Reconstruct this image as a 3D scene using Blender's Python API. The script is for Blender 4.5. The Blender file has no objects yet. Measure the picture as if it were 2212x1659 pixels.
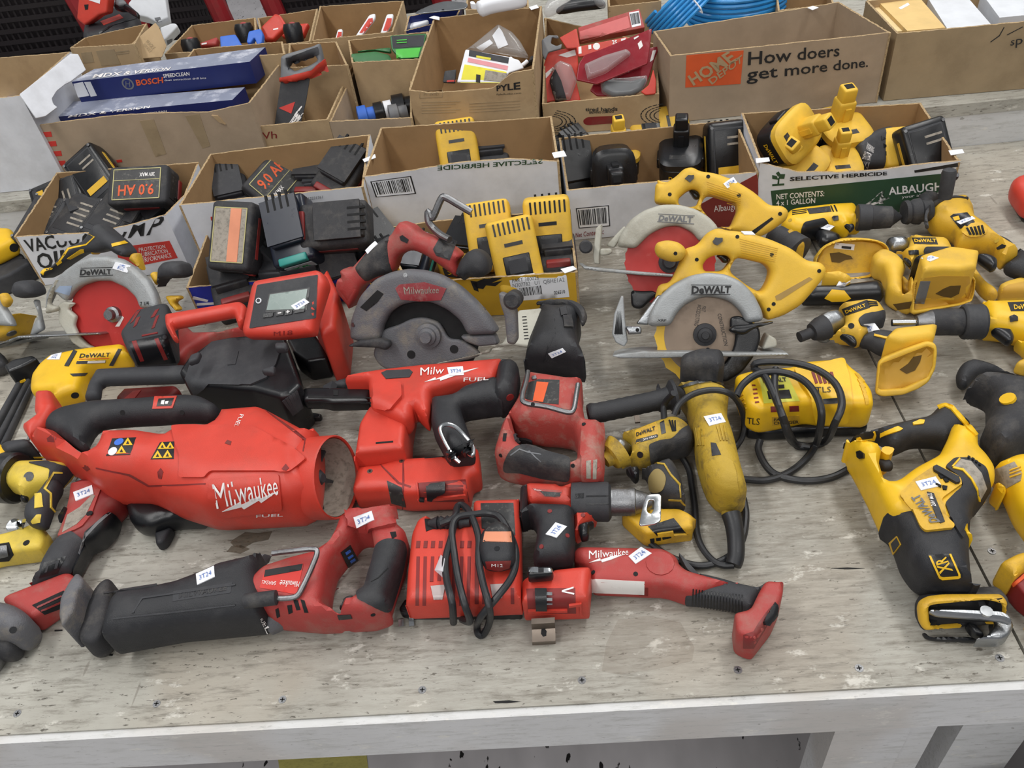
import bpy, math, random
import numpy as np
from math import pi, sin, cos, radians as R
from mathutils import Vector as V, Matrix
from mathutils.bvhtree import BVHTree
from mathutils.geometry import delaunay_2d_cdt
rnd = random.Random(7)
SC = bpy.context.scene
COL = SC.collection
# ---------------------------------------------------------------- camera
CX, CY, FL, CH = 1106.0, 829.5, 1774.0, 0.85      # table top is z=0, the lens hangs 0.85 m above it
_p, _r, _w = R(42.61), R(-8.37), R(-5.45)
fw = np.array([sin(_w)*cos(_p), cos(_w)*cos(_p), -sin(_p)])
_rt = np.array([cos(_w), -sin(_w), 0.0]); _up = np.cross(_rt, fw)
rt = cos(_r)*_rt+sin(_r)*_up; up = -sin(_r)*_rt+cos(_r)*_up
CAM = np.array([0, 0, CH])
cd = bpy.data.cameras.new('camera'); cam = bpy.data.objects.new('camera', cd); COL.objects.link(cam)
cd.sensor_width = 36; cd.sensor_fit = 'HORIZONTAL'; cd.lens = 36*FL/2212; cd.clip_start = .02; cd.clip_end = 60
m = Matrix(((rt[0], up[0], -fw[0], 0), (rt[1], up[1], -fw[1], 0), (rt[2], up[2], -fw[2], CH), (0, 0, 0, 1)))
cam.matrix_world = m; SC.camera = cam
# ---------------------------------------------------------------- light
W = bpy.data.worlds.new('world'); SC.world = W; W.use_nodes = True
W.node_tree.nodes['Background'].inputs[0].default_value = (.93, .96, 1, 1)
W.node_tree.nodes['Background'].inputs[1].default_value = .26
SC.view_settings.view_transform = 'Standard'; SC.view_settings.look = 'None'
SC.view_settings.exposure = 0.12; SC.view_settings.gamma = 1; SC.view_settings.use_curve_mapping = False
def tube_light(name, loc, sx, sy, e, col=(1, .985, .96)):
    l = bpy.data.lights.new(name, 'AREA'); l.shape = 'RECTANGLE'; l.size = sx; l.size_y = sy; l.energy = e; l.color = col
    o = bpy.data.objects.new(name, l); o.location = loc; COL.objects.link(o); return o
tube_light('aisle_tube_light', (.2, -1.7, 2.3), 3.4, .3, 36).rotation_euler = (R(28), 0, 0)
for i, (x, y, e) in enumerate(((-1.5, .3, 58), (1.2, 1.9, 60), (3.6, 1.0, 22), (-4, 3, 22), (.7, 5.0, 36))):
    tube_light('ceiling_tube_light', (x, y, 2.9), .3, 3.2, e)
# ---------------------------------------------------------------- materials
def lin(c):
    if isinstance(c, str): c = [int(c[i:i+2], 16)/255 for i in (0, 2, 4)]
    return tuple((x/12.92 if x < .04045 else ((x+.055)/1.055)**2.4) for x in c)+(1,)
MC = {}
def mat(name, col, rough=.5, metal=0, dirt=None, dc='5a4c3c', ds=30, bump=.0, bs=300, alpha=1, spec=.5, var=.06, stretch=None, coat=0, dthr=.49):
    if name in MC: return MC[name]
    M = bpy.data.materials.new(name); M.use_nodes = True; N = M.node_tree.nodes; L = M.node_tree.links
    B = N['Principled BSDF']; B.inputs['Roughness'].default_value = rough; B.inputs['Metallic'].default_value = metal
    B.inputs['Specular IOR Level'].default_value = spec; B.inputs['Coat Weight'].default_value = coat
    tc = N.new('ShaderNodeTexCoord'); src = tc.outputs['Object']
    if stretch:
        mp = N.new('ShaderNodeMapping'); mp.inputs['Scale'].default_value = stretch; L.new(src, mp.inputs[0]); src = mp.outputs[0]
    def noise(s, d=4, ro=.6):
        n = N.new('ShaderNodeTexNoise'); n.inputs['Scale'].default_value = s; n.inputs['Detail'].default_value = d; n.inputs['Roughness'].default_value = ro
        L.new(src, n.inputs['Vector']); return n.outputs[0]
    def ramp(i, a, b):
        r = N.new('ShaderNodeMapRange'); r.inputs[1].default_value = a; r.inputs[2].default_value = b; L.new(i, r.inputs[0]); return r.outputs[0]
    def mix(f, a, b):
        x = N.new('ShaderNodeMix'); x.data_type = 'RGBA'
        L.new(f, x.inputs[0]) if not isinstance(f, float) else setattr(x.inputs[0], 'default_value', f)
        for k, c in ((6, a), (7, b)):
            if hasattr(c, 'links'): L.new(c, x.inputs[k])
            else: x.inputs[k].default_value = c
        return x.outputs[2]
    c = lin(col); dk = tuple(v*(1-var*2.5) for v in c[:3])+(1,)
    out = mix(ramp(noise(18), .35, .7), c, dk)
    if dirt:
        f = ramp(noise(ds, 7, .7), dthr, dthr+.18)
        q = N.new('ShaderNodeMath'); q.operation = 'MULTIPLY'; L.new(f, q.inputs[0]); q.inputs[1].default_value = dirt
        out = mix(q.outputs[0], out, lin(dc))
    L.new(out, B.inputs['Base Color'])
    rr = N.new('ShaderNodeMapRange'); rr.inputs[3].default_value = max(.02, rough-.12); rr.inputs[4].default_value = min(1, rough+.15)
    L.new(noise(60), rr.inputs[0]); L.new(rr.outputs[0], B.inputs['Roughness'])
    if bump:
        b = N.new('ShaderNodeBump'); b.inputs['Strength'].default_value = bump; b.inputs['Distance'].default_value = .002
        L.new(noise(bs, 3), b.inputs['Height']); L.new(b.outputs[0], B.inputs['Normal'])
    if alpha < 1: B.inputs['Alpha'].default_value = alpha
    M.diffuse_color = c; MC[name] = M; M['_k'] = 1
    return M
def glow(name, col, s):
    M = bpy.data.materials.new(name); M.use_nodes = True; B = M.node_tree.nodes['Principled BSDF']
    B.inputs['Base Color'].default_value = lin(col); return M
red = mat('bright_red_plastic', 'cc3f30', .42, dirt=.25, ds=14, dc='7a4438', bump=.15, bs=900)
redw = mat('worn_red_plastic', 'a83a36', .5, dirt=.4, ds=22, dc='8b7468', bump=.2, bs=700)
redd = mat('dusty_red_plastic', 'a8423b', .6, dirt=.6, ds=26, dc='9a8a7c', bump=.25, bs=500)
redk = mat('dark_red_plastic', '7c1f1e', .5, dirt=.4, ds=20, dc='6a4a40')
yel = mat('yellow_plastic', 'ecbc1c', .42, dirt=.22, ds=16, dc='a8822e', bump=.1, bs=900)
yelw = mat('worn_yellow_plastic', 'd8aa2a', .5, dirt=.55, ds=24, dc='86693a', bump=.2, bs=600)
yeld = mat('grimy_yellow_plastic', 'b8982f', .6, dirt=.8, ds=30, dc='4e4434', bump=.3, bs=500)
yell = mat('lemon_yellow_plastic', 'dcc048', .5, dirt=.4, ds=26, dc='8b8050', bump=.2, bs=600)
yelm = mat('moulded_yellow_plastic', 'e2b638', .55, dirt=.35, ds=20, dc='b08c4c', bump=.15, bs=600)
blk = mat('black_rubber', '222327', .55, dirt=.25, ds=30, dc='4c4b4c', bump=.3, bs=900)
blkd = mat('dusty_black_rubber', '2d2d30', .65, dirt=.5, ds=26, dc='5f5b56', bump=.3, bs=700)
blkg = mat('dull_charcoal_plastic', '323337', .6, dirt=.3, ds=20, dc='585858', bump=.3, bs=1200)
blks = mat('glossy_black_plastic', '17181b', .3, bump=.1, bs=900)
dark = mat('dark_recess', '0e0e10', .8)
gry = mat('grey_plastic', '6d6f73', .5, dirt=.3, ds=20, dc='8a857c')
grmt = mat('brushed_aluminium', 'a8abae', .35, 1, dirt=.35, ds=30, dc='6a6660', bump=.2, bs=400)
guard = mat('cast_alloy_guard', 'a2a5a6', .5, .35, dirt=.45, ds=18, dc='807a70', bump=.25, bs=500)
guardb = mat('dusty_cream_guard', 'b4b2a6', .6, .1, dirt=.5, ds=18, dc='8a8474', bump=.25, bs=400)
grgd = mat('dusty_grey_magnesium', '66666a', .6, .2, dirt=.6, ds=24, dc='8c8373', bump=.35, bs=500)
chr_ = mat('polished_steel', 'c9ccce', .2, 1)
stl = mat('dull_steel', '8c8d8f', .42, 1, dirt=.4, ds=40, dc='504a44', bump=.2, bs=500)
brz = mat('bronze_steel_clip', '7d7268', .38, .8)
bladem = mat('brown_printed_blade', '8b7a6a', .5, .4, dirt=.3, ds=30, dc='6a5c50')
bladr = mat('red_coated_blade', 'b62f2b', .5, .1, dirt=.35, ds=50, dc='cf8078', dthr=.62)
wht = mat('white_paper', 'e9ebf0', .7, var=.02)
ink = mat('blue_pen_ink', '5a78b8', .6)
wink = mat('white_print', 'e8e4e2', .5, var=.02)
bink = mat('black_print', '1d1d1f', .6)
gink = mat('grey_print', '6a6c70', .6)
yink = mat('yellow_print', 'e8b81c', .5)
rink = mat('red_print', 'c8342c', .5)
oink = mat('orange_print', 'd95a2b', .6)
blui = mat('blue_print', '3b6fd0', .5)
grni = mat('green_print', '1f9a50', .5)
dgrn = mat('dark_green_print', '2a4a33', .55)
mar = mat('maroon_print', '86302a', .55)
kraft = mat('kraft_cardboard', 'b09672', .85, dirt=.35, ds=9, dc='8d7152', bump=.15, bs=200)
kraftd = mat('brown_cardboard', '9c886a', .85, dirt=.3, ds=9, dc='7e6a4e', bump=.15, bs=200)
kraftg = mat('greyed_cardboard', 'a6927b', .85, dirt=.3, ds=8, dc='86745f', bump=.12, bs=200)
kin = mat('box_inside_cardboard', '9f7f58', .9, dirt=.3, ds=9, dc='8a6c49', bump=.15, bs=200)
wbox = mat('white_faced_cardboard', 'd9dbe1', .75, dirt=.2, ds=9, dc='b4b4b6', bump=.12, bs=120)
navy = mat('navy_blue_card', '1f2a66', .4)
bluc = mat('royal_blue_card', '2433a0', .45)
yelc = mat('yellow_card', 'd9ab2a', .55, dirt=.2, ds=10, dc='b8902c')
cord = mat('black_rubber_cord', '222326', .45, bump=.1)
lab = mat('scuffed_label', '9c9488', .5, dirt=.6, ds=120, dc='4a453e', dthr=.48)
labd = mat('dark_label', '2b2b2c', .45, dirt=.5, ds=160, dc='8e8a80', dthr=.55)
lcd = mat('grey_green_display', '84948f', .25)
clearp = mat('clear_blister_plastic', 'e8ecef', .08, alpha=.22, spec=.8)
bag = mat('clear_poly_bag', 'c8c8c8', .12, alpha=.35, spec=.8)
hose = mat('sky_blue_hose', '2f8fd4', .3)
# ---------------------------------------------------------------- geometry helpers
ZOOM = dict(A=(0, 0, 2.9493), B=(700, 0, 2.9493), C=(1400, 0, 2.7241), D=(0, 450, 2.9493), E=(700, 450, 2.9493), F=(1400, 400, 2.7241), G=(0, 850, 2.9493), H=(700, 850, 2.9493),
            I=(1400, 850, 2.7241), J=(1900, 350, 3.0163), K=(1900, 850, 3.0163), L=(0, 480, 3.95), M=(0, 900, 3.0163), N=(0, 330, 4.74), O=(380, 330, 4.74), Q=(0, 0, 4.9156), R=(350, 0, 3.6867), S=(1250, 340, 3.2527), T=(1250, 780, 3.6075), U=(1680, 420, 4.8087), X=(1150, 0, 4.0218), Y=(1650, 0, 3.936), Z=(850, 0, 5.53))
def pts(s):                                       # "x,y x,y" in the photograph's pixels; a leading letter names an enlarged window of it
    if not isinstance(s, str): return [tuple(p) for p in s]
    if s[0].isalpha():
        x0, y0, k = ZOOM[s[0]]; out = []
        for q in s[1:].split():
            v = [float(t) for t in q.split(',')]; out.append((x0+v[0]/k, y0+v[1]/k)+tuple(v[2:]))
        return out
    return [tuple(float(v) for v in q.split(',')) for q in s.split()]
def ray(x, y): return fw+rt*(x-CX)/FL-up*(y-CY)/FL
def at(x, y, z=0.0):
    d = ray(x, y); return CAM+d*((z-CH)/d[2])
def aty(x, y, Y):
    d = ray(x, y); return CAM+d*(Y/d[1])
def proj(P):
    q = np.asarray(P, float)-CAM; z = q@fw
    return np.array([CX+FL*(q@rt)/z, CY-FL*(q@up)/z])
class Frame:                                    # a plane: origin o, normal n (from azimuth and elevation), axes u, v
    def __init__(s, o=(0, 0, 0), az=0, el=90):
        s.o = np.array(o, float); a, e = R(az), R(el)
        s.n = np.array([sin(a)*cos(e), -cos(a)*cos(e), sin(e)])
        s.u = np.array([cos(a), sin(a), 0]); s.v = np.cross(s.n, s.u)
    def hit(s, x, y, h=0.0):
        d = ray(x, y); t = ((s.o-CAM)@s.n+h)/(d@s.n); P = CAM+d*t-s.o
        return np.array([P@s.u, P@s.v])
    def w(s, a, b, h): return s.o+s.u*a+s.v*b+s.n*h
FLAT = Frame()
def crom(P, closed=True, n=6):
    P = [np.array(p, float) for p in P]; N = len(P); out = []
    for i in range(N if closed else N-1):
        a = P[(i-1) % N] if closed or i > 0 else P[0]; b = P[i]; c = P[(i+1) % N]; d = P[(i+2) % N] if closed or i+2 < N else P[-1]
        for k in range(n):
            t = k/n; out.append(.5*((2*b)+(c-a)*t+(2*a-5*b+4*c-d)*t*t+(3*b-a-3*c+d)*t**3))
    if not closed: out.append(P[-1])
    return out
def fillet(P, r):
    N = len(P); out = []
    for i in range(N):
        a, b, c = (np.array(P[(i+k-1) % N], float) for k in range(3))
        e1, e2 = a-b, c-b; l1, l2 = np.linalg.norm(e1), np.linalg.norm(e2)
        if l1 < 1e-9 or l2 < 1e-9: continue
        d = min(r, l1*.45, l2*.45); p, q = b+e1/l1*d, b+e2/l2*d
        for t in (0, .33, .67, 1): out.append((1-t)**2*p+2*t*(1-t)*b+t*t*q)
    return out
def resample(P, s):
    P = np.array(P); Q = np.vstack([P, P[:1]]); d = np.linalg.norm(np.diff(Q, axis=0), axis=1); out = []
    for i, l in enumerate(d):
        if l < 1e-9: continue
        n = max(1, int(l/s))
        for k in range(n): out.append(Q[i]+(Q[i+1]-Q[i])*k/n)
    return np.array(out)
def inside(P, poly):
    x, y = P[:, 0], P[:, 1]; r = np.zeros(len(P), bool); Q = np.roll(poly, -1, 0)
    for (x1, y1), (x2, y2) in zip(poly, Q):
        if y1 == y2: continue
        c = ((y1 > y) != (y2 > y)) & (x < (x2-x1)*(y-y1)/(y2-y1)+x1); r ^= c
    return r
def dist(P, loops):
    D = np.full(len(P), 1e9)
    for L in loops:
        A = L; B = np.roll(L, -1, 0); E = B-A; ll = (E**2).sum(1)+1e-18
        for i in range(0, len(P), 2000):
            q = P[i:i+2000, None, :]-A[None]; t = np.clip((q*E).sum(2)/ll, 0, 1)
            D[i:i+2000] = np.minimum(D[i:i+2000], np.sqrt(((q-E*t[..., None])**2).sum(2)).min(1))
    return D
def triangulate(loops, interior):
    vs = []; es = []
    for L in loops:
        b = len(vs); n = len(L); vs += [V((float(p[0]), float(p[1]))) for p in L]; es += [(b+i, b+(i+1) % n) for i in range(n)]
    vs += [V((float(p[0]), float(p[1]))) for p in interior]
    ov, _, of, *_ = delaunay_2d_cdt(vs, es, [], 0, 1e-7)
    P = np.array([tuple(v) for v in ov]); F = [tuple(f) for f in of if len(f) == 3]
    if not F: return P, []
    C = P[np.array(F)].mean(1); k = inside(C, loops[0])
    for L in loops[1:]: k &= ~inside(C, L)
    F = [f if np.cross(P[f[1]]-P[f[0]], P[f[2]]-P[f[0]]) > 0 else f[::-1] for f, q in zip(F, k) if q]
    return P, F
def area(P):
    P = np.array(P); Q = np.roll(P, -1, 0); return .5*(P[:, 0]*Q[:, 1]-Q[:, 0]*P[:, 1]).sum()
def trace(px, fr, h0, h1, k, hole=False):
    """image outline -> outline in the frame's plane; each point is taken at the height where the solid's own edge is seen"""
    P = pts(px); A = area(P); N = len(P); out = []; hm, hh = (h0+h1)/2, (h1-h0)/2
    for i in range(N):
        a, b, c = (np.array(P[(i+j-1) % N]) for j in range(3))
        e = (b-a)/(np.linalg.norm(b-a)+1e-9)+(c-b)/(np.linalg.norm(c-b)+1e-9)
        o = np.array([e[1], -e[0]])*(1 if A > 0 else -1); o /= np.linalg.norm(o)+1e-9
        if hole: o = -o
        q = fr.hit(*b, hm); W0 = fr.w(*q, hm); g = proj(W0+fr.n*.01)-proj(W0); ln = np.linalg.norm(g)
        s = float(o@g)/(ln+1e-9); out.append(fr.hit(*b, hm+k*hh*s))
    return out
def pillow(px, h0, h1, r=.012, fr=FLAT, holes=(), fil=.004, sm=False, k=None, s=.005, dome=0):
    r = r*.72 if r > .013 else r
    k0 = k; a0 = abs(area(trace(px, fr, h0, h1, 0)))
    for f in range(12):                          # an outline this small in the picture cannot belong to a thicker body: thin it until its plan keeps its share
        hm, hh = (h0+h1)/2, (h1-h0)/2; rz = min(r, hh)
        if k0 is None: k = (hh-rz+math.hypot(r, rz)-r)/hh
        T0 = trace(px, fr, h0, h1, k)
        if abs(area(T0)) >= .62*a0 or k == 0: break
        if h0 < .02 and fr is FLAT: h1 = h0+(h1-h0)*.88
        else: q = (h1-h0)*.06; h0, h1 = h0+q, h1-q
    loops = []
    for j, p in enumerate([px]+list(holes)):
        L = trace(p, fr, h0, h1, k, j > 0); L = crom(L) if sm else fillet(L, fil); L = resample(L, s)
        if (area(L) < 0) != (j > 0): L = L[::-1]
        loops.append(L)
    inter = []
    for L in loops:
        T = np.roll(L, -1, 0)-np.roll(L, 1, 0); T /= np.linalg.norm(T, axis=1)[:, None]+1e-12; Nn = np.stack([-T[:, 1], T[:, 0]], 1)
        for f in (.08, .3, .62, 1.0):
            d = r*f; Q = L+Nn*d; inter.append(Q[dist(Q, loops) > d*.93])
    lo, hi = loops[0].min(0), loops[0].max(0); g = max(s*1.6, .007 if not dome else .006)
    G = np.array([(x, y) for x in np.arange(lo[0], hi[0], g) for y in np.arange(lo[1], hi[1], g)])
    if len(G): inter.append(G[dist(G, loops) > r*1.25])
    I = np.vstack(inter); kk = inside(I, loops[0])
    for L in loops[1:]: kk &= ~inside(I, L)
    P, F = triangulate(loops, I[kk])
    D = dist(P, loops); w = hh-rz; t = np.clip(D/r, 0, 1); H = w+rz*np.sqrt(np.clip(1-(1-t)**2, 0, 1))
    if dome:
        Dm = D.max()+1e-9; H = H+dome*(np.sqrt(np.clip(1-(1-D/Dm)**2, 0, 1))-1)*t
    n = len(P); vs = [fr.w(p[0], p[1], hm+h) for p, h in zip(P, H)]+[fr.w(p[0], p[1], hm-h) for p, h in zip(P, H)]
    fs = list(F)+[(a+n, c+n, b+n) for a, b, c in F]
    cnt = {}
    for f in F:
        for i in range(3): e = (f[i], f[(i+1) % 3]); cnt[e] = 1
    for (a, b) in cnt:
        if (b, a) not in cnt:
            fs.append((b, a, a+n, b+n))
    return vs, fs
def boxm(c, d, M=None):                          # box: centre, full size
    x, y, z = (v/2 for v in d); vs = [np.array((c[0]+i*x, c[1]+j*y, c[2]+k*z)) for i in (-1, 1) for j in (-1, 1) for k in (-1, 1)]
    return vs, [(0, 1, 3, 2), (4, 6, 7, 5), (0, 4, 5, 1), (2, 3, 7, 6), (0, 2, 6, 4), (1, 5, 7, 3)]
def rbox(c, d, r=.004, n=3):                      # box with rounded edges
    out = []; N = n+1; x, y, z = (v/2 for v in d); r = min(r, x, y, z)
    ax = lambda L: [-L+r*(1-cos(pi/2*i/n)) for i in range(N)]+[L-r*(1-cos(pi/2*i/n)) for i in range(n, -1, -1)]
    vs = {}; V_ = []; F = []
    def vid(p):
        k = tuple(round(q, 7) for q in p)
        if k not in vs:
            q = np.array(p); cc = np.clip(q, (-x+r, -y+r, -z+r), (x-r, y-r, z-r)); dd = q-cc; l = np.linalg.norm(dd)
            if l > 1e-9: q = cc+dd/l*r
            vs[k] = len(V_); V_.append(q+np.array(c))
        return vs[k]
    X, Y, Z = ax(x), ax(y), ax(z)
    for A, B, fn, flip in ((X, Y, lambda a, b: (a, b, z), 0), (X, Y, lambda a, b: (a, b, -z), 1), (Y, Z, lambda a, b: (x, a, b), 0), (Y, Z, lambda a, b: (-x, a, b), 1), (X, Z, lambda a, b: (a, y, b), 1), (X, Z, lambda a, b: (a, -y, b), 0)):
        for i in range(len(A)-1):
            for j in range(len(B)-1):
                q = [vid(fn(A[i], B[j])), vid(fn(A[i+1], B[j])), vid(fn(A[i+1], B[j+1])), vid(fn(A[i], B[j+1]))]
                q = list(dict.fromkeys(q))
                if len(q) > 2: F.append(tuple(q[::-1] if flip else q))
    return V_, F
def frame_of(d):
    d = np.array(d, float); d /= np.linalg.norm(d); a = np.array([0, 0, 1.]) if abs(d[2]) < .9 else np.array([1., 0, 0])
    u = np.cross(a, d); u /= np.linalg.norm(u); return d, u, np.cross(d, u)
def lathe(a, b, prof, n=28, sq=0, caps=True):      # prof: (t along a-b, radius)
    a, b = np.array(a, float), np.array(b, float); d, u, v = frame_of(b-a); vs = []; fs = []
    for t, r in prof:
        for i in range(n):
            th = 2*pi*i/n; k = 1 if not sq else (abs(cos(th))**sq+abs(sin(th))**sq)**(-1/sq)
            vs.append(a+(b-a)*t+(u*cos(th)+v*sin(th))*r*k)
    m = len(prof)
    for j in range(m-1):
        for i in range(n): fs.append((j*n+i, j*n+(i+1) % n, (j+1)*n+(i+1) % n, (j+1)*n+i))
    if caps: fs.append(tuple(range(n))[::-1]); fs.append(tuple((m-1)*n+i for i in range(n)))
    return vs, fs
def tube(P, r, n=10, sm=5, closed=False):
    P = [np.array(p, float) for p in P]
    if sm: P = crom(P, closed, sm)
    vs = []; fs = []; u = None; N = len(P)
    for i in range(N):
        d = P[(i+1) % N if closed else min(i+1, N-1)]-P[(i-1) % N if closed else max(i-1, 0)]; d /= np.linalg.norm(d)+1e-12
        if u is None: _, u, _ = frame_of(d)
        u = u-d*(u@d); u /= np.linalg.norm(u)+1e-12; v = np.cross(d, u); q = r(i/(N-1)) if callable(r) else r
        for k in range(n): th = 2*pi*k/n; vs.append(P[i]+(u*cos(th)+v*sin(th))*q)
    for i in range(N if closed else N-1):
        for k in range(n): a, b = i*n, ((i+1) % N)*n; fs.append((a+k, a+(k+1) % n, b+(k+1) % n, b+k))
    if not closed: fs.append(tuple(range(n))[::-1]); fs.append(tuple((N-1)*n+k for k in range(n)))
    return vs, fs
def join(*ms):
    vs = []; fs = []
    for v, f in ms: b = len(vs); vs += list(v); fs += [tuple(i+b for i in q) for q in f]
    return vs, fs
def bar(a, b, w, h):                              # flat bar between two points, w across, h thick (vertical)
    a, b = np.array(a, float), np.array(b, float); d = b-a; d /= np.linalg.norm(d); s = np.cross(d, (0, 0, 1)); s /= np.linalg.norm(s); t = np.cross(s, d)
    vs = [p+s*i*w/2+t*j*h/2 for p in (a, b) for i in (-1, 1) for j in (-1, 1)]
    return vs, [(0, 1, 3, 2), (4, 6, 7, 5), (0, 4, 5, 1), (2, 3, 7, 6), (0, 2, 6, 4), (1, 5, 7, 3)]
def link(name, geo, mats, loc, parent=None, smooth=True, ang=35, mi=None):
    me = bpy.data.meshes.new(name); L = np.array(loc, float); vs, fs = geo
    me.from_pydata([tuple(np.asarray(v, float)-L) for v in vs], [], [tuple(int(i) for i in f) for f in fs])
    for mm in (mats if isinstance(mats, (list, tuple)) else [mats]): me.materials.append(mm)
    if mi is not None: me.polygons.foreach_set('material_index', mi)
    me.validate(); me.update()
    if smooth:
        me.shade_smooth(); me.set_sharp_from_angle(angle=R(ang))
    o = bpy.data.objects.new(name, me); COL.objects.link(o)
    if parent is not None: o.parent = parent
    return o
class Thing:
    def __init__(s, name, label, cat, loc, group=None, kind=None):
        s.loc = np.array(loc, float); s.e = bpy.data.objects.new(name, None); COL.objects.link(s.e); s.e.location = s.loc
        s.e.empty_display_size = .02
        s.e['label'] = label; s.e['category'] = cat; s.trees = []
        if group: s.e['group'] = group
        if kind: s.e['kind'] = kind
    def add(s, name, geo, m, parent=None, label=None, smooth=True, tree=True, ang=35, mi=None):
        o = link(name, geo, m, s.loc, parent or s.e, smooth, ang, mi)
        if label: o['label'] = label
        if tree and len(geo[1]): s.trees.append(BVHTree.FromPolygons([tuple(v) for v in geo[0]], [tuple(int(i) for i in f) for f in geo[1]]))
        return o
    def cast(s, x, y, tr=None):
        d = ray(x, y); D = V(d).normalized(); best = None
        for t in (tr or s.trees):
            h = t.ray_cast(V(CAM), D)
            if h[0] is not None and (best is None or h[3] < best[1]): best = (h[0], h[3], h[1])
        if best is None: return None
        n = np.array(best[2]); n = n if n@d < 0 else -n
        return np.array(best[0]), n
    def patchgeo(s, px, th=.0006, g=None, sm=False, fil=0, tr=None, sink=.0004, holes=()):
        loops = []
        for j, p in enumerate([px]+list(holes)):
            P = pts(p); P = crom(P, True, 5) if sm else (fillet(P, fil) if fil else P); L = np.array([np.array(q, float) for q in P])
            if j == 0 and g is None: g = max(4, np.ptp(L, 0).max()/(26 if th > .0015 else 12))
            L = resample(L, g)
            if (area(L) < 0) != (j > 0): L = L[::-1]
            loops.append(L)
        lo, hi = loops[0].min(0), loops[0].max(0)
        G = np.array([(x, y) for x in np.arange(lo[0]+g*.5, hi[0], g) for y in np.arange(lo[1]+g*.5, hi[1], g)])
        if len(G):
            kk = inside(G, loops[0]) & (dist(G, loops) > g*.4)
            for L in loops[1:]: kk &= ~inside(G, L)
            G = G[kk]
        P, F = triangulate(loops, G); top = []; ok = []
        for p in P: h = s.cast(p[0], p[1], tr); ok.append(h); top.append(h)
        if not any(h is not None for h in ok): return [], []
        good = [i for i, h in enumerate(ok) if h is not None]
        for i, h in enumerate(ok):
            if h is None:
                j = min(good, key=lambda q: (P[q][0]-P[i][0])**2+(P[q][1]-P[i][1])**2); X, n = ok[j]; d = ray(*P[i]); t = ((X-CAM)@n)/(d@n) if abs(d@n) > .25*np.linalg.norm(d) else ((X-CAM)@d)/(d@d)
                Q = CAM+d*t
                top[i] = (X+(Q-X)*min(1, .012/(np.linalg.norm(Q-X)+1e-9)), n)
        n = len(P); vs = [h[0]+h[1]*th for h in top]+[h[0]-h[1]*sink for h in top]
        fs = [f[::-1] for f in F]; ed = {}
        for f in fs:
            for i in range(3): ed[(f[i], f[(i+1) % 3])] = 1
        fs += [(a, a+n, b+n, b) for (a, b) in ed if (b, a) not in ed]
        return vs, fs
    def patch(s, name, px, m, th=.0006, parent=None, label=None, tree=False, **k):
        """a thin piece that follows the surface of what is already built; px may be a list of outlines"""
        L = px if isinstance(px, list) and isinstance(px[0], (str, list)) else [px]; gs = [s.patchgeo(p, th, **k) for p in L]; gs = [g for g in gs if g[1]]
        if not gs: return None
        if 1 < len(gs) <= 8:
            for q in gs: o = s.add(name, q, m, parent, label, tree=tree, ang=50)
            return o
        return s.add(name, join(*gs), m, parent, label, tree=tree, ang=50)
    def dots(s, name, L, m, parent=None, th=.0005, r=None):
        """small discs: (x, y, r) in the picture, laid on the surface as true circles"""
        gs = []
        for q in pts(L):
            x, y = q[:2]; r_ = q[2] if len(q) > 2 else r
            h = s.cast(x, y)
            if h is None: continue
            X, n = h; rr = r_*np.linalg.norm(X-CAM)/FL; d, u, v = frame_of(n); N = 14
            vs = [X+n*th]+[X+n*th+(u*cos(2*pi*i/N)+v*sin(2*pi*i/N))*rr for i in range(N)]+[X-n*.001+(u*cos(2*pi*i/N)+v*sin(2*pi*i/N))*rr for i in range(N)]
            gs.append((vs, [(0, 1+i, 1+(i+1) % N) for i in range(N)]+[(1+i, 1+N+i, 1+N+(i+1) % N, 1+(i+1) % N) for i in range(N)]))
        for q in gs: s.add(name, q, m, parent, tree=False)
    def text(s, body, quad, m, parent=None, name='lettering', bold=.0, th=.0009, tr=None, sub=False):
        c = bpy.data.curves.new('t', 'FONT'); c.body = body; c.size = 1; c.offset = bold; c.resolution_u = 2; c.space_line = .85; c.fill_mode = 'FRONT'
        o = bpy.data.objects.new('t', c); me = bpy.data.meshes.new_from_object(o)
        P = np.array([v.co[:2] for v in me.vertices]); F = [tuple(p.vertices) for p in me.polygons]
        bpy.data.objects.remove(o); bpy.data.curves.remove(c); bpy.data.meshes.remove(me)
        if not len(P): return None
        lo, hi = P.min(0), P.max(0); P = (P-lo)/(hi-lo); Q = np.array(pts(quad))     # quad: TL TR BR BL
        A = []; bb = []
        for (u, v), (x, y) in zip(((0, 1), (1, 1), (1, 0), (0, 0)), Q):
            A.append([u, v, 1, 0, 0, 0, -u*x, -v*x]); bb.append(x); A.append([0, 0, 0, u, v, 1, -u*y, -v*y]); bb.append(y)
        h = np.linalg.solve(np.array(A), np.array(bb)); Hm = np.append(h, 1).reshape(3, 3)
        X = np.c_[P, np.ones(len(P))]@Hm.T; X = X[:, :2]/X[:, 2:]
        vs = []; ok = []
        for x, y in X:
            q = s.cast(x, y, tr); ok.append(q is not None); vs.append(q[0]+q[1]*th if q is not None else CAM)
        fs = [f for f in F if all(ok[i] for i in f)]
        if not fs: return None
        used = sorted({i for f in fs for i in f}); mp = {a: b for b, a in enumerate(used)}
        return s.add(name, ([vs[i] for i in used], [tuple(mp[i] for i in f) for f in fs]), m, parent, smooth=False, tree=False)
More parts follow.
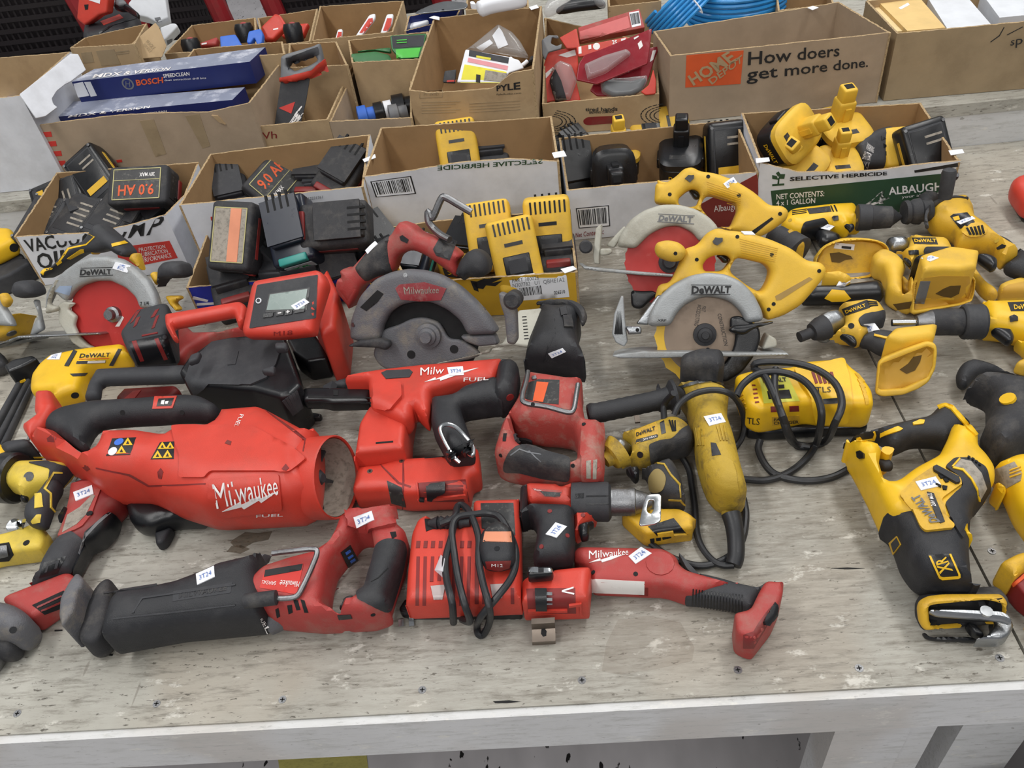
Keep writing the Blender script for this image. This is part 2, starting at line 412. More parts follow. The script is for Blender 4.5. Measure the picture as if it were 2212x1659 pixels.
    def sticker(s, quad, parent=None, ang=0, txt='3T24', rev=False):
        Q = np.array(pts(quad)); c = Q.mean(0); p = s.patch('price_sticker', [tuple(q) for q in Q], wht, .0014, parent, g=12)
        q = c+(Q-c)*np.array(.68); q = q if not rev else np.roll(q, 2, 0)
        ctr = lambda a, b, t: q[a]+(q[b]-q[a])*t
        i = [ctr(0, 3, .2), ctr(1, 2, .2), ctr(1, 2, .8), ctr(0, 3, .8)]
        s.text(txt, [tuple(v) for v in i], ink, p if p else parent, th=.002, name='handwritten_code')
        return p
def P3(s): return [at(a, b, c/1000) for a, b, c in pts(s)]       # "x,y,z_mm ..." -> points
def quadc(x, y, w, h, a):                                        # picture quad round a centre, turned by a degrees
    c, t = cos(R(a)), sin(R(a)); return [(x+c*i*w/2+t*j*h/2, y+t*i*w/2*-1*-1-c*j*h/2*-1*-1) for i, j in ((-1, 1), (1, 1), (1, -1), (-1, -1))]

def fbox(F, u0, u1, v0, v1, h0, h1):
    vs = [F.w(a, b, c) for a in (u0, u1) for b in (v0, v1) for c in (h0, h1)]
    return vs, [(0, 1, 3, 2), (4, 6, 7, 5), (0, 4, 5, 1), (2, 3, 7, 6), (0, 2, 6, 4), (1, 5, 7, 3)]
def fdisc(F, px, r0, r1, h0, h1, n=48, teeth=0, td=.003):
    """disc or ring round the picture point px in frame F"""
    c = F.hit(*px, h1); vs = []; fs = []; N = teeth*2 if teeth else n
    for h in (h0, h1):
        for i in range(N):
            a = 2*pi*(i+(.35 if teeth and i % 2 else 0))/N; q = r1-(td if teeth and i % 2 else 0); vs.append(F.w(c[0]+q*cos(a), c[1]+q*sin(a), h))
        for i in range(N): a = 2*pi*i/N; vs.append(F.w(c[0]+r0*cos(a), c[1]+r0*sin(a), h))
    for i in range(N):
        j = (i+1) % N
        fs += [(2*N+i, 2*N+j, 3*N+j, 3*N+i), (j, i, N+i, N+j), (i, j, 2*N+j, 2*N+i), (N+j, N+i, 3*N+i, 3*N+j)]
    return vs, fs
def flathe(F, px, prof, n=36):
    """turned part standing on frame F at the picture point px; prof: (height, radius)"""
    c = F.hit(*px, 0); a = F.w(c[0], c[1], prof[0][0]); b = F.w(c[0], c[1], prof[-1][0]); L = prof[-1][0]-prof[0][0]
    return lathe(a, b, [((h-prof[0][0])/L, r) for h, r in prof], n)
def ld(a, b, prof, n=28, sq=0):
    """turned part between two 3-D points; prof in real metres along the axis"""
    a, b = np.array(a, float), np.array(b, float); L = np.linalg.norm(b-a); return lathe(a, b, [(t/L, r) for t, r in prof], n, sq)
def px1(s): return pts(s)[0]

def saw_frame(s, z, az, el): q = px1(s); return Frame(at(q[0], q[1], z), az, el), q

def rad(F, a, b):
    p, q = px1(a) if isinstance(a, str) else a, px1(b); return float(np.linalg.norm(F.hit(*p)-F.hit(*q)))
# ================================================================ setting
FZ = -.78; TY0, TY1, BH = .41, 1.502, .09
def struct(name, geo, m, **k):
    o = link(name, geo, m, (0, 0, 0), **k); o['kind'] = 'structure'; return o
def floor_mat():
    M = bpy.data.materials.new('speckled_vinyl_floor'); M.use_nodes = True; N = M.node_tree.nodes; L = M.node_tree.links; B = N['Principled BSDF']
    tc = N.new('ShaderNodeTexCoord'); mp = N.new('ShaderNodeMapping'); mp.inputs['Scale'].default_value = (1, .45, 1); mp.inputs['Rotation'].default_value[2] = .2; L.new(tc.outputs[0+3], mp.inputs[0])
    def n(s): x = N.new('ShaderNodeTexNoise'); x.inputs['Scale'].default_value = s; x.inputs['Detail'].default_value = 3; L.new(mp.outputs[0], x.inputs[0]); return x.outputs[0]
    r = N.new('ShaderNodeValToRGB'); r.color_ramp.elements[0].position = .3; r.color_ramp.elements[0].color = lin('211f20'); r.color_ramp.elements[1].position = .33; r.color_ramp.elements[1].color = lin('c2bec0'); L.new(n(70), r.inputs[0])
    r2 = N.new('ShaderNodeMix'); r2.data_type = 'RGBA'; r2.blend_type = 'MULTIPLY'; r2.inputs[0].default_value = .5; L.new(r.outputs[0], r2.inputs[6])
    q = N.new('ShaderNodeMapRange'); q.inputs[1].default_value = .3; q.inputs[2].default_value = .7; q.inputs[3].default_value = .6; L.new(n(14), q.inputs[0]); L.new(q.outputs[0], r2.inputs[7])
    L.new(r2.outputs[2], B.inputs['Base Color']); B.inputs['Roughness'].default_value = .35; return M
struct('floor', boxm((0, 2.5, FZ-.05), (14, 14, .1)), floor_mat(), smooth=False)
struct('wall_back', boxm((0, 9.55, .85), (14, .1, 3.2)), mat('pale_shop_wall', 'b8b8b6', .8), smooth=False)
def wood(name, base, d1, d2, spk=.6, darkmid=False):
    M = bpy.data.materials.new(name); M.use_nodes = True; N = M.node_tree.nodes; L = M.node_tree.links; B = N['Principled BSDF']
    tc = N.new('ShaderNodeTexCoord')
    def noise(sc, s, d=6, ro=.65, off=0):
        mp = N.new('ShaderNodeMapping'); mp.inputs['Scale'].default_value = sc; mp.inputs['Location'].default_value = (off, off, 0); L.new(tc.outputs['Object'], mp.inputs[0])
        x = N.new('ShaderNodeTexNoise'); x.inputs['Scale'].default_value = s; x.inputs['Detail'].default_value = d; x.inputs['Roughness'].default_value = ro; L.new(mp.outputs[0], x.inputs[0]); return x.outputs[0]
    def mr(i, a, b, c=0, d=1): r = N.new('ShaderNodeMapRange'); [setattr(r.inputs[k], 'default_value', v) for k, v in ((1, a), (2, b), (3, c), (4, d))]; L.new(i, r.inputs[0]); return r.outputs[0]
    def mix(f, a, b):
        x = N.new('ShaderNodeMix'); x.data_type = 'RGBA'; L.new(f, x.inputs[0])
        for k, c in ((6, a), (7, b)):
            L.new(c, x.inputs[k]) if hasattr(c, 'links') else setattr(x.inputs[k], 'default_value', c)
        return x.outputs[2]
    c = mix(mr(noise((1, 1, 1), 5, 5), .35, .68), lin(base), lin(d1))                 # broad stains
    c = mix(mr(noise((1, 1, 1), 3.1, 3, .5, 4), .56, .62, 0, .35), c, lin('a89a88'))   # worn paint areas
    g = noise((.16, 1, 1), 130, 7, .75); c = mix(mr(g, .5, .68, 0, .85), c, lin(d2))  # grain along x
    k = noise((.3, 1, 1), 240, 5, .7, 9); c = mix(mr(k, .61, .66, 0, spk), c, lin('3b352c'))  # cracks, dark flecks
    k2 = noise((1, .12, 1), 60, 2, .5, 3); c = mix(mr(k2, .735, .75, 0, .5), c, lin('6b645a'))
    if darkmid:                                     # grey-brown deepening towards the middle of the top, streaked along the grain
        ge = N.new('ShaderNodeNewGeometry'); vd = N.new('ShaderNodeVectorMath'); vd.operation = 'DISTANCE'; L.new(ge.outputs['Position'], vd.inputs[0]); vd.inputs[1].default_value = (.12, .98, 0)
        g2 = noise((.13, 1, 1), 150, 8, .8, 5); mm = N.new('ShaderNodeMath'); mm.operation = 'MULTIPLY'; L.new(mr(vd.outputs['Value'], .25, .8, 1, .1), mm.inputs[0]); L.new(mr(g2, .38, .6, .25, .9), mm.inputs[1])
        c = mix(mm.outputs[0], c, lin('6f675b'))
    w = noise((.5, 1, 1), 40, 5, .7, 17); c = mix(mr(w, .6, .68, 0, .6), c, lin('dedbd2'))
    L.new(c, B.inputs['Base Color']); B.inputs['Roughness'].default_value = .55
    b = N.new('ShaderNodeBump'); b.inputs['Strength'].default_value = .35; b.inputs['Distance'].default_value = .002; L.new(g, b.inputs['Height']); L.new(b.outputs[0], B.inputs['Normal'])
    return M
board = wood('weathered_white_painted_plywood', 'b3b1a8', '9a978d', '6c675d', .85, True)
paint = wood('smooth_white_painted_board', 'd2d2d2', 'c6c6c5', 'b0b0ac', .25)
# front table: two plywood sheets (seam on the right), edge fascia, legs
tb = Thing('display_table', 'long white painted plywood table with scuffed top holding all the power tools', 'table', (0, TY0, FZ))
sa = at(1928, 857); sb = at(2208, 1400); sl = (sb[0]-sa[0])/(sb[1]-sa[1]); xs = lambda y: sa[0]+(y-sa[1])*sl
def slab(P, z0, z1):
    n = len(P); return [np.array((x, y, z)) for z in (z0, z1) for x, y in P], [tuple(range(n))[::-1], tuple(range(n, 2*n))]+[(i, (i+1) % n, (i+1) % n+n, i+n) for i in range(n)]
g = .0018
ctop = at(2212, 1472)[0]+.075
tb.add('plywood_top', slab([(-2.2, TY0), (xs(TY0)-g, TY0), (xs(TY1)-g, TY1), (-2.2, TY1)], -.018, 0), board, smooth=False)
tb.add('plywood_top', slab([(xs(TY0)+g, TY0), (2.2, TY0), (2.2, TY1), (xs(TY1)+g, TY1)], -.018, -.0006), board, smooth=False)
tb.add('fascia_board', boxm((-1.1+.235, TY0-.0045, -.0415), (2.67, .009, .077)), paint, smooth=False)
tb.add('fascia_board', boxm((1.4, TY0-.0045, -.0415), (1.85, .009, .077)), paint, smooth=False)
tb.add('fascia_board', boxm((0, TY1-.03, -.06), (4.3, .02, .09)), paint, smooth=False)
for x0, y0, w in ((.330, .465, .09), (.3925, .468, .031), (.505, .49, .09)):
    tb.add('leg', boxm((x0, y0, (FZ-.02)/2), (w, .05, -FZ-.02)), paint, smooth=False)
for x0 in (-1.6, 1.6): tb.add('leg', boxm((x0, 1.3, (FZ-.02)/2), (.09, .04, -FZ-.02)), paint, smooth=False)
tb.add('leg', boxm((-1.6, .5, (FZ-.02)/2), (.09, .04, -FZ-.02)), paint, smooth=False)
tb.add('stretcher', boxm((.50, .9, -.28), (.04, .7, .08)), paint, smooth=False)
for x, y in pts('338,1520 610,1511 912,1490 1257,1469 1594,1447 1856,1443 2160,1421 37,1541 2143,1190'):
    a = at(x, y, .0004); rot = rnd.random()
    v = [a+np.array((cos(t*pi/7), sin(t*pi/7), 0))*.0045 for t in range(14)]
    sc = tb.add('screw_head', join((v+[p-np.array((0, 0, .002)) for p in v], [tuple(range(14))]+[(i, i+14, (i+1) % 14+14, (i+1) % 14) for i in range(14)])), stl)
    cr = [boxm((a[0], a[1], a[2]+.0002), (.005, .0011, .0003)), boxm((a[0], a[1], a[2]+.0002), (.0011, .005, .0003))]
    tb.add('cross_slot', join(*cr), dark, sc, smooth=False)
spoil = mat('sawdust_and_dirt_stain', '6b5b48', .9, dirt=.7, ds=160, dc='3c3226', alpha=.55, dthr=.45); bare = mat('bare_patch_under_paint', '9c8b7a', .8, dirt=.4, ds=60, dc='8a7a6a', alpha=.15)
tb.patch('dirt_stain', ['505,1165 530,1150 560,1152 588,1148 580,1166 548,1172 525,1185 505,1180 498,1172', '500,1180 520,1178 540,1186 520,1196 490,1192'], spoil, .0004, g=10)
tb.patch('bare_patch', ['1335,1340 1400,1330 1470,1345 1500,1400 1495,1428 1420,1445 1340,1458 1300,1450 1310,1390'], bare, .0004, g=12)
tb.patch('wood_crack', ['1795,1228 1830,1226 1868,1228 1832,1230', '1065,1515 1100,1513 1125,1516 1095,1519 1070,1519', '118,1361 135,1360 135,1363 118,1364', '225,1415 245,1412 243,1417'], dark, .0004, g=8)
stain = mat('brown_sawdust_stain', '6e5f4e', .9, alpha=.55, dirt=.6, ds=120, dc='4a3e30')
# back table, one step higher
bt = Thing('back_table', 'higher white painted table behind carrying the rear row of cartons', 'table', (0, 1.52, FZ))
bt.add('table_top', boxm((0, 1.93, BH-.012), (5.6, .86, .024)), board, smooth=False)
bt.add('fascia_board', boxm((0, 1.512, BH/2-.02), (5.6, .018, .085)), paint, smooth=False)
for x0 in (-1.8, 0, 1.8):
    for y0 in (1.6, 2.28): bt.add('leg', boxm((x0, y0, (FZ+BH-.03)/2), (.09, .09, -FZ+BH-.03)), paint, smooth=False)
# newspaper and white board below the table
np_ = mat('yellowed_newsprint', 'b6ad62', .8, dirt=.55, ds=90, dc='7e7a48', dthr=.5, stretch=(1, 3, 1))
th = Thing('newspaper_sheet', 'yellow printed newspaper sheet lying on the floor under the front table', 'newspaper', at(700, 1650, FZ))
Q = [at(600, 1632, FZ), at(790, 1612, FZ), at(800, 1700, FZ), at(612, 1720, FZ)]
th.add('page', slab([q[:2] for q in Q[::-1]], FZ+.0005, FZ+.002), np_, smooth=False)
th = Thing('leaning_signboard', 'white painted panel leaning low beside the table leg at lower right', 'panel', at(2200, 1640, FZ+.3))
th.add('panel_board', slab([(.50, .36), (.9, .36), (.9, .40), (.50, .40)][:], FZ, FZ+.50), paint, smooth=False)
# ================================================================ cardboard boxes
def panel(p0, p1, z0, tops, t, rag=.0006):
    """upright cardboard wall from p0 to p1 (outer face), leaning nowhere, its top following the heights in tops; t = inward thickness vector"""
    p0, p1, t = (np.array(q, float) for q in (p0, p1, t)); n = 40; vs = []; fs = []; mi = []
    hh = np.interp(np.linspace(0, 1, n+1), np.linspace(0, 1, len(tops)), tops)
    for i in range(n+1):
        a = p0+(p1-p0)*i/n; h = hh[i]+rnd.uniform(-rag, rag)
        for q in (a, a+t):
            vs += [np.array((q[0], q[1], z0)), np.array((q[0], q[1], h))]
    for i in range(n):
        b = i*4; fs += [(b, b+4, b+5, b+1), (b+2, b+3, b+7, b+6), (b+1, b+5, b+7, b+3), (b, b+2, b+6, b+4)]; mi += [0, 1, 2, 1]
    fs += [(0, 1, 3, 2), (n*4, n*4+2, n*4+3, n*4+1)]; mi += [2, 2]
    return (vs, fs), mi
def edge_mat():
    M = mat('fluted_cardboard_edge', 'b39a75', .95, dirt=.8, ds=260, dc='6d5838', dthr=.48); return M
EDGE = edge_mat()
def carton(name, label, cat, top, z, z0=0, out=kraft, ins=kin, tops=None, group=None, th=.004, cs=None):
    """open-topped carton: top = picture positions of FL FR BR BL rim corners seen at height z (or four heights)"""
    zz = z if isinstance(z, (list, tuple)) else [z]*4; P = [at(x, y, q)[:2] for (x, y), q in zip(pts(top), zz)] if cs is None else cs
    c = sum(P)/4; B = Thing(name, label, cat, (c[0], c[1], z0), group)
    tops = tops or {}
    for i, nm in enumerate(('front_panel', 'side_panel', 'back_panel', 'side_panel')):
        a, b = P[i], P[(i+1) % 4]; d = (b-a)/np.linalg.norm(b-a); t = np.array([-d[1], d[0]])*th
        tp = tops.get(i, [zz[i], zz[(i+1) % 4]])
        g, mi = panel(a, b, z0+.001, tp, t)
        B.add(nm, g, [out, ins, EDGE], mi=mi, smooth=False)
    i4 = [p+(c-p)/np.linalg.norm(c-p)*.006 for p in P]
    B.add('bottom_panel', slab(i4, z0+.0005, z0+.005), ins, smooth=False)
    B.P = P; B.zz = zz; return B
def tagcard(B, quad, z):
    Q = [at(x, y, z) for x, y in pts(quad)]; vs = Q+[q-np.array((0, 0, .0008)) for q in Q]
    B.add('price_tag', (vs, [(0, 1, 2, 3), (7, 6, 5, 4), (0, 4, 5, 1), (1, 5, 6, 2), (2, 6, 7, 3), (3, 7, 4, 0)]), wht, smooth=False)
def barcode(B, quad, m=bink, n=17, base=wht, parent=None, frame=False):
    Q = np.array(pts(quad)); f = lambda u, v: tuple((1-v)*((1-u)*Q[0]+u*Q[1])+v*((1-u)*Q[3]+u*Q[2]))
    p = B.patch('barcode_label', [f(0, 0), f(1, 0), f(1, 1), f(0, 1)], base, .0004, parent) if base else parent
    L = []; u = .06
    while u < .93:
        w = rnd.choice((.012, .02, .035)); L.append([f(u, .1), f(u+w, .1), f(u+w, .85), f(u, .85)]); u += w+rnd.choice((.012, .02, .035))
    B.patch('bars', L, m, .0009, p, g=60)
    if frame:
        t = .03; B.patch('frame_line', [[f(0, 0), f(1, 0), f(1, t), f(0, t)], [f(0, 1-t), f(1, 1-t), f(1, 1), f(0, 1)], [f(0, 0), f(t, 0), f(t, 1), f(0, 1)], [f(1-t, 0), f(1, 0), f(1, 1), f(1-t, 1)]], m, .0009, p, g=60)
    return p
vac = carton('battery_carton', 'white vacuum pump oil carton heaped with black batteries, left of the middle row', 'box', '30,512 364,478 430,350 122,372', [.112, .112, .145, .15], out=wbox, tops={0: [.112, .108, .104, .112, .125], 1: [.125, .12, .145]})
vac.text('VACUUM PUMP', '50,518 360,460 342,505 62,545', bink, bold=.02); vac.text('OIL', '76,548 160,535 160,580 85,580', bink, bold=.02)
vac.patch('red_print_block', '250,535 366,520 384,557 262,582', rink); vac.text('PROTECTION\nLUBRICATION\nPERFORMANCE', '300,535 362,527 372,555 302,568', wink)
b2 = carton('battery_carton', 'plain white carton with red V lettering holding a few worn batteries', 'box', '386,444 785,404 800,290 454,332', [.15, .15, .162, .158], out=wbox)
b2.patch('letter_v', ['455,468 480,468 497,503 488,503 472,476 456,476', '497,503 520,462 528,462 502,512 490,512'], rink); b2.text('TAC12231761', '648,428 697,422 697,428 648,434', gink)
b3 = carton('battery_carton', 'tall white carton with upside-down herbicide lettering and barcode at left', 'box', '783,383 1208,349 1192,251 822,276', [.155, .155, .162, .17], out=wbox, tops={0: [.155, .160, .168, .168, .155]})
barcode(b3, '800,392 888,380 899,418 812,426', frame=True)
b3.text('SELECTIVE HERBICIDE', '1172,343 945,358 945,368 1172,353', dgrn, bold=.02)
b4 = carton('battery_carton', 'white carton with maroon corner print holding post style yellow and black batteries', 'box', '1224,412 1639,372 1590,258 1207,298', [.105, .105, .114, .115], out=wbox)
b4.patch('maroon_print_block', '1635,376 1500,448 1530,510 1655,490', mar); b4.text('Albaugh', '1541,444 1590,438 1592,456 1543,462', wink)
barcode(b4, '1244,450 1315,443 1318,488 1250,493', frame=True); b4.text('Net Contents:\n4 x 1 gal', '1243,503 1305,493 1303,523 1243,527', mar, bold=.01)
b5 = carton('battery_carton', 'green and white herbicide carton full of yellow stem batteries', 'box', '1642,352 2075,350 1989,222 1601,244', [.122, .11, .111, .128], out=wbox, tops={0: [.122, .102, .098, .10, .108, .112]})
b5.patch('green_print_block', '1665,412 2066,372 2056,450 1672,478', dgrn); b5.text('NET CONTENTS:\n4 x 1 GALLON', '1676,419 1781,411 1779,437 1677,444', wink, bold=.015)
b5.text('ALBAUGH', '1919,404 2036,392 2036,411 1920,421', wink, bold=.02); b5.text('your alternative', '1948,422 2040,412 2040,420 1948,430', wink)
b5.patch('swoosh_emblem', ['1862,446 1876,446 1895,420 1912,408 1908,440 1898,440 1902,418 1888,428', '1880,440 1918,424 1922,428 1884,444'], wink)
b5.text('SELECTIVE HERBICIDE', '1706,382 1916,370 1916,378 1706,391', bink, bold=.03)
b5.patch('leaf_emblem', ['1668,398 1694,396 1694,400 1668,402', '1679,398 1681,384 1684,384 1683,398', '1681,388 1668,386 1668,378 1678,380', '1682,386 1684,376 1696,376 1694,386', '1681,382 1676,374 1682,370 1686,376'], dgrn)
b5.patch('printed_rule', '1975,368 2069,352 2069,360 1976,373', bink)
tagcard(b3, '1192,330 1218,325 1224,337 1197,341', .16); tagcard(b2, '783,344 810,333 812,340 787,350', .16)
tagcard(b5, '1632,342 1661,340 1663,348 1634,352', .125); tagcard(b5, '2049,325 2079,322 2083,330 2054,335', .113)
ye = carton('battery_carton', 'low yellow carton with white shipping label full of yellow and black batteries', 'box', '880,612 1248,588 1230,452 815,494', [.078, .078, .085, .085], out=yelc, tops={2: [.085, .088, .09, .086]})
ye.patch('shipping_label', '1098,597 1222,583 1230,641 1112,650', wht, .0008); ye.text('PART 380026\nN307782   U1  QBHE1A2', '1106,602 1218,588 1220,609 1108,622', gink); barcode(ye, '1118,620 1172,613 1176,638 1124,643', base=None)
ye.text('026510', '1196,628 1220,625 1221,633 1197,636', bink, bold=.02)
ye.patch('printed_eagle', ['1020,612 1050,600 1085,600 1060,612 1085,606 1070,618 1050,616 1044,624 1030,622', '1016,606 1030,608 1034,630 1024,626'], bink)
tagcard(ye, '1211,581 1238,574 1246,581 1220,590', .081)
bl = carton('battery_carton', 'blue printed carton of heaped red and black batteries behind the red inflator', 'box', '402,622 800,585 782,497 470,440', [.06, .06, .10, .10], out=bluc)
bl.patch('white_print', ['418,640 450,648 448,652 416,646', '425,655 520,650 520,654 425,660'], wink)
for i in range(1): pass
# ================================================================ red tools
def g0(s, z=0): a = pts(s)[0]; return at(a[0], a[1], z)
# --- reciprocating saw, front row
t = Thing('reciprocating_saw', 'red and black reciprocating saw with D handle, lying nearest the front table edge', 'power tool', g0('550,1400'))
boot = t.add('front_boot', pillow('565,1195 542,1199 475,1214 434,1233 383,1253 342,1263 258,1272 236,1300 228,1345 240,1400 400,1388 583,1374 592,1330 572,1260', .004, .082, .034), blk)
t.add('nose_flange', pillow('256,1272 238,1256 216,1258 200,1280 184,1330 176,1385 195,1410 225,1420 250,1402 258,1340', 0, .086, .014, fil=.012), blkd)
t.add('shoe_plate', pillow('G 525,1235 580,1235 590,1260 555,1350 500,1440 505,1560 450,1550 488,1400 512,1260', .012, .07, .006), grgd)
body = t.add('body', pillow('G 1650,1125 1690,1090 1850,1040 2000,1000 2090,945 2140,880 2165,800 2205,765 2500,730 2520,850 2545,865 2600,935 2606,985 2578,1150 2530,1290 2486,1390 2500,1425 2475,1490 2400,1520 2066,1532 1850,1505 1760,1480 1640,1380 1590,1300 1600,1200', .006, .074, .022,
    holes=['H 335,955 262,985 170,1090 92,1180 62,1270 12,1385 95,1392 130,1300 185,1290 205,1270 262,1230 300,1100 330,1010']), redw)
t.add('gear_collar', pillow('G 1655,1020 1745,1030 1700,1090 1650,1240 1640,1340 1790,1400 1830,1500 1725,1545 1640,1400 1590,1280 1610,1180', .004, .078, .03), grgd)
gr = t.patch('grip', 'H 335,960 400,925 505,940 520,1000 500,1120 470,1230 415,1400 330,1362 270,1335 208,1305 212,1262 262,1235 300,1100', blk, .0022, tree=True, fil=12)
t.add('trigger', pillow('H 95,1385 125,1300 160,1285 190,1290 200,1330 150,1375', .02, .06, .006), blk)
t.patch('grip_seam', ['H 300,1200 306,1196 345,1170 405,1110 409,1114 348,1176'], dark, .0006, gr)
t.patch('battery_rail', 'H 138,765 432,732 452,848 350,866 300,872 145,850', redw, .006, tree=True)
sw = t.patch('speed_selector', 'H 105,1012 165,966 216,1062 152,1110', blks, .0012, tree=True); t.patch('selector_icons', ['H 135,1015 165,995 172,1008 142,1030', 'H 150,1045 182,1025 188,1036 157,1058', 'H 165,1070 195,1050 202,1062 172,1083'], blui, .0004, sw)
lb = t.patch('rating_label', 'G 1690,1125 1935,1085 1890,1282 1655,1238', rink, .0006, tree=True)
t.patch('label_black_band', 'G 1690,1125 1935,1085 1925,1125 1682,1168', bink, .0005, lb)
t.text('SAWZALL', 'G 1755,1225 1665,1213 1672,1192 1762,1200', wink, lb); t.text('Milwaukee', 'G 1905,1235 1775,1235 1790,1190 1910,1200', wink, lb)
hk = [at(*pts('G '+a)[0], z) for a, z in (('1735,1018', .09), ('1880,1000', .092), ('1990,990', .092), ('2020,1012', .09), ('1990,1100', .086), ('1930,1230', .08), ('1890,1290', .078), ('1820,1305', .078), ('1770,1305', .078))]
hh = t.add('hanging_hook', tube(hk, .0032), stl)
a, b = g0('G 1550,1325', .08), g0('G 1760,1300', .08); t.add('hook_hub', lathe(a, b, [(0, .003), (.05, .003), (.06, .0085), (1, .0085), (1.02, .004)]), blkd, hh)
t.patch('raised_lettering_panel', 'G 1105,1260 1480,1205 1470,1270 1100,1325', blkg, .0005); t.text('MILWAUKEE', 'G 1140,1270 1450,1220 1445,1255 1140,1308', blkd, bold=.03)
t.patch('raised_rib', ['G 840,1400 905,1300 1500,1215 1500,1225 910,1310 855,1395', 'G 660,1268 1000,1215 1000,1225 660,1278', 'G 720,1430 1500,1345 1500,1352 720,1440'], blkg, .0012)
t.text('FUEL', 'G 1665,1430 1745,1520 1700,1530 1655,1440', wink); t.patch('screw_hole', ['H 420,885 455,880 462,910 435,925', 'G 1830,1350 1860,1345 1865,1395 1840,1405', 'G 1755,1375 1775,1365 1785,1420 1765,1430'], dark, .0006)
t.patch('vent_slots', ['G 1868,1312 1898,1318 1915,1378 1890,1380', 'G 1915,1312 1940,1318 1965,1395 1940,1395'], dark, .0006)
t.patch('lock_button', 'H 85,1412 170,1408 180,1432 95,1440', blks, .001); t.dots('screw_recess', 'H 312,1410 800,285', dark, r=5)
t.sticker('G 1250,1155 1365,1103 1370,1170 1258,1222'); t.sticker('H 187,790 305,750 322,808 205,858')
# --- leaf blower
t = Thing('leaf_blower', 'bright red handheld blower body with black handle and warning labels', 'power tool', g0('400,1110'))
body = t.add('housing', pillow('G 205,320 282,215 400,292 540,395 598,372 650,232 700,268 900,243 1090,262 1090,203 1350,200 1400,105 1690,105 1960,252 2040,264 2060,380 2060,540 2050,680 2040,780 2000,820 1940,855 1380,862 1150,775 980,702 820,700 700,660 560,550 330,430', .012, .135, .05, fil=.008, s=.006), red)
t.add('handle', pillow('G 285,230 320,130 400,88 600,48 900,32 1150,12 1285,22 1412,112 1378,202 1200,190 1000,205 800,215 640,235 570,330 595,385 545,396 420,312', .055, .118, .026, fil=.01), blk)
t.add('handle_heel', pillow('G 205,310 290,200 350,80 400,85 330,140 300,230 330,280 240,350', .03, .10, .02), red)
A_ = g0('G 2088,536', .066); _tc = (CAM-A_)/np.linalg.norm(CAM-A_); _ax = rt*cos(R(22))+_tc*sin(R(22))+up*.05; B_ = A_+_ax*.012; A_ = A_-_ax*.018
ring = t.add('intake_ring', lathe(A_, B_, [(-1.2, .0535), (-.5, .0535), (.5, .0545), (1, .0545), (1.05, .053), (1, .0515), (.2, .050), (-.6, .048), (-.6, .01)], 44, caps=False), red)
t.add('intake_liner', lathe(A_, B_, [(.95, .0505), (-.1, .0475), (-.5, .045)], 40, caps=False), lab, ring)
t.add('fan_hub', join(lathe(A_, B_, [(-.5, .047), (-.45, .047)]), lathe(A_, B_, [(-.1, .012), (.1, .014), (.4, .006)]), *[bar(A_-_ax*.006, A_-_ax*.006+(frame_of(_ax)[1]*cos(q)+frame_of(_ax)[2]*sin(q))*.045, .012, .004) for q in (.1, 1.15, 2.2, 3.25, 4.3, 5.35)]), blkg, ring)
t.add('battery_foot', pillow('G 800,690 980,690 1150,770 1350,852 1110,872 1000,915 900,892 840,830', 0, .06, .02, fil=.01), blks)
t.add('foot_peg', pillow('G 985,890 1110,865 1082,965 1060,992 1010,990', 0, .03, .006), blk)
tg = t.patch('speed_lock', 'G 985,22 1128,18 1100,95 972,98', red, .0012, tree=True); t.patch('lock_icon_plate', 'G 1010,34 1110,28 1090,78 998,82', blks, .0005, tg, tree=True); t.patch('lock_icon', ['G 1030,45 1050,42 1044,70 1024,68', 'G 1055,50 1075,48 1068,66 1050,66'], wink, .0004, tg)
t.patch('recess_panel', 'G 1090,205 1400,200 1425,215 1640,300 1860,430 1840,545 1320,530 1310,560 920,550 905,460 1150,470 1140,330', redw, .0005) if 0 else None
t.patch('raised_side_panel', 'G 1095,215 1400,212 1625,222 1890,365 1960,420 1840,500 1345,500 1310,535 1150,535 1150,400 1120,330', red, .004, tree=True, fil=6)
t.patch('logo_panel', 'G 1340,545 1780,515 1800,740 1400,790 1325,660', red, .0025, tree=True, fil=6)
t.patch('seam_groove', ['G 540,455 700,490 830,515 950,585 1310,572 1310,580 945,595 820,525 700,500 540,465', 'G 1690,110 1700,112 1890,240 1950,290 1935,370 1928,368 1940,300'], redk, .0006)
def warn(q, tri, circ=()):
    l = t.patch('warning_label', q, blks, .0005, tree=True, g=10)
    for x, y, s_ in tri:
        p = t.patch('warning_triangle', 'G %g,%g %g,%g %g,%g' % (x, y-s_, x+s_, y+s_*.6, x-s_*1.1, y+s_*.7), yink, .0004, l, tree=True); t.patch('triangle_mark', 'G %g,%g %g,%g %g,%g' % (x, y-s_*.3, x+s_*.3, y+s_*.4, x-s_*.4, y+s_*.4), bink, .0004, l)
    for x, y, r_, mm in circ: t.dots('warning_disc', 'G %g,%g' % (x, y), mm, l, r=r_)
warn('G 715,288 868,280 830,390 677,398', ((815, 310, 30), (775, 362, 30)), ((758, 308, 9, blui), (718, 368, 9, wink)))
warn('G 1020,312 1110,306 1108,418 960,420', ((1035, 335, 28), (1085, 335, 26), (1005, 392, 30), (1068, 390, 30)))
t.text('Milwaukee', 'G 1355,580 1765,525 1778,640 1385,730', wink, th=.0022)
t.patch('lightning_bolt', 'G 1415,752 1530,690 1540,708 1650,655 1660,668 1778,618 1665,695 1650,680 1555,735 1540,722', wink, .001)
t.text('FUEL', 'G 1632,770 1805,762 1802,780 1632,788', wink, bold=.01); t.text('FUEL', 'G 1555,138 1515,218 1492,212 1530,134', wink)
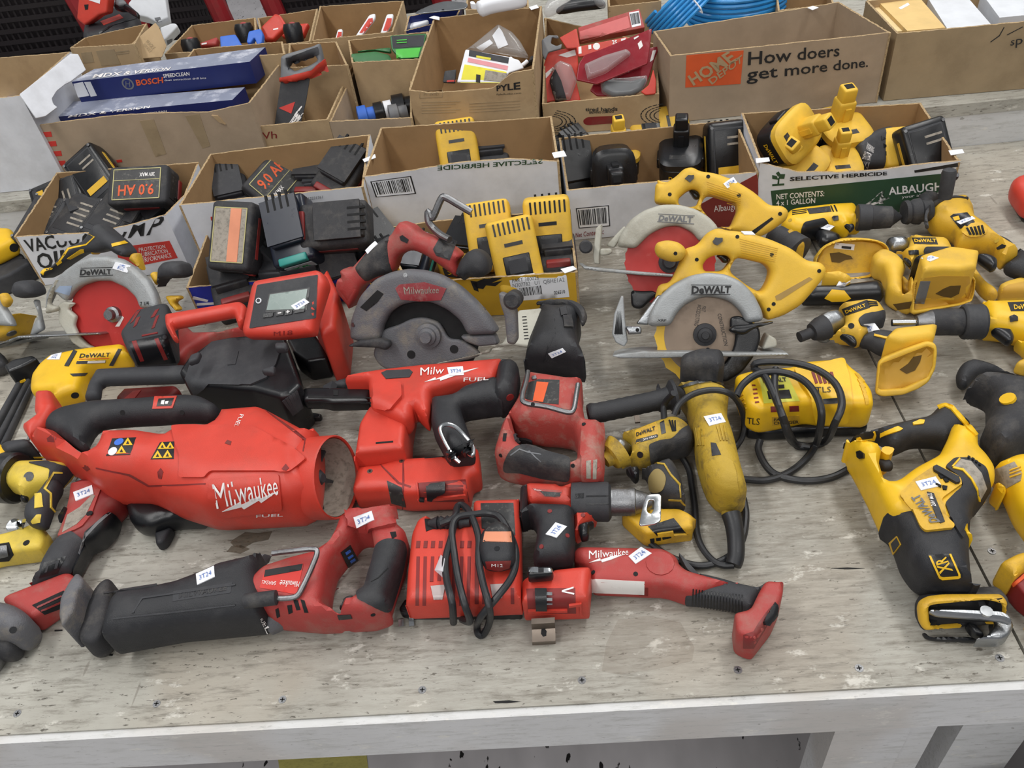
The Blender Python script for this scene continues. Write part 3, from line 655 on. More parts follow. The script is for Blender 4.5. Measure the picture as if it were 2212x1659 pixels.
t.patch('screw_recess', ['G 1005,500 1025,475 1042,500 1030,545 1010,540', 'G 1432,318 1448,297 1475,305 1468,330', 'G 1795,480 1820,448 1842,475 1815,500', 'G 300,285 330,262 358,280 345,310 305,308', 'G 525,470 560,462 575,480 555,495'], redk, .0006)
t.dots('screw_recess', 'G 780,122 1160,122', dark, r=5)
t.add('hang_loop', tube([at(*pts('G '+a)[0], z) for a, z in (('305,168', .05), ('250,175', .045), ('215,215', .04), ('185,280', .035), ('175,335', .03), ('215,355', .03), ('245,375', .03))], .0022), stl)
# --- rail nailer
t = Thing('framing_nailer', 'bright red cordless nailer with black grip and black rail magazine reaching left', 'power tool', g0('930,1050'))
body = t.add('housing', pillow('E 145,1078 240,1048 370,1028 620,1000 1142,975 1150,1060 1100,1180 870,1200 700,1240 690,1330 682,1425 655,1400 590,1352 575,1400 545,1445 500,1430 320,1330 300,1250 300,1160 150,1165', .03, .105, .018, fil=.006), red)
t.add('motor_end_cap', pillow('E 1115,975 1215,985 1248,1060 1240,1150 1228,1270 1188,1322 1100,1320 1090,1200 1110,1060', .028, .108, .03, fil=.01), blk)
gr = t.add('grip', pillow('E 690,1225 700,1205 830,1185 880,1140 1130,1075 1150,1325 1100,1330 880,1345 965,1570 950,1640 800,1650 690,1420', .035, .098, .024, fil=.012), blk)
t.add('magazine_tower', pillow('H 222,520 240,235 290,120 330,60 560,60 556,260 556,520 240,540', .01, .085, .008, fil=.004), red)
t.add('battery_housing', pillow('H 212,475 360,455 475,418 860,395 945,360 985,375 1012,600 955,625 940,732 740,745 550,750 400,720 205,700', 0, .075, .012, fil=.006), red)
t.add('magazine_rail', pillow('E -130,1150 0,1145 150,1150 302,1170 302,1282 60,1290 0,1275 -120,1262', .03, .075, .006), blks)
t.patch('magazine_ribs', ['E -100,1200 300,1205 300,1212 -100,1207', 'E -100,1230 300,1236 300,1243 -100,1237', 'E 60,1160 90,1162 90,1195 60,1192'], dark, .0008)
t.add('nosepiece', join(pillow('E 30,1120 150,1085 150,1150 60,1165', .03, .06, .006), bar(g0('E 60,1140', .06), g0('E 0,1172', .05), .02, .01)), blkg)
t.patch('facet', ['E 320,1130 430,1120 495,1125 500,1210 430,1290 330,1270'], red, .006, tree=True, fil=4)
t.patch('top_insert', 'E 365,1050 400,1035 545,1028 565,1045 545,1078 395,1088', blkg, .0012, tree=True)
t.text('Milw', 'E 615,1020 770,1012 760,1058 615,1070', wink, th=.0016); t.patch('lightning_bolt', 'E 640,1108 710,1078 712,1090 780,1062 900,1035 985,1018 820,1072 740,1100 738,1088', wink, .001)
t.text('FUEL', 'E 890,1078 1050,1074 1048,1098 888,1102', wink, bold=.01)
t.dots('end_cap_screw', 'E 1185,1205', redk, r=9)
t.patch('slot', 'H 330,312 440,302 440,312 330,322', dark, .0006); t.patch('long_slot', 'H 640,410 785,398 785,402 640,414', dark, .0006)
t.dots('brass_screw', 'H 495,430 292,495', brz, r=6); t.dots('screw_socket', 'H 495,430 292,495', dark, r=2.5, th=.0012)
tm = t.patch('battery_terminal_bay', 'H 600,570 900,548 925,690 610,690', redk, .0005, tree=True)
t.patch('terminal_block', ['H 655,590 775,575 775,625 700,650 690,668 660,665', 'H 610,660 640,662 640,672 612,670'], blks, .006, tm); t.patch('bay_rail', ['H 595,670 900,640 918,690 905,695 885,660 600,685', 'H 590,570 600,570 612,690 602,690'], red, .003, tm)
lb = t.patch('rating_label', 'H 400,555 495,598 522,725 430,700', labd, .0006)
t.patch('seam', ['H 355,455 365,455 480,565 555,590 550,600 470,575', 'H 500,430 508,430 512,560 505,740 498,740'], redk, .0006)
hk = [at(*pts('H '+a)[0], z) for a, z in (('865,440', .09), ('820,395', .096), ('765,300', .103), ('740,225', .107), ('775,197', .108), ('840,215', .105), ('900,275', .1), ('950,345', .098), ('945,395', .095), ('900,360', .09))]
t.add('belt_hook', tube(hk, .0028), chr_); t.patch('hook_mount', 'H 790,370 860,330 950,300 945,380 870,400 800,430', blks, .004)
t.add('trigger', pillow('E 590,1290 640,1285 670,1340 650,1380 600,1345', .045, .085, .006), red)
t.sticker('E 785,1018 885,1010 892,1062 797,1068')
# --- reciprocating saw in the middle, pointing away
t = Thing('reciprocating_saw', 'dusty red reciprocating saw with black boot pointing to the cartons, right of the nailer', 'power tool', g0('1190,980'))
t.add('front_boot', pillow('E 1385,600 1450,625 1520,620 1600,650 1640,740 1610,850 1625,900 1655,960 1670,1040 1650,1110 1560,1085 1450,1070 1280,1060 1280,1010 1300,900 1330,800 1370,680', .004, .088, .038, fil=.01), blk)
t.add('nose_flange', pillow('E 1345,610 1370,590 1450,580 1560,582 1620,600 1665,640 1680,700 1660,745 1640,755 1620,680 1580,640 1500,615 1440,630', .055, .10, .012, fil=.008), blkd)
body = t.add('body', pillow('E 1280,1050 1450,1065 1560,1085 1650,1115 1640,1260 1665,1370 1765,1372 1770,1500 1765,1840 1660,1850 1560,1830 1330,1780 1150,1720 1095,1640 1100,1560 1140,1400 1230,1250 1260,1180', .008, .082, .026, holes=['E 1205,1455 1240,1490 1325,1500 1400,1520 1500,1525 1600,1535 1625,1565 1610,1610 1565,1620 1400,1570 1300,1520 1240,1520'], fil=.008), redd)
gr = t.patch('grip', 'H 1145,440 1180,370 1230,335 1320,330 1420,370 1570,410 1565,560 1400,540 1240,500 1145,500', blkd, .0022, tree=True, fil=10)
t.patch('grip_seam', ['H 1185,390 1245,350 1300,370 1380,385 1385,392 1300,378 1245,358 1190,398', 'H 1300,368 1380,440 1385,436 1308,364'], gry, .0005, gr)
t.patch('battery_mount', 'H 1655,200 1765,195 1775,340 1755,585 1650,575 1640,480', redd, .005, tree=True)
t.patch('terminal_slots', ['H 1670,430 1700,425 1700,540 1672,540', 'H 1715,425 1738,420 1735,545 1712,545'], lab, .0006)
t.patch('trigger', 'H 1205,262 1240,280 1290,285 1325,300 1330,322 1240,320 1215,300', blkd, .004)
lb = t.patch('rating_label', 'E 1290,1115 1370,1088 1500,1095 1495,1250 1380,1240 1270,1210', labd, .0006, tree=True); t.patch('label_logo_block', 'E 1355,1105 1430,1110 1395,1235 1330,1225', oink, .0005, lb)
t.add('hanging_hook', tube([at(*pts('E '+a)[0], z) for a, z in (('1300,1040', .09), ('1285,1120', .094), ('1265,1190', .096), ('1280,1240', .095), ('1420,1265', .094), ('1555,1300', .092), ('1590,1280', .092), ('1605,1200', .094), ('1618,1120', .094))], .0034), stl)
t.patch('collar_screws', ['E 1325,1075 1350,1070 1355,1090 1330,1095'], stl, .002); t.dots('screw_recess', 'H 1330,70 1125,395 1585,460 1655,195', dark, r=4.5)
t.text('Milwaukee', 'E 1470,700 1480,900 1420,990 1395,980', blkg, bold=.02); t.patch('boot_rib', ['E 1520,690 1570,680 1580,760 1530,760', 'E 1500,640 1540,630 1545,680 1510,690'], blkd, .003)
t.patch('side_switch', 'H 1145,255 1165,255 1158,305 1138,305', dark, .0008)
t.sticker('E 1428,925 1520,890 1542,915 1452,952')
# --- charger, front
t = Thing('battery_charger', 'red dual battery charger with grille slots and coiled black cord at the front', 'charger', g0('1000,1330'))
t.add('lower_tray', pillow('H 480,1385 520,1300 560,1330 1265,1400 1255,1440 560,1440 500,1420', 0, .02, .004), blks)
body = t.add('housing', pillow('H 600,830 615,795 680,795 680,850 905,840 950,830 952,690 1235,682 1250,700 1258,1000 1268,1395 1240,1415 540,1418 532,1380 540,1190 565,920', .012, .062, .012, fil=.006), red)
t.patch('cord_entry', 'H 640,800 690,800 810,800 815,860 800,862 690,865 650,880', dark, .0008)
t.add('strain_relief', ld(g0('H 665,830', .062), g0('H 825,822', .064), [(0, .004), (.012, .009)]+[(.012+.004*i, .009 if i % 2 else .0065) for i in range(9)]+[(.052, .006)]), blk)
lb = t.patch('rating_label', 'H 998,700 1205,698 1218,905 1005,860', labd, .0006)
sl = ['H %g,%g %g,%g %g,%g %g,%g' % (x, 940, x+24, 940, x+20, 985, x-4, 985) for x in (590, 637, 684, 733, 780, 870, 916)]
sl += ['H %g,%g %g,%g %g,%g %g,%g' % (x, 1040, x+20, 1040, x+14, b, x-8, b) for x, b in ((590, 1350), (635, 1350), (682, 1200), (730, 1195), (820, 1350), (868, 1350), (915, 1350))]+['H 960,1080 985,1080 985,1340 960,1340', 'H 1190,1240 1210,1240 1212,1340 1190,1340', 'H 1005,1240 1025,1240 1027,1340 1007,1340']
t.patch('vent_slots', sl, redk, .0006)
for q in ('H 680,1230 775,1222 755,1310 700,1312', 'H 1060,1220 1155,1215 1140,1250 1135,1300 1075,1300'):
    w_ = t.patch('indicator_lens', q, mat('translucent_lens', 'b9aaa8', .2), .0015)
cd_ = [('H 830,815', 70), ('H 815,900', 72), ('H 775,1050', 72), ('H 780,1180', 71), ('H 815,1330', 70), ('H 825,1460', 30)]
cs = lambda L, n='cord': t.add(n, tube([at(*pts(a)[0], z/1000) for a, z in L], .0042, 10), cord)
cs([('H 745,830', 68), ('H 830,790', 72), ('H 850,720', 60), ('H 890,715', 60), ('H 940,780', 72), ('H 985,920', 78), ('H 985,1060', 80), ('H 1010,1200', 78), ('H 1050,1350', 74), ('H 1055,1450', 30), ('H 1020,1530', 6), ('H 985,1535', 6), ('H 975,1480', 12), ('H 1000,1420', 55), ('H 1100,1300', 72), ('H 1190,1180', 76), ('H 1220,1080', 72), ('H 1210,960', 70), ('H 1130,800', 74), ('H 1050,765', 72), ('H 950,770', 74), ('H 850,790', 75), ('H 815,870', 74), ('H 830,1020', 73), ('H 855,1180', 73), ('H 895,1340', 72), ('H 930,1450', 40), ('H 880,1440', 20)])
cs(cd_)
t.add('plug_prongs', join(tube(P3('725,1275,10 731,1271,8'), .001, sm=0), bar(g0('H 490,1440', .004), g0('H 492,1485', .003), .006, .0015), bar(g0('H 555,1430', .004), g0('H 558,1482', .003), .006, .0015)), chr_)
t.sticker('H 745,1030 770,1055 755,1172 706,1128', txt='')
t = Thing('slide_battery', 'small black slide pack battery seated on the red charger under its cord', 'battery', g0('1080,1190', .062))
t.add('case', pillow('H 1000,900 1030,850 1110,812 1180,850 1218,920 1222,1080 1200,1120 1110,1145 1020,1120 985,1010', .063, .092, .012, fil=.006), blk)
l_ = t.patch('rating_label', 'H 1018,895 1060,830 1110,815 1165,840 1195,945 1015,945', labd, .0006, tree=True, fil=5); t.patch('orange_block', 'H 1025,880 1190,880 1197,948 1013,945', mat('faded_orange_print', 'dd8f6c', .5), .0004, l_)
t.dots('release_button', 'H 1102,988', blks, r=6); b_ = t.patch('front_band', 'H 1030,1070 1190,1065 1180,1110 1110,1130 1040,1115', redk, .001, tree=True); t.text('M12', 'H 1068,1085 1138,1085 1138,1102 1068,1102', wink, b_)
# --- drill
t = Thing('cordless_drill', 'red and black cordless drill with steel belt clip, chuck pointing right, beside the charger', 'power tool', g0('1230,1250'))
a, b = g0('H 1262,690', .045), g0('H 2060,690', .045); L_ = np.linalg.norm(b-a)
ax = lambda s: at(*pts('H '+s)[0], .045)
d0 = ax('1250,690'); dl = lambda s: float(np.linalg.norm(ax(s)-d0))
t.add('motor_housing', pillow('H 1255,640 1275,590 1310,568 1490,578 1510,592 1565,570 1600,580 1600,770 1690,750 1735,770 1740,830 1700,860 1640,950 1600,960 1590,800 1400,770 1310,770', .012, .082, .024, fil=.006), red)
t.add('rear_cap', pillow('H 1255,640 1268,595 1300,585 1305,660 1300,860 1280,880 1255,860', .01, .084, .02, fil=.006), blk)
ck = t.add('torque_collar', ld(d0, ax('2100,690'), [(dl('1580,690'), .0), (dl('1580,690'), .0235), (dl('1640,690'), .0245), (dl('1650,690'), .0238), (dl('1800,690'), .0248), (dl('1815,690'), .024), (dl('1830,690'), .0195)], 36), gry if 0 else blkg)
t.add('chuck', ld(d0, ax('2100,690'), [(dl('1825,690'), .018)]+[(dl('%g,690' % (1830+i*12)), .0172 if i % 2 else .0177) for i in range(12)]+[(dl('1980,690'), .0172), (dl('1985,690'), .0155), (dl('2060,690'), .011), (dl('2090,690'), .007)], 30), stl)
t.patch('collar_marks', ['H 1600,640 1655,635 1655,665 1600,668', 'H 1670,650 1810,648 1810,656 1670,658', 'H 1670,700 1812,698 1812,706 1670,708'], blks, .0006, ck)
gr = t.add('grip', pillow('H 1305,700 1400,700 1590,730 1600,960 1590,1050 1570,1150 1335,1150 1350,1000 1370,900 1330,860 1265,880 1260,780', .014, .074, .024, fil=.01), blk)
t.add('trigger', pillow('H 1612,850 1650,820 1715,815 1722,850 1690,870 1690,930 1665,950 1640,945', .03, .062, .008), blks)
t.dots('screw_recess', 'H 1438,750 1650,775 1550,905 1385,975', redk, r=5)
t.add('battery_base', pillow('H 1268,1235 1290,1180 1480,1120 1640,1105 1690,1130 1705,1180 1690,1400 1670,1435 1290,1435 1270,1390', .004, .07, .01, fil=.005), red)
bb = t.patch('terminal_bay', 'H 1290,1245 1600,1240 1605,1400 1300,1400', redk, .0006, tree=True); t.patch('terminal_block', ['H 1345,1255 1420,1255 1420,1360 1350,1360'], blks, .006, bb); t.patch('contact_strips', ['H 1420,1275 1455,1275 1455,1283 1420,1283', 'H 1420,1300 1455,1300 1455,1308 1420,1308', 'H 1420,1325 1455,1325 1455,1333 1420,1333'], chr_, .004, bb)
t.patch('bay_frame', ['H 1300,1375 1550,1370 1550,1382 1300,1390', 'H 1560,1340 1640,1330 1640,1400 1632,1400 1630,1345 1560,1352'], red, .003, bb)
t.patch('chalk_mark', ['H 1515,1255 1590,1232 1590,1242 1530,1260 1595,1272 1592,1282 1515,1265'], wink, .0006)
t.add('clip_bracket', pillow('H 1300,1140 1320,1105 1460,1110 1462,1190 1300,1200', .05, .082, .005), blks); t.patch('spring_bars', ['H 1302,1108 1365,1110 1365,1140 1302,1138', 'H 1400,1115 1460,1118 1460,1140 1400,1140'], chr_, .001)
cl = [g0('H 1395,1430', .03), g0('H 1395,1465', .028), g0('H 1398,1500', .016), g0('H 1400,1540', .012), g0('H 1400,1580', .009), g0('H 1400,1596', .002)]
def strip(C, w, th=.0015):
    vs = []; fs = []
    for c_ in C:
        for i in (-1, 1): vs += [c_+np.array((i*w/2, 0, 0)), c_+np.array((i*w/2, 0, -th))]
    for i in range(len(C)-1): q = i*4; fs += [(q, q+4, q+6, q+2), (q+1, q+3, q+7, q+5), (q, q+1, q+5, q+4), (q+2, q+6, q+7, q+3)]
    q = len(C)*4-4; return vs, fs+[(0, 2, 3, 1), (q, q+1, q+3, q+2)]
w_ = float(np.linalg.norm(g0('H 1322,1500', .015)-g0('H 1470,1500', .015)))
t.add('belt_clip', strip(cl, w_), brz, label='bronze belt clip'); t.patch('clip_slot', 'H 1385,1500 1405,1498 1418,1515 1415,1545 1395,1550 1382,1530', dark, .0006)
lb = t.patch('rating_label', 'H 1325,605 1520,620 1500,660 1400,655', redw, .0005, tree=True); t.patch('label_black_band', 'H 1375,622 1515,632 1500,660 1410,655', labd, .0004, lb); t.text('Milwaukee', 'H 1335,608 1385,612 1385,622 1345,620', wink, lb)
t.sticker('H 1413,900 1475,825 1545,850 1482,922')
# --- stick light
t = Thing('stick_light', 'red stick work light with white lens strip and black ribbed handle', 'work light', g0('1450,1300'))
t.add('lamp_head', pillow('H 1590,1050 1612,990 1650,975 2150,985 2212,1020 2260,1080 2260,1180 2215,1300 2110,1310 1700,1275 1700,1170 1600,1110', 0, .042, .012, fil=.008), redw)
t.patch('lens', 'H 1702,1180 2042,1198 2040,1280 1705,1268', mat('milky_white_lens', 'e4e2de', .3, var=.01), .0008, tree=True)
t.add('neck', pillow('I -40,940 60,908 130,940 210,1040 350,1075 440,1100 515,1125 530,1150 240,1260 120,1215 40,1205 -40,1180', 0, .042, .014, fil=.008), redw)
gr = t.add('grip', pillow('I 170,960 240,1040 440,1085 520,1110 650,1140 690,1110 740,1100 750,1115 680,1170 600,1330 545,1305 460,1280 330,1265 220,1250 215,1210 250,1130 320,1100', .0, .044, .016, fil=.008), blkg)
t.patch('grip_ribs', ['I %g,%g %g,%g %g,%g %g,%g' % (x, 1150+(x-260)*.12, x+7, 1150+(x-260)*.12, x+2, 1250+(x-260)*.16, x-5, 1250+(x-260)*.16) for x in range(262, 560, 18)], blks, .0006, gr)
t.patch('battery_shoulder', 'I 680,1180 760,1110 795,1130 785,1260 740,1390 645,1390 ', redw, .001)
t.add('battery_socket', pillow('I 500,1360 520,1310 600,1290 650,1200 690,1120 765,1108 793,1130 780,1250 730,1380 610,1560 560,1558 505,1500', 0, .05, .006, fil=.006), redw)
bk = t.patch('socket_recess', 'I 650,1350 700,1280 745,1235 730,1310 680,1400 620,1500 560,1500 560,1420 620,1400', redk, .0006, tree=True); t.patch('contact_block', 'I 675,1345 740,1235 752,1250 745,1300 700,1360 680,1362', blks, .004, bk)
t.text('Milwaukee', 'H 1688,1005 1940,992 1938,1030 1690,1055', wink); t.patch('lightning_bolt', 'H 1690,1078 1760,1052 1762,1062 1830,1040 1905,1030 1830,1060 1770,1078 1766,1066', wink, .001)
t.dots('screw_recess', 'H 1715,1140 1985,1150', dark, r=5); t.dots('pivot_cap', 'I 70,1000', redw, r=29, th=.0012); t.sticker('H 1940,1040 2020,982 2088,1022 1985,1088')
# --- red circular saw
t = Thing('circular_saw', 'dusty red and grey circular saw with steel hanging hook, standing behind the red nailer', 'power tool', g0('E 700,1020'))
F, hp = saw_frame('E 660,815', .088, -8, 28)
t.add('motor_housing', flathe(F, hp, [(-.10, .03), (-.095, .038), (-.034, .044), (-.028, .03)]), redk)
gd = t.add('upper_guard', pillow('E 165,790 175,700 230,560 330,450 430,405 540,385 650,392 760,420 880,490 980,580 1060,670 1120,770 1085,800 915,810 870,720 790,650 690,600 600,592 500,610 430,660 385,750 375,830 230,850 165,830', -.022, .008, .010, fr=F, fil=.008, s=.004), grgd)
t.add('blade_cavity', fdisc(F, hp, .0, .078, -.024, -.016, 48), dark)
t.add('lower_guard', pillow('E 345,830 380,770 480,740 560,700 640,690 740,720 800,830 870,830 960,880 1010,930 940,960 820,985 700,1010 560,1040 420,1035 350,1000 310,930', -.016, -.006, .004, fr=F, fil=.008), grgd)
t.add('arbor_nut', flathe(F, hp, [(-.008, .020), (.0, .019), (.002, .014), (.006, .013), (.008, .009), (.014, .008), (.014, .001)]), grgd)
for q in ('E 555,932', 'E 828,898'): t.add('guard_hole', fdisc(F, px1(q), .0, .0065, -.0065, -.0055, 20), dark)
lg = t.patch('name_plate', 'E 455,510 480,485 640,470 780,510 745,585 610,588 490,580', mat('faded_maroon_plate', '8c3035', .5, dirt=.5, ds=60, dc='a88a84'), .0015, tree=True); t.text('Milwaukee', 'E 505,500 735,498 730,540 515,548', lab, lg)
t.add('guard_lever', pillow('E 160,870 240,835 370,822 430,840 435,870 400,905 350,890 160,882', 0, .016, .005, fr=F, fil=.005), blkd)
t.patch('guard_window', 'E 340,520 230,630 270,655 340,600 380,545', dark, .0006, tree=True)
c0 = F.hit(*px1('E 700,1000')); 
t.add('base_shoe', pillow('E 700,1000 1060,915 1070,890 1190,870 1330,890 1390,640 1240,655 1140,860 980,930 720,990', .012, .020, .004, fr=Frame(g0('E 1250,900', .05), -8, 78), fil=.003, k=0), guardb)
for i in range(9): pass
t.patch('shoe_scale', ['E %g,%g %g,%g %g,%g %g,%g' % (1262+i*2, 690+i*20, 1290+i*2, 688+i*20, 1290+i*2, 693+i*20, 1262+i*2, 695+i*20) for i in range(8)], dark, .0006)
t.add('rip_fence_bracket', pillow('E 1115,540 1140,530 1185,545 1235,640 1240,830 1215,870 1165,860 1150,690 1120,600', .03, .05, .005, fr=F), grgd)
t.add('depth_knob', flathe(F, px1('E 1240,548'), [(.03, .012), (.055, .0125), (.058, .009)]), blkd)
t.add('blade_bracket', pillow('E 870,810 1100,790 1120,860 990,880 900,850', -.02, .0, .004, fr=F), grgd)
H_ = dict(fr=F, fil=.008)
t.add('handle', pillow('E 70,520 110,430 100,400 150,375 190,380 300,250 430,175 465,110 500,80 590,100 640,150 740,180 860,250 905,290 865,330 870,440 780,395 650,300 570,260 500,290 470,390 410,420 280,480 180,635', -.085, -.035, .018, **H_), redw)
t.add('grip', pillow('E 190,380 300,250 460,155 480,290 470,400 370,425 280,470 215,430', -.092, -.028, .022, **H_), blkd)
t.add('front_knob', pillow('E 830,420 870,330 930,265 1000,255 1060,290 1080,350 1060,410 1000,440 920,430 905,460 860,440', -.085, -.025, .025, **H_), blkd)
t.patch('hook_plate', 'E 695,260 745,170 845,215 800,330 715,300', blkd, .0015, tree=True); t.dots('socket_screw', 'E 730,262 783,292', blks, r=8)
t.patch('lock_button', 'E 482,180 500,170 540,200 530,222 490,205', blks, .0015)
def fpt(s, h): q = px1(s); u = F.hit(q[0], q[1], h); return F.w(u[0], u[1], h)
t.add('rafter_hook', tube([fpt('E 800,200', -.04), fpt('E 745,170', -.05), fpt('E 700,130', -.06), fpt('E 665,80', -.06), fpt('E 665,20', -.06), fpt('B 690,1390', -.06), fpt('B 745,1270', -.06), fpt('B 775,1258', -.06), fpt('B 850,1300', -.06), fpt('B 938,1352', -.06)], .0055), stl)
t.add('battery_foot', pillow('E 68,520 110,430 220,440 280,480 180,635 150,620', -.10, -.02, .006, **H_), redw)
t.sticker('E 265,270 325,208 345,228 280,292', ang=0)
t.dots('guard_screw', 'E 518,425 1022,638 185,742', stl, r=5)
# --- inflator
t = Thing('tire_inflator', 'red inflator with tilted grey display face and black battery at left', 'power tool', g0('D 1500,1150'))
t.add('battery', pillow('D 785,830 870,655 1050,628 1105,680 1135,940 1110,1010 870,1010 820,910', .03, .125, .01, fil=.005), blkg)
t.patch('battery_face', 'D 820,850 1060,800 1120,985 880,1000', blks, .0008); t.patch('red_contacts', ['D 840,850 870,845 920,970 895,975', 'D 985,835 1010,830 1070,960 1045,965', 'D 905,810 1005,790 1005,798 905,818'], redk, .0012)
t.patch('battery_slots', ['D 868,660 895,650 850,720 830,735', 'D 990,650 1015,640 985,690 960,700', 'D 870,700 895,690 870,745 850,760', 'D 995,690 1015,680 985,760 965,770'], redk, .0008)
t.add('handle', pillow('D 1050,690 1070,675 1540,600 1580,640 1570,760 1530,780 1500,690 1110,770 1150,860 1110,850 1060,760', .10, .135, .014, fil=.008), red)
t.add('lower_body', pillow('D 1100,735 1150,720 1240,800 1380,790 1550,765 1570,820 1400,845 1230,940 1180,1000 1120,990', 0, .07, .01, fil=.006), redw)
FI = Frame(at(*px1('D 1800,600'), .165), -9, 55)
t.add('right_leg', pillow('D 2030,560 2060,430 2120,500 2215,720 2218,1010 2145,1100 2070,900 2010,790', 0, .125, .014, fil=.006), red)
t.add('left_leg', pillow('D 1555,700 1640,690 1660,900 1600,860 1550,800', .03, .12, .012, fil=.006), red)
t.add('inner_cavity', pillow('D 1830,850 2020,830 2080,930 2120,1060 1990,1085 1900,1000', 0, .05, .006), blks)
hd = t.add('display_head', pillow('D 1545,780 1600,500 1620,460 2030,398 2075,430 2110,500 2040,740 2030,820 1800,840 1580,830', -.035, .0, .012, fr=FI, fil=.006), red)
fp = t.patch('control_panel', 'D 1590,765 1640,490 2025,425 2010,700', blkg, .0012, tree=True, fil=3)
t.patch('display', 'D 1700,650 1722,550 1960,515 1940,640', lcd, .001, fp); t.patch('display_bezel', 'D 1690,665 1712,545 1975,505 1955,650', blks, .0005, fp)
t.dots('power_button', 'D 1650,590', wht, fp, r=6, th=.002); t.dots('power_symbol', 'D 1650,590', blkg, fp, r=4, th=.0026)
t.patch('buttons', ['D 1680,675 1745,665 1740,690 1678,700', 'D 1762,662 1812,655 1808,680 1760,688', 'D 1820,655 1865,648 1862,675 1818,682', 'D 1880,648 1945,640 1940,660 1878,670'], blks, .0018, fp); t.text('-', 'D 1775,668 1798,665 1798,672 1775,675', wink, fp, th=.003, bold=.03); t.text('+', 'D 1828,655 1852,650 1852,670 1828,674', wink, fp, th=.003, bold=.03)
t.text('M18', 'D 1745,785 1865,775 1862,805 1745,812', redk)
t.sticker('D 1855,622 1940,575 1972,600 1888,655')
# --- yellow headed tool with black handle and black battery box
t = Thing('cordless_power_head', 'yellow motor head with black bar handle joined to black battery box behind leaf blower', 'power tool', g0('D 900,1230'))
t.add('motor_head', pillow('D 205,1080 250,1000 320,940 490,905 650,885 780,880 812,905 858,985 840,1018 640,1040 580,1080 560,1150 545,1230 430,1272 365,1255 370,1215 240,1230 208,1170', .012, .105, .018, fil=.006), yel)
t.add('handle', pillow('D 560,1130 615,1025 860,1015 1200,1006 1240,1060 1190,1118 660,1135 650,1225 545,1238', .04, .095, .012, fil=.008), blkg)
bx = t.add('battery_box', pillow('D 1185,1095 1210,980 1350,850 1480,832 1780,825 1835,860 1900,1050 1985,1290 1945,1425 1880,1430 1700,1370 1300,1300 1200,1160', 0, .125, .008, fil=.004), blks)
ld_ = t.patch('box_lid', 'D 1188,1085 1215,985 1352,858 1480,835 1778,828 1805,860 1760,1000 1700,1085 1600,1128 1335,1122 1245,1190', blkg, .003, tree=True, g=6)
t.patch('raised_frame', 'D 1450,1000 1478,918 1522,912 1500,995', blkg, .001); t.text('CLOSE', 'D 1462,992 1484,925 1510,920 1490,988', gry)
t.add('latch_clip', pillow('D 1750,860 1832,862 1838,920 1760,915', .11, .135, .004), blkg); t.add('latch_clip', pillow('D 1665,1030 1755,1005 1755,1070 1680,1060', .11, .135, .004), blkg); t.add('latch_clip', pillow('D 1215,935 1285,920 1270,985 1200,1000', .10, .125, .004), blkg)
t.patch('box_ribs', ['D %g,%g %g,%g %g,%g %g,%g' % (1800+i*18, 1225-i*14, 1818+i*18, 1215-i*14, 1880+i*12, 1310-i*10, 1866+i*12, 1318-i*10) for i in range(5)], blkg, .002)
t.add('box_foot', pillow('D 1870,1350 1980,1300 2055,1320 2050,1355 1960,1365 1900,1400', 0, .02, .004), blks)
t.patch('vent_bar', ['D 412,1005 470,905 492,912 438,1008', 'D 696,998 755,898 776,900 722,1002'], blkg, .0015)
t.text('DeWALT', 'D 515,928 705,920 700,945 505,955', bink, bold=.02); t.patch('underline', 'D 505,960 695,952 695,956 503,964', oink, .0006)
lb = t.patch('model_strip', 'D 490,975 675,968 672,985 485,993', blkg, .0005, tree=True); t.patch('white_segment', 'D 560,974 672,970 670,983 556,988', wink, .0005, lb)
t.patch('shoulder_badge', 'D 445,1055 560,1048 540,1068 465,1072', blkg, .0006)
t.dots('hex_bolt', 'D 478,1192', blks, r=7); t.sticker('D 300,965 330,938 395,922 380,965')
t = Thing('power_tool_base', 'dark red tool housing mostly hidden under the black bar handle', 'power tool', g0('D 950,1240'))
t.add('housing', pillow('D 745,1225 795,1150 1125,1142 1170,1200 1100,1290 800,1290', 0, .05, .01), redk); t.patch('facet', 'D 850,1165 900,1160 860,1210 790,1215', redw, .001)
# --- left side tools
t = Thing('oscillating_tool', 'dark red and black angled multi-tool leaning under the leaf blower at left', 'power tool', g0('M 450,1200'))
t.add('body', pillow('M 475,430 620,408 690,480 832,575 826,645 785,690 765,770 690,855 600,895 550,985 505,1065 430,1060 195,1115 222,1050 330,860 380,780 430,650 460,520', .004, .075, .022, fil=.01), redk)
t.patch('front_panel', 'M 470,435 610,420 660,470 600,640 540,715 480,745 380,785 432,650 462,520', redw, .002, tree=True, fil=6)
t.patch('grip', 'M 385,790 470,750 500,775 535,800 525,880 490,950 440,1050 200,1105 228,1050 330,865', blkg, .003, tree=True, fil=8); t.patch('side_grip', 'M 545,760 640,680 700,625 735,640 785,690 765,770 690,852 600,892 550,980 500,1062 460,1010 510,900 545,850', blks, .003, tree=True, fil=8)
t.patch('strap_loop_recess', 'M 255,1050 290,950 430,910 375,1020', blks, .001, tree=True); t.patch('loop_ridge', ['M 290,1015 310,960 390,935 375,985 355,990 365,955 320,970 305,1010'], blkg, .0012)
lb = t.patch('rating_label', 'M 440,640 520,590 600,510 620,515 560,640 500,700 405,755', lab, .0006)
t.patch('lever_edge', 'M 705,622 722,628 640,700 560,785 520,900 510,890 545,775 625,690', gry, .0008)
t.dots('screw_recess', 'M 583,630', dark, r=6); t.patch('side_button', 'M 388,655 430,590 440,600 425,640 400,695', blks, .003)
t.add('battery_foot', pillow('M 38,1180 60,1160 190,1112 430,1028 480,1045 530,1092 542,1130 505,1250 420,1300 265,1392 130,1300 45,1225', 0, .06, .008, fil=.006), redw)
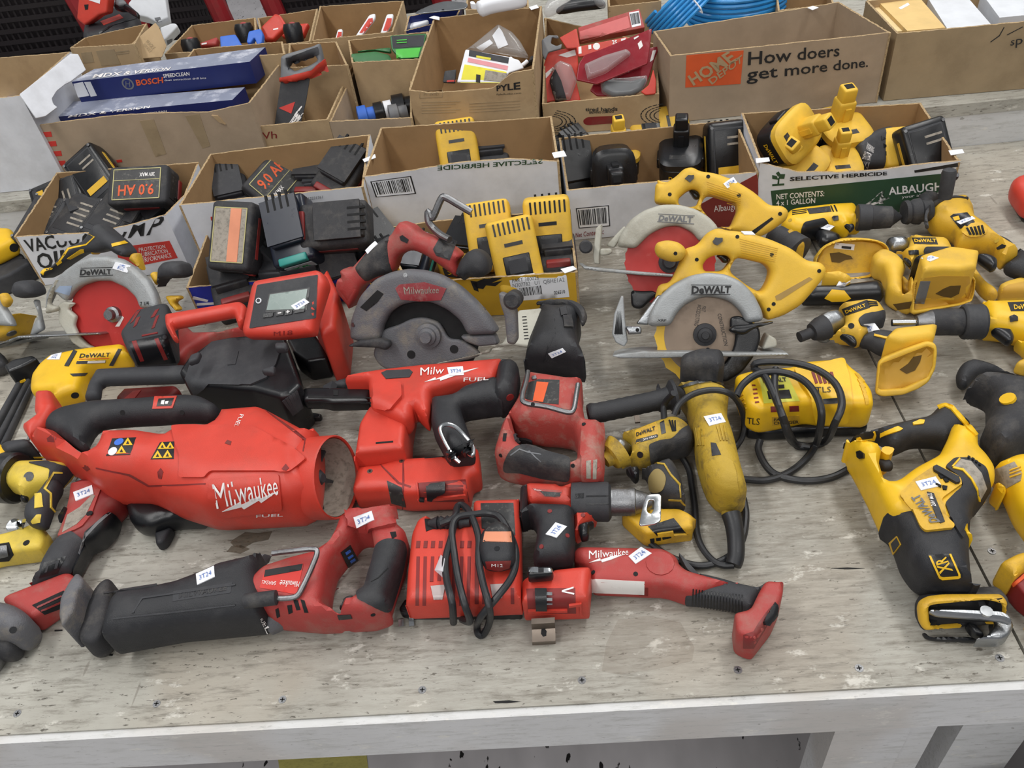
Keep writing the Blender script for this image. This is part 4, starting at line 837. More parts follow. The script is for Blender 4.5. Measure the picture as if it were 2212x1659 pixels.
bk = t.patch('terminal_bay', 'M 210,1230 415,1135 490,1215 290,1290', dark, .0008, tree=True); t.patch('contact_bars', ['M 240,1240 400,1165 405,1172 245,1250', 'M 265,1262 430,1190 436,1198 270,1272'], redk, .001, bk)
t.add('metal_neck', pillow('M 490,425 510,385 560,385 600,408 610,425 500,435', .02, .05, .006), grmt)
t.sticker('M 480,495 600,450 612,505 495,552')
t = Thing('angle_drill_head', 'worn grey metal gear head and spindle entering at the lower left corner', 'power tool', g0('M 60,1560'))
t.add('gear_head', pillow('M -200,1230 0,1218 60,1235 155,1272 240,1352 272,1425 240,1500 180,1525 60,1500 -200,1480', .0, .085, .03, fil=.01), grgd)
t.add('spindle_collar', pillow('M -120,1470 60,1440 160,1480 150,1570 90,1602 20,1590 -100,1560', .0, .055, .02, fil=.01), blkd)
t.add('spindle', pillow('M -120,1540 10,1560 40,1590 0,1660 -100,1700', .0, .03, .012), stl)
t.add('body', pillow('M -420,1230 -180,1225 -180,1500 -420,1500', .0, .08, .03), blkg); t.dots('cap_screw', 'M 85,1390', blks, r=6)
t = Thing('impact_driver', 'lemon yellow and black driver at the left edge, its battery shoe facing the front', 'power tool', g0('M 100,900'))
t.add('body', pillow('M -150,300 0,310 90,293 300,290 480,330 490,370 440,440 400,480 340,500 250,520 180,560 130,500 80,495 0,500 -150,500', .02, .085, .022, fil=.008), yell)
t.patch('side_cover', 'M 180,300 300,292 470,335 480,370 400,470 370,600 345,650 300,500 325,340', blkg, .0018, tree=True, fil=6)
gr = t.add('grip', pillow('M 160,600 190,550 250,490 330,380 380,400 420,470 385,540 350,650 315,755 170,700', .02, .08, .02, fil=.01), blkg)
t.patch('yellow_inlay', ['M 230,505 270,500 278,590 225,600', 'M 205,680 240,640 265,640 262,690 215,695'], yell, .0015)
t.patch('inlay_line', 'M 285,470 345,360 405,362 405,372 352,372 300,470 335,500 335,590 360,620 352,626 325,595 325,505', yell, .0012)
t.add('clutch_collar', ld(g0('M 20,395', .052), g0('M 105,400', .052), [(0, .034), (.004, .036), (.022, .036), (.026, .033)]), blks)
t.add('trigger', pillow('M 130,540 150,455 200,445 205,480 185,560 150,562', .035, .065, .008), blks); t.dots('forward_button', 'M 188,390', blks, r=9)
t.add('battery_shoe', pillow('M -150,790 0,775 170,725 250,700 310,752 345,830 335,940 0,975 -150,985', 0, .07, .008, fil=.008), yell)
t.patch('terminal_recess', 'M 0,830 60,820 90,900 60,940 0,945', dark, .0008, tree=True); t.patch('terminal_block', 'M 0,850 50,845 60,900 0,915', stl, .003); t.patch('side_plate', 'M 0,680 170,665 150,735 0,745', chr_, .004); t.dots('shoe_screw', 'M 172,822', dark, r=6)
t = Thing('power_nailer', 'yellow nailer housing with black trim peeking in above the yellow driver at left', 'power tool', g0('G 60,420'))
t.add('housing', pillow('G -150,300 0,325 60,360 60,410 180,395 340,402 350,420 120,430 0,445 -150,440', .02, .07, .01), yel); t.add('black_cover', pillow('G 40,380 160,345 230,350 250,390 130,400 60,410', .03, .075, .008), blkg)
t = Thing('nailer_magazine', 'long black nailer magazine rails running diagonally at the left edge', 'power tool', g0('D 60,1250'))
for q in ('D -60,1400 130,1060 165,1060 170,1090 -60,1500', 'D -60,1520 170,1080 205,1085 40,1440 -40,1600', 'D 0,1530 190,1120 215,1130 60,1500'): t.add('rail', pillow(q, .0, .035, .006), blkg)
t.add('end_block', pillow('D 60,1060 150,1010 260,990 270,1030 150,1060 80,1085', 0, .04, .005), blks); t.patch('yellow_tip', 'D 125,1100 160,1085 165,1100 130,1115', yel, .001)
t = Thing('power_nailer', 'yellow nailer head with round black port at the upper left edge', 'power tool', g0('L 50,320'))
t.add('housing', pillow('L -200,70 0,62 100,80 130,110 165,220 160,260 60,320 0,345 -200,350', .02, .10, .02, fil=.01), yel); t.dots('round_port', 'L 120,218', dark, r=8)
for q in ('L -150,420 0,340 180,270 200,300 0,460 -150,520', 'L -150,520 60,370 220,320 250,370 100,430 -100,560', 'L -100,600 100,450 270,370 310,420 200,430 0,560'): t.add('magazine_rail', pillow(q, 0, .04, .006), blkg)
# --- left circular saws
def left_saw():
    t = Thing('circular_saw', 'grey guarded circular saw with red blade and black yellow grip left of inflator', 'power tool', g0('L 900,1020'))
    F, hp = saw_frame('L 940,790', .085, -8, 34)
    t.add('motor_housing', flathe(F, hp, [(-.07, .03), (-.06, .036), (-.02, .04), (-.012, .03)]), yelw)
    t.add('blade', fdisc(F, hp, 0, rad(F, hp, 'L 600,800'), -.013, -.011, teeth=24), bladr)
    t.add('upper_guard', pillow('L 385,760 400,600 470,500 560,410 680,330 800,290 930,287 1060,315 1180,390 1290,490 1360,610 1390,740 1200,735 1160,640 1080,560 960,500 840,500 720,540 650,600 590,680 480,590 410,760', -.016, .006, .008, fr=F, fil=.006), guard)
    t.add('lower_guard', pillow('L 500,700 560,670 660,690 600,740 670,800 650,880 690,970 760,1040 850,1080 700,1080 620,1030 560,940 500,850', -.008, .002, .004, fr=F, fil=.004), guardb)
    t.add('depth_bracket', pillow('L 385,760 420,600 480,490 515,490 480,560 440,700 520,720 500,760 400,780', -.01, .02, .006, fr=F, fil=.005), guardb)
    t.add('arbor_flange', flathe(F, hp, [(-.011, .0135), (-.004, .013), (-.002, .009), (.006, .008), (.006, .002)]), stl)
    u0, v0 = F.hit(*px1('L 300,955')); u1, v1 = F.hit(*px1('L 1070,915'))
    t.add('base_shoe', pillow('L 200,985 300,950 1080,905 1080,925 300,972 0,1062 0,1040', -.075, .012, .003, fr=F, fil=.002), grmt)
    t.add('front_knob', pillow('L 100,560 150,505 260,490 350,520 400,580 370,620 260,650 160,640 100,600', -.03, .02, .022, fr=F, fil=.012), blkg); t.add('knob_mount', pillow('L -10,610 60,600 115,660 110,690 60,735 10,690', -.03, .0, .008, fr=F), yelw)
    t.add('shoe_pivot', pillow('L 280,660 340,660 360,760 390,900 380,920 300,960 255,960 290,860 330,800', -.03, .0, .006, fr=F), guard)
    hs = dict(fr=F, fil=.007)
    t.add('grip', pillow('L 345,450 365,405 450,385 520,300 590,210 720,160 760,90 800,40 860,15 920,30 1000,90 1100,170 1180,250 1150,300 1040,290 960,230 870,260 740,270 600,370 510,440 400,480', -.075, -.025, .02, **hs), blkg)
    t.add('trigger_housing', pillow('L 745,205 860,105 905,120 950,215 940,240 880,225 820,280 780,260', -.074, -.020, .008, **hs), yelw)
    t.patch('yellow_inlay', ['L 600,290 680,235 715,230 720,255 680,270 600,315 570,310', 'L 480,350 520,325 530,340 490,368', 'L 345,430 380,400 450,388 445,398 385,420 370,450', 'L 950,185 1060,160 1090,180 960,210'], yel, .0012)
    t.patch('inlay_line', 'L 745,95 800,125 735,185 580,220 495,340 510,345 590,232 740,195 812,125', yel, .0008)
    t.add('rear_arm', pillow('L 1090,320 1130,265 1200,260 1245,420 1180,380', -.07, -.03, .01, **hs), yelw)
    t.add('rear_knob', pillow('N 1620,1180 1700,1120 1820,1105 1930,1130 1985,1200 1960,1260 1860,1285 1740,1280 1700,1350 1620,1380 1600,1300', -.06, -.0, .02, fr=F), blkg)
    t.add('rear_knob_mount', pillow('N 1530,1240 1600,1210 1670,1290 1620,1365 1560,1300', -.06, -.01, .006, fr=F), yelw)
    t.add('rear_lever', pillow('N 1690,1465 1860,1460 1890,1490 1820,1530 1880,1600 1820,1625 1740,1560', -.05, -.02, .006, fr=F), yelw)
    t.text('DeWALT', 'L 690,402 948,400 950,445 682,455', bink, bold=.03); t.patch('rule', ['L 680,462 965,448 965,453 680,468', 'L 690,390 960,382 960,387 690,395'], bink, .0006)
    t.patch('blue_notice', 'L 470,590 510,545 615,543 605,590 590,625', mat('pale_blue_notice', '8d9db5', .6), .0006); t.text('7 1/4', 'L 1195,680 1270,672 1272,705 1200,712', bink, bold=.02)
    t.patch('chalk_swipe', 'L 985,890 1045,800 1058,815 1020,890', wink, .0008)
    t.sticker('L 962,395 990,338 1115,375 1090,432')
left_saw()
def far_left_saw():
    t = Thing('circular_saw', 'partly hidden circular saw at the left edge showing pale guard and yellow body', 'power tool', g0('L 60,1000'))
    F, hp = saw_frame('L -60,900', .06, -8, 45)
    t.add('body', pillow('L -200,800 0,780 120,800 280,790 300,820 240,960 120,1000 0,1010 -200,1000', -.07, -.01, .015, fr=F), yelw)
    t.add('upper_guard', pillow('L -200,640 0,650 60,720 130,830 150,890 -20,880 -200,880', -.01, .008, .008, fr=F), guard)
    t.add('base_shoe', pillow('L -200,1080 0,1045 400,975 410,990 0,1068 -200,1110', -.03, .01, .002, fr=F), grmt); t.dots('bolt', 'L 100,950', stl, r=9)
    t.add('front_roller', pillow('L -100,1120 0,1110 60,1170 90,1260 60,1290 -100,1300', 0, .04, .015), blkd)
far_left_saw()
# ================================================================ yellow tools
def dw_saw(label, S_, hub, z, front):
    F, hp = saw_frame(hub, z, -7, 35); o = np.array(S_)          # S_: shift of the second saw's outlines in the window
    t = Thing('circular_saw', label, 'power tool', at(*hp, 0)); return t, F, hp
t, F, hp = dw_saw('yellow circular saw with brown printed blade, nearer of the overlapping pair', 0, 'S 890,1250', .082, 1)
hs = dict(fr=F, fil=.008)
t.add('motor_housing', flathe(F, hp, [(-.065, .03), (-.055, .036), (-.026, .04), (-.02, .03)]), yelm)
t.add('handle_housing', pillow('S 535,990 560,890 640,880 700,750 740,640 830,620 900,530 970,495 1040,515 1120,520 1240,545 1350,580 1490,640 1600,730 1690,735 1745,780 1730,840 1640,950 1560,1040 1440,1110 1330,1140 1300,1130 1240,1000 700,900 560,1010', -.075, -.022, .012, holes=['S 880,800 870,760 900,710 960,685 1030,690 1055,720 1040,745 1000,800', 'S 1055,800 1100,700 1190,720 1290,745 1325,790 1310,860 1265,950 1180,900'], **hs), yelm)
t.add('front_knob', pillow('S 530,650 545,600 620,580 700,595 745,630 760,670 720,730 640,735 550,700', -.07, -.008, .018, **hs), yelm); t.dots('screw_recess', 'S 680,675 830,718 1115,558 1357,683 1690,798 1370,1030 1335,1068', dark, r=4)
t.patch('lock_off_button', 'S 940,590 960,565 1010,565 1010,590 975,618 948,608', blks, .004); t.add('trigger', pillow('S 960,690 1010,680 1055,710 1050,740 1015,745 990,715', -.062, -.035, .006, **hs), blks)
t.patch('vent_groove', 'S 1380,975 1620,840 1645,855 1420,1000 1390,1005', mat('dusty_groove', 'a88a50', .8), .0006, tree=True)
t.patch('grip_ribs', ['S %g,%g %g,%g %g,%g %g,%g' % (1130+i*2, 570+i*16, 1400-i*3, 640+i*13, 1400-i*3, 643+i*13, 1130+i*2, 573+i*16) for i in range(8)], yelw, .0006)
bl_ = t.add('blade', fdisc(F, hp, 0, rad(F, hp, 'S 526,1250'), -.013, -.0115, teeth=18), mat('bright_steel_blade_rim', 'e1b52e', .5, .0)); t.add('blade_print', fdisc(F, hp, 0, rad(F, hp, 'S 598,1250'), -.0114, -.011, 64), bladem)
t.add('lower_guard', pillow('S 1060,1120 1130,1110 1270,1190 1280,1280 1240,1390 1150,1510 1020,1590 950,1500 1030,1440 1090,1330 1100,1230 1060,1230', -.010, .0, .004, **hs), blks)
t.add('upper_guard', pillow('S 480,1170 500,1090 560,980 660,890 780,830 900,808 1030,820 1140,870 1230,960 1290,1080 1300,1150 1170,1165 1140,1090 1060,1010 950,980 850,985 740,1040 680,1110 645,1185 520,1190', -.018, .006, .008, **hs), guard)
t.add('arbor_flange', flathe(F, hp, [(-.011, .0165), (-.006, .016), (-.004, .011), (.001, .010), (.003, .006), (.006, .005), (.006, .002)]), blkd)
t.add('guard_lever', pillow('S 1045,1215 1075,1180 1170,1175 1360,1150 1368,1165 1220,1210 1170,1250 1100,1240', .0, .018, .005, **hs), blks)
t.add('base_shoe', pillow('S 240,1378 300,1362 450,1345 1440,1355 1450,1375 480,1392 290,1392', -.06, .012, .002, fr=F, fil=.002, k=0), guard)
t.add('shoe_front_plate', pillow('S 235,1240 250,1100 300,970 318,975 325,1130 345,1290 320,1330 260,1300', -.02, .002, .002, fr=F, fil=.002), guard)
t.add('depth_bracket', join(pillow('S 325,1185 430,1185 445,1210 440,1240 350,1245 345,1230', -.004, .012, .003, fr=F), pillow('S 400,1170 560,960 600,980 490,1180', -.03, -.02, .003, fr=F)), grmt)
t.patch('shoe_slats', ['S %g,%g %g,%g %g,%g' % (250+i*12, 1240, 272+i*6, 1080, 262+i*12, 1245) for i in range(5)], dark, .0006)
t.dots('pivot_hole', 'S 413,1213', dark, r=4)
t.add('rear_pivot', pillow('S 1290,1250 1310,1230 1380,1270 1395,1330 1270,1335', -.05, .0, .003, fr=F), guardb)
t.text('DeWALT', 'S 795,903 1070,903 1065,955 792,960', bink, bold=.04); t.patch('rule', ['S 790,893 1075,895 1075,899 790,897', 'S 788,963 1065,960 1065,964 788,967'], bink, .0008); t.text('XRP', 'S 555,1137 618,1137 615,1152 550,1152', bink, bold=.02)
t.text('FAST\nWOODCUTTING', 'S 895,1048 875,1195 810,1180 835,1030', bink, th=.0006); t.text('6 1/2', 'S 925,1330 945,1470 905,1475 890,1340', bink, bold=.02); t.text('CONSTRUCTION', 'S 1000,1095 1050,1320 1022,1322 975,1100', bink)
t.sticker('S 1140,522 1215,525 1240,548 1165,545', txt='')
t, F, hp = dw_saw('yellow handled circular saw with red blade, farther of the overlapping pair', 0, 'S 640,735', .082, 0)
hs = dict(fr=F, fil=.008)
t.add('motor_housing', flathe(F, hp, [(-.065, .03), (-.055, .036), (-.026, .04), (-.02, .03)]), yelm)
t.add('handle_housing', pillow('S 530,330 540,180 600,185 680,140 740,80 800,65 850,95 960,110 1100,160 1230,240 1340,340 1430,340 1480,375 1460,440 1330,530 1240,570 1060,520 1000,500 850,400 700,350', -.075, -.022, .012, holes=['S 700,330 700,290 760,240 810,235 850,270 825,345 780,350', 'S 850,345 890,270 1000,290 1090,330 1105,380 1060,500 960,480'], **hs), yelm)
t.add('belt_clip_horn', pillow('S 548,155 600,175 660,165 640,200 560,205', -.06, -.04, .004, **hs), yelm)
t.dots('screw_recess', 'S 640,260 910,135 1125,268 1415,397', dark, r=4); t.patch('lock_off_button', 'S 745,150 770,125 808,128 808,150 780,175', blks, .004)
t.add('trigger', pillow('S 770,235 810,232 850,265 840,300 810,300', -.062, -.035, .006, **hs), blks); t.patch('vent_groove', 'S 1205,525 1355,420 1370,432 1240,535', dark, .0006)
t.patch('grip_ribs', ['S %g,%g %g,%g %g,%g %g,%g' % (900+i*2, 170+i*16, 1150-i*3, 255+i*13, 1150-i*3, 258+i*13, 900+i*2, 173+i*16) for i in range(8)], yelw, .0006)
t.add('blade', fdisc(F, hp, 0, rad(F, hp, 'S 318,720'), -.013, -.0115, teeth=30, td=.002), bladr)
t.add('upper_guard', pillow('S 265,630 290,550 360,440 460,370 580,332 700,330 820,360 920,420 990,500 930,560 850,600 800,530 700,480 600,490 500,540 440,600 400,640', -.018, .006, .008, **hs), guardb)
t.add('arbor_flange', flathe(F, hp, [(-.011, .0175), (-.006, .017), (-.004, .012), (.003, .009), (.003, .002)]), blkd)
t.add('base_shoe', pillow('S 10,740 50,765 250,785 660,820 655,838 430,825 150,800 50,785', -.06, .012, .002, fr=F, fil=.002, k=0), guard)
t.add('shoe_front_plate', pillow('S 100,690 120,500 140,480 165,470 160,600 150,750 110,745', -.03, .004, .002, fr=F, fil=.002), guardb)
t.add('depth_bracket', join(pillow('S 150,640 230,640 240,670 200,690 150,690', -.004, .010, .003, fr=F), pillow('S 190,620 320,480 340,500 250,640', -.03, -.02, .003, fr=F)), guardb)
t.add('depth_knob', flathe(F, px1('S 55,630'), [(0, .010), (.02, .0105), (.022, .008)]), blkd)
t.add('lower_guard', pillow('S 365,930 440,940 520,935 560,960 500,1010 440,1070 370,1055', -.012, .0, .004, **hs), blks)
t.text('DeWALT', 'S 570,405 805,415 800,460 560,445', gink, bold=.03); t.patch('name_frame', ['S 560,395 815,408 815,412 560,399', 'S 553,448 810,465 810,470 553,453'], gink, .0008)
t.sticker('S 1015,185 1085,140 1112,180 1045,218')
# --- corded grinder
t = Thing('angle_grinder', 'grimy yellow corded grinder with black side handle and looped black cord', 'power tool', g0('T 1100,900'))
zc = .045
t.add('body', pillow('T 770,270 790,180 1060,170 1150,250 1165,330 1150,480 1200,600 1225,700 1260,850 1290,960 1305,1060 1290,1110 1240,1190 1120,1200 1060,1150 1000,1060 960,950 920,800 900,650 870,500 830,380', .004, .084, .034, fil=.01), yeld)
t.add('gear_head', pillow('T 780,190 800,100 860,55 950,40 1040,55 1080,120 1130,180 1100,190 930,180', .01, .095, .02, fil=.008), blkd)
t.patch('silver_band', 'T 785,195 930,160 1050,145 1120,170 1118,185 1050,165 930,180 790,215', grmt, .002)
t.add('side_handle', ld(g0('T 70,420', .05), g0('T 770,275', .055), [(0, .009), (.001, .0135), (.006, .0155), (.012, .0142)]+[(.016+.006*i, .0142 if i % 2 else .0136) for i in range(14)]+[(.10, .0145), (.112, .016), (.118, .024), (.122, .025), (.126, .015), (.135, .009), (.165, .009)], 26), blk)
t.add('handle_guard_fin', pillow('T 605,230 620,165 650,270 655,380 620,390 600,300', .03, .075, .004), blk)
t.patch('raised_ribs', ['T %g,%g %g,%g %g,%g %g,%g' % (900+i*28, 520+i*2, 915+i*28, 518+i*2, 940+i*22, 655, 925+i*22, 660) for i in range(3)]+['T %g,%g %g,%g %g,%g %g,%g' % (1070+i*26, 500, 1082+i*26, 500, 1110+i*24, 620, 1100+i*24, 622) for i in range(3)], yeld, .0015)
t.patch('rear_cover', 'T 980,800 1040,760 1130,740 1190,780 1230,900 1255,1060 1230,1130 1100,1130 1020,1000', yeld, .002, fil=6)
t.patch('vent', ['T 1110,1030 1210,1020 1235,1040 1110,1050', 'T 1110,1065 1225,1060 1240,1078 1115,1085'], dark, .0008); t.patch('rubber_scar', 'T 1030,635 1070,640 1110,730 1040,740', blkg, .0006)
t.add('strain_relief', tube([g0('T 1185,1190', .035), g0('T 1210,1280', .03), g0('T 1225,1400', .022), g0('T 1225,1520', .016), g0('T 1205,1590', .012)], lambda q: .0115-.002*q, 14), cord)
t.add('cord_clamp', pillow('T 1105,1180 1140,1130 1210,1120 1225,1170 1260,1200 1240,1230 1130,1230', .01, .06, .008), yeld)
CP = lambda L: tube([at(*pts('T '+a)[0], z/1000) for a, z in L], .0042, 10)
t.add('cord', CP([('1210,1590', 10), ('1120,1590', 8), ('1040,1550', 7), ('960,1450', 6), ('920,1330', 6), ('905,1130', 6), ('880,960', 6), ('860,850', 8), ('800,740', 20), ('690,600', 50), ('665,430', 60), ('670,330', 70), ('740,250', 95)]), cord)
t.add('cord_loop', CP([('745,420', 85), ('790,330', 95), ('900,255', 98), ('1050,225', 98), ('1180,255', 92), ('1260,350', 60), ('1290,480', 25), ('1270,600', 10), ('1215,680', 8)]), cord)
t.add('cord', CP([('1285,1070', 10), ('1305,1200', 6), ('1280,1380', 6), ('1200,1500', 6), ('1050,1580', 5), ('900,1590', 5), ('700,1520', 5), ('560,1420', 6)]), cord)
t.add('spade_plug', boxm(g0('T 455,452', .02), (.007, .014, .003)), brz)
t.sticker('T 978,435 1105,410 1142,478 1018,508')
# --- impact driver in the middle
t = Thing('impact_driver', 'grimy yellow and black impact driver with steel belt clip beside the corded grinder', 'power tool', g0('T 640,1250'))
t.add('body', pillow('T 340,570 440,530 600,470 700,430 780,440 850,500 885,600 880,680 850,730 780,755 700,760 600,830 520,850 480,860 440,830 350,850 335,790 420,740 410,670 350,650', .015, .08, .024, fil=.008), yeld)
t.add('gear_nose', pillow('T 255,650 300,600 350,600 420,690 415,730 340,790 330,840 270,790 240,720', .012, .075, .024, fil=.008), grmt)
t.add('anvil_bumper', ld(g0('T 205,780', .042), g0('T 290,720', .044), [(0, .009), (.008, .011), (.01, .018), (.024, .024)], 24), yeld)
t.patch('rear_cover', 'T 545,650 620,620 730,600 790,540 850,500 885,600 880,680 850,730 780,755 700,765 600,840 560,800', blkd, .002, tree=True, fil=6)
t.patch('rear_vent', ['T %g,%g %g,%g %g,%g %g,%g' % (700+i*22, 462+i*2, 712+i*22, 458+i*2, 740+i*10, 545, 728+i*10, 550) for i in range(3)], dark, .0008)
lb = t.patch('name_label', 'T 445,590 440,540 600,475 615,500 620,575 450,645', yelw, .0005, tree=True); t.text('DeWALT', 'T 450,560 595,508 598,540 452,590', bink, lb, bold=.03); l2 = t.patch('voltage_strip', 'T 450,612 610,570 620,580 615,595 445,645', blkg, .0004, lb, tree=True); t.text('20V MAX', 'T 500,608 605,578 607,592 503,622', wink, l2)
t.patch('vent_block', 'T 632,480 665,462 680,560 645,572', blks, .0006)
gr = t.add('grip', pillow('T 480,870 560,820 650,770 720,760 760,850 800,950 820,1060 835,1150 760,1180 640,1150 560,1020 530,920', .01, .07, .022, fil=.01), blkd)
t.patch('ribbed_pad', 'T 555,900 600,845 650,860 680,920 650,1010 570,1020 550,960', mat('tan_ribbed_pad', '8e7c4c', .7), .0014, tree=True, sm=True); t.patch('inlay_line', ['T 590,790 670,800 720,880 790,960 800,1060 792,1060 780,965 710,888 662,808 590,800', 'T 700,1075 800,1080 830,1120 825,1130 790,1090 700,1085'], yeld, .0012)
t.add('trigger', pillow('T 365,850 400,825 460,820 470,860 470,930 440,965 415,930', .028, .058, .008), blks); t.dots('forward_button', 'T 478,730', blks, r=7)
t.add('battery_shoe', pillow('T 325,1210 430,1165 650,1150 780,1150 850,1190 915,1260 910,1290 885,1320 890,1380 520,1445 460,1380', 0, .062, .006, fil=.005), yelw)
bk = t.patch('terminal_bay', 'T 540,1290 740,1225 845,1350 610,1360', blks, .0008, tree=True); t.patch('contact_rail', ['T 610,1340 735,1320 740,1350 615,1360', 'T 740,1345 840,1340 845,1352 760,1368'], yelw, .003, bk)
t.patch('side_slots', ['T 555,1385 590,1380 590,1410 560,1415', 'T 600,1380 640,1375 640,1395 605,1400', 'T 650,1375 720,1360 722,1375 655,1390'], dark, .0008)
cq = [g0('T 575,1045', .085), g0('T 565,1100', .084), g0('T 560,1190', .080), g0('T 555,1260', .072)]
t.add('belt_clip', pillow('T 520,1050 560,1038 625,1035 645,1050 640,1250 600,1275 480,1290 470,1270 485,1200', .076, .079, .001, holes=['T 545,1095 565,1085 590,1095 585,1160 560,1195 530,1170'], fil=.003), chr_)
# --- fast charger
t = Thing('battery_charger', 'yellow fast charger on black base with thick coiled black cord', 'charger', g0('F 900,1480'))
t.add('base', pillow('F 560,1400 1290,1380 1285,1450 1240,1470 1000,1480 700,1500 580,1485', 0, .03, .006), blks)
t.add('housing', pillow('F 505,1200 520,1150 590,1105 850,1085 870,1060 1150,1025 1200,1090 1250,1130 1310,1240 1312,1350 1270,1410 1000,1420 920,1405 750,1440 640,1460 560,1400', .014, .075, .016, fil=.008), yel)
t.patch('raised_dock', 'F 855,1090 1148,1030 1180,1130 1200,1300 1170,1390 990,1400 960,1260 900,1180', yel, .005, tree=True, fil=6)
t.patch('label_sticker', 'F 655,1135 820,1120 892,1270 680,1285', mat('lime_label', 'd2cf4a', .5), .0006, tree=True); t.text('DeWALT', 'F 670,1140 810,1132 818,1158 680,1165', bink, bold=.03)
t.patch('label_icons', ['F 700,1215 830,1205 845,1255 710,1260', 'F 720,1180 800,1175 802,1195 724,1200'], bink, .0009)
t.patch('vent_slots', ['F %g,1100 %g,1100 %g,1165 %g,1170' % (960+i*27, 978+i*27, 1000+i*26, 984+i*26) for i in range(5)]+['F %g,1175 %g,1175 %g,1182 %g,1182' % (610, 630, 632, 612), 'F 615,1200 640,1198 642,1206 617,1208', 'F 618,1225 643,1222 645,1230 620,1233', 'F 622,1250 648,1247 650,1255 624,1258', 'F 628,1275 652,1272 654,1280 630,1283'], redk, .0008)
t.patch('rail_teeth', 'F 1010,1262 1150,1250 1152,1280 1080,1285 1012,1288', blks, .0015); t.text('TLS', 'F 980,1190 1075,1188 1075,1220 985,1225', bink); t.text('TLS', 'F 585,1365 660,1370 655,1410 585,1402', bink)
l_ = t.patch('fast_charger_badge', 'F 728,1362 888,1355 895,1402 730,1415', yelw, .0006, tree=True); t.text('FAST\nCHARGER', 'F 740,1370 885,1362 885,1400 738,1408', bink, l_, bold=.02)
t.patch('indicator_window', ['F 720,1303 765,1300 768,1332 722,1335', 'F 830,1300 885,1298 888,1330 832,1332'], redk, .0008)
t.patch('side_ribs', ['F %g,%g %g,%g %g,%g %g,%g' % (1215+i*14, 1110+i*32, 1235+i*14, 1112+i*32, 1275+i*5, 1160+i*32, 1255+i*6, 1162+i*32) for i in range(5)]+['F %g,%g %g,%g %g,%g %g,%g' % (525+i*6, 1240+i*26, 560+i*6, 1228+i*26, 562+i*6, 1236+i*26, 528+i*6, 1250+i*26) for i in range(4)], yelw, .0015)
CF = lambda L: t.add('cord', tube([at(*pts('F '+a)[0], z/1000) for a, z in L], .0048, 10), cord)
CF([('520,1240', 80), ('560,1170', 86), ('650,1110', 88), ('780,1100', 90), ('900,1140', 92), ('980,1220', 95), ('1020,1330', 92), ('1010,1440', 60), ('990,1520', 10), ('930,1610', 6), ('830,1690', 5), ('700,1735', 5), ('560,1730', 5)])
CF([('640,1100', 75), ('630,1050', 88), ('760,1040', 92), ('900,1055', 94), ('1020,1100', 94), ('1110,1180', 94), ('1140,1290', 90), ('1100,1400', 80), ('1040,1510', 10), ('900,1540', 5), ('850,1500', 10), ('800,1380', 82), ('760,1280', 84), ('690,1130', 86), ('620,1080', 80)])
CF([('750,1080', 86), ('745,1200', 84), ('780,1330', 84), ('820,1460', 60), ('860,1520', 12), ('950,1540', 6)])
CF([('660,1500', 10), ('650,1560', 5), ('700,1660', 5), ('780,1715', 5), ('930,1740', 5), ('1080,1720', 5), ('1190,1665', 5)])
# --- impact driver right
def stem_shoe(t, q, F, m=yelw, h=(-.012, 0), hole=None, tag=None):
    t.add('battery_shoe', pillow(q, h[0], h[1], .005, fr=F, fil=.008), m)
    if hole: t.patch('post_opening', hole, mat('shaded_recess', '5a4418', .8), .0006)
t = Thing('impact_driver', 'yellow impact driver with silver nose and open post battery shoe, alone right of the saws', 'power tool', g0('F 1250,1050'))
ax_ = [g0('F 885,895', .045), g0('F 1350,730', .055)]
t.add('gear_nose', ld(g0('F 890,895', .042), g0('F 1180,780', .048), [(0, .004), (.0, .008), (.02, .008), (.021, .013), (.034, .018), (.044, .0185)], 30), blkg)
t.add('gear_case', pillow('F 985,790 1040,750 1110,735 1150,770 1155,850 1100,880 1070,920 1010,925 960,870', .012, .078, .026, fil=.008), grmt)
t.add('body', pillow('F 1110,730 1200,690 1300,672 1360,690 1395,760 1380,830 1330,860 1280,890 1240,960 1180,940 1080,930 1065,895 1100,870 1155,840 1150,780', .012, .085, .024, fil=.008), yelm)
t.patch('rear_cover', 'F 1235,790 1270,760 1390,735 1392,780 1375,840 1290,835 1250,830', blkg, .0016, tree=True, fil=5); l_ = t.patch('name_label', 'F 1140,730 1290,675 1305,722 1160,770', bink, .0006, tree=True); t.text('DeWALT', 'F 1160,738 1275,698 1282,718 1168,758', yink, l_, bold=.02)
t.patch('rear_vent', ['F %g,%g %g,%g %g,%g %g,%g' % (1290+i*6, 682+i*13, 1345+i*4, 686+i*9, 1345+i*4, 692+i*9, 1292+i*6, 690+i*13) for i in range(3)], dark, .0008)
t.add('grip', pillow('F 1250,900 1330,850 1440,860 1510,900 1540,920 1480,960 1390,1010 1350,1000 1280,960 1240,955', .014, .074, .022, fil=.008), blkg); t.patch('inlay_line', 'F 1330,878 1440,905 1510,940 1502,948 1430,915 1330,888', yel, .002)
t.add('trigger', pillow('F 1120,890 1160,875 1215,890 1228,920 1225,955 1190,950 1150,915', .03, .06, .006), blks); t.dots('forward_button', 'F 1195,828', blks, r=6); t.dots('screw_recess', 'F 1148,855', yeld, r=4)
Fs = Frame(g0('F 1520,1080', .05), -20, 32)
t.add('shoe_collar', pillow('F 1370,1000 1490,940 1600,915 1680,915 1660,960 1400,1030', .02, .09, .01), yelm)
t.add('battery_shoe', pillow('F 1335,1225 1350,1040 1380,1010 1500,960 1640,915 1690,930 1700,980 1690,1080 1650,1160 1590,1200 1500,1235 1380,1245', -.02, 0, .004, fr=Fs, fil=.006), yelm)
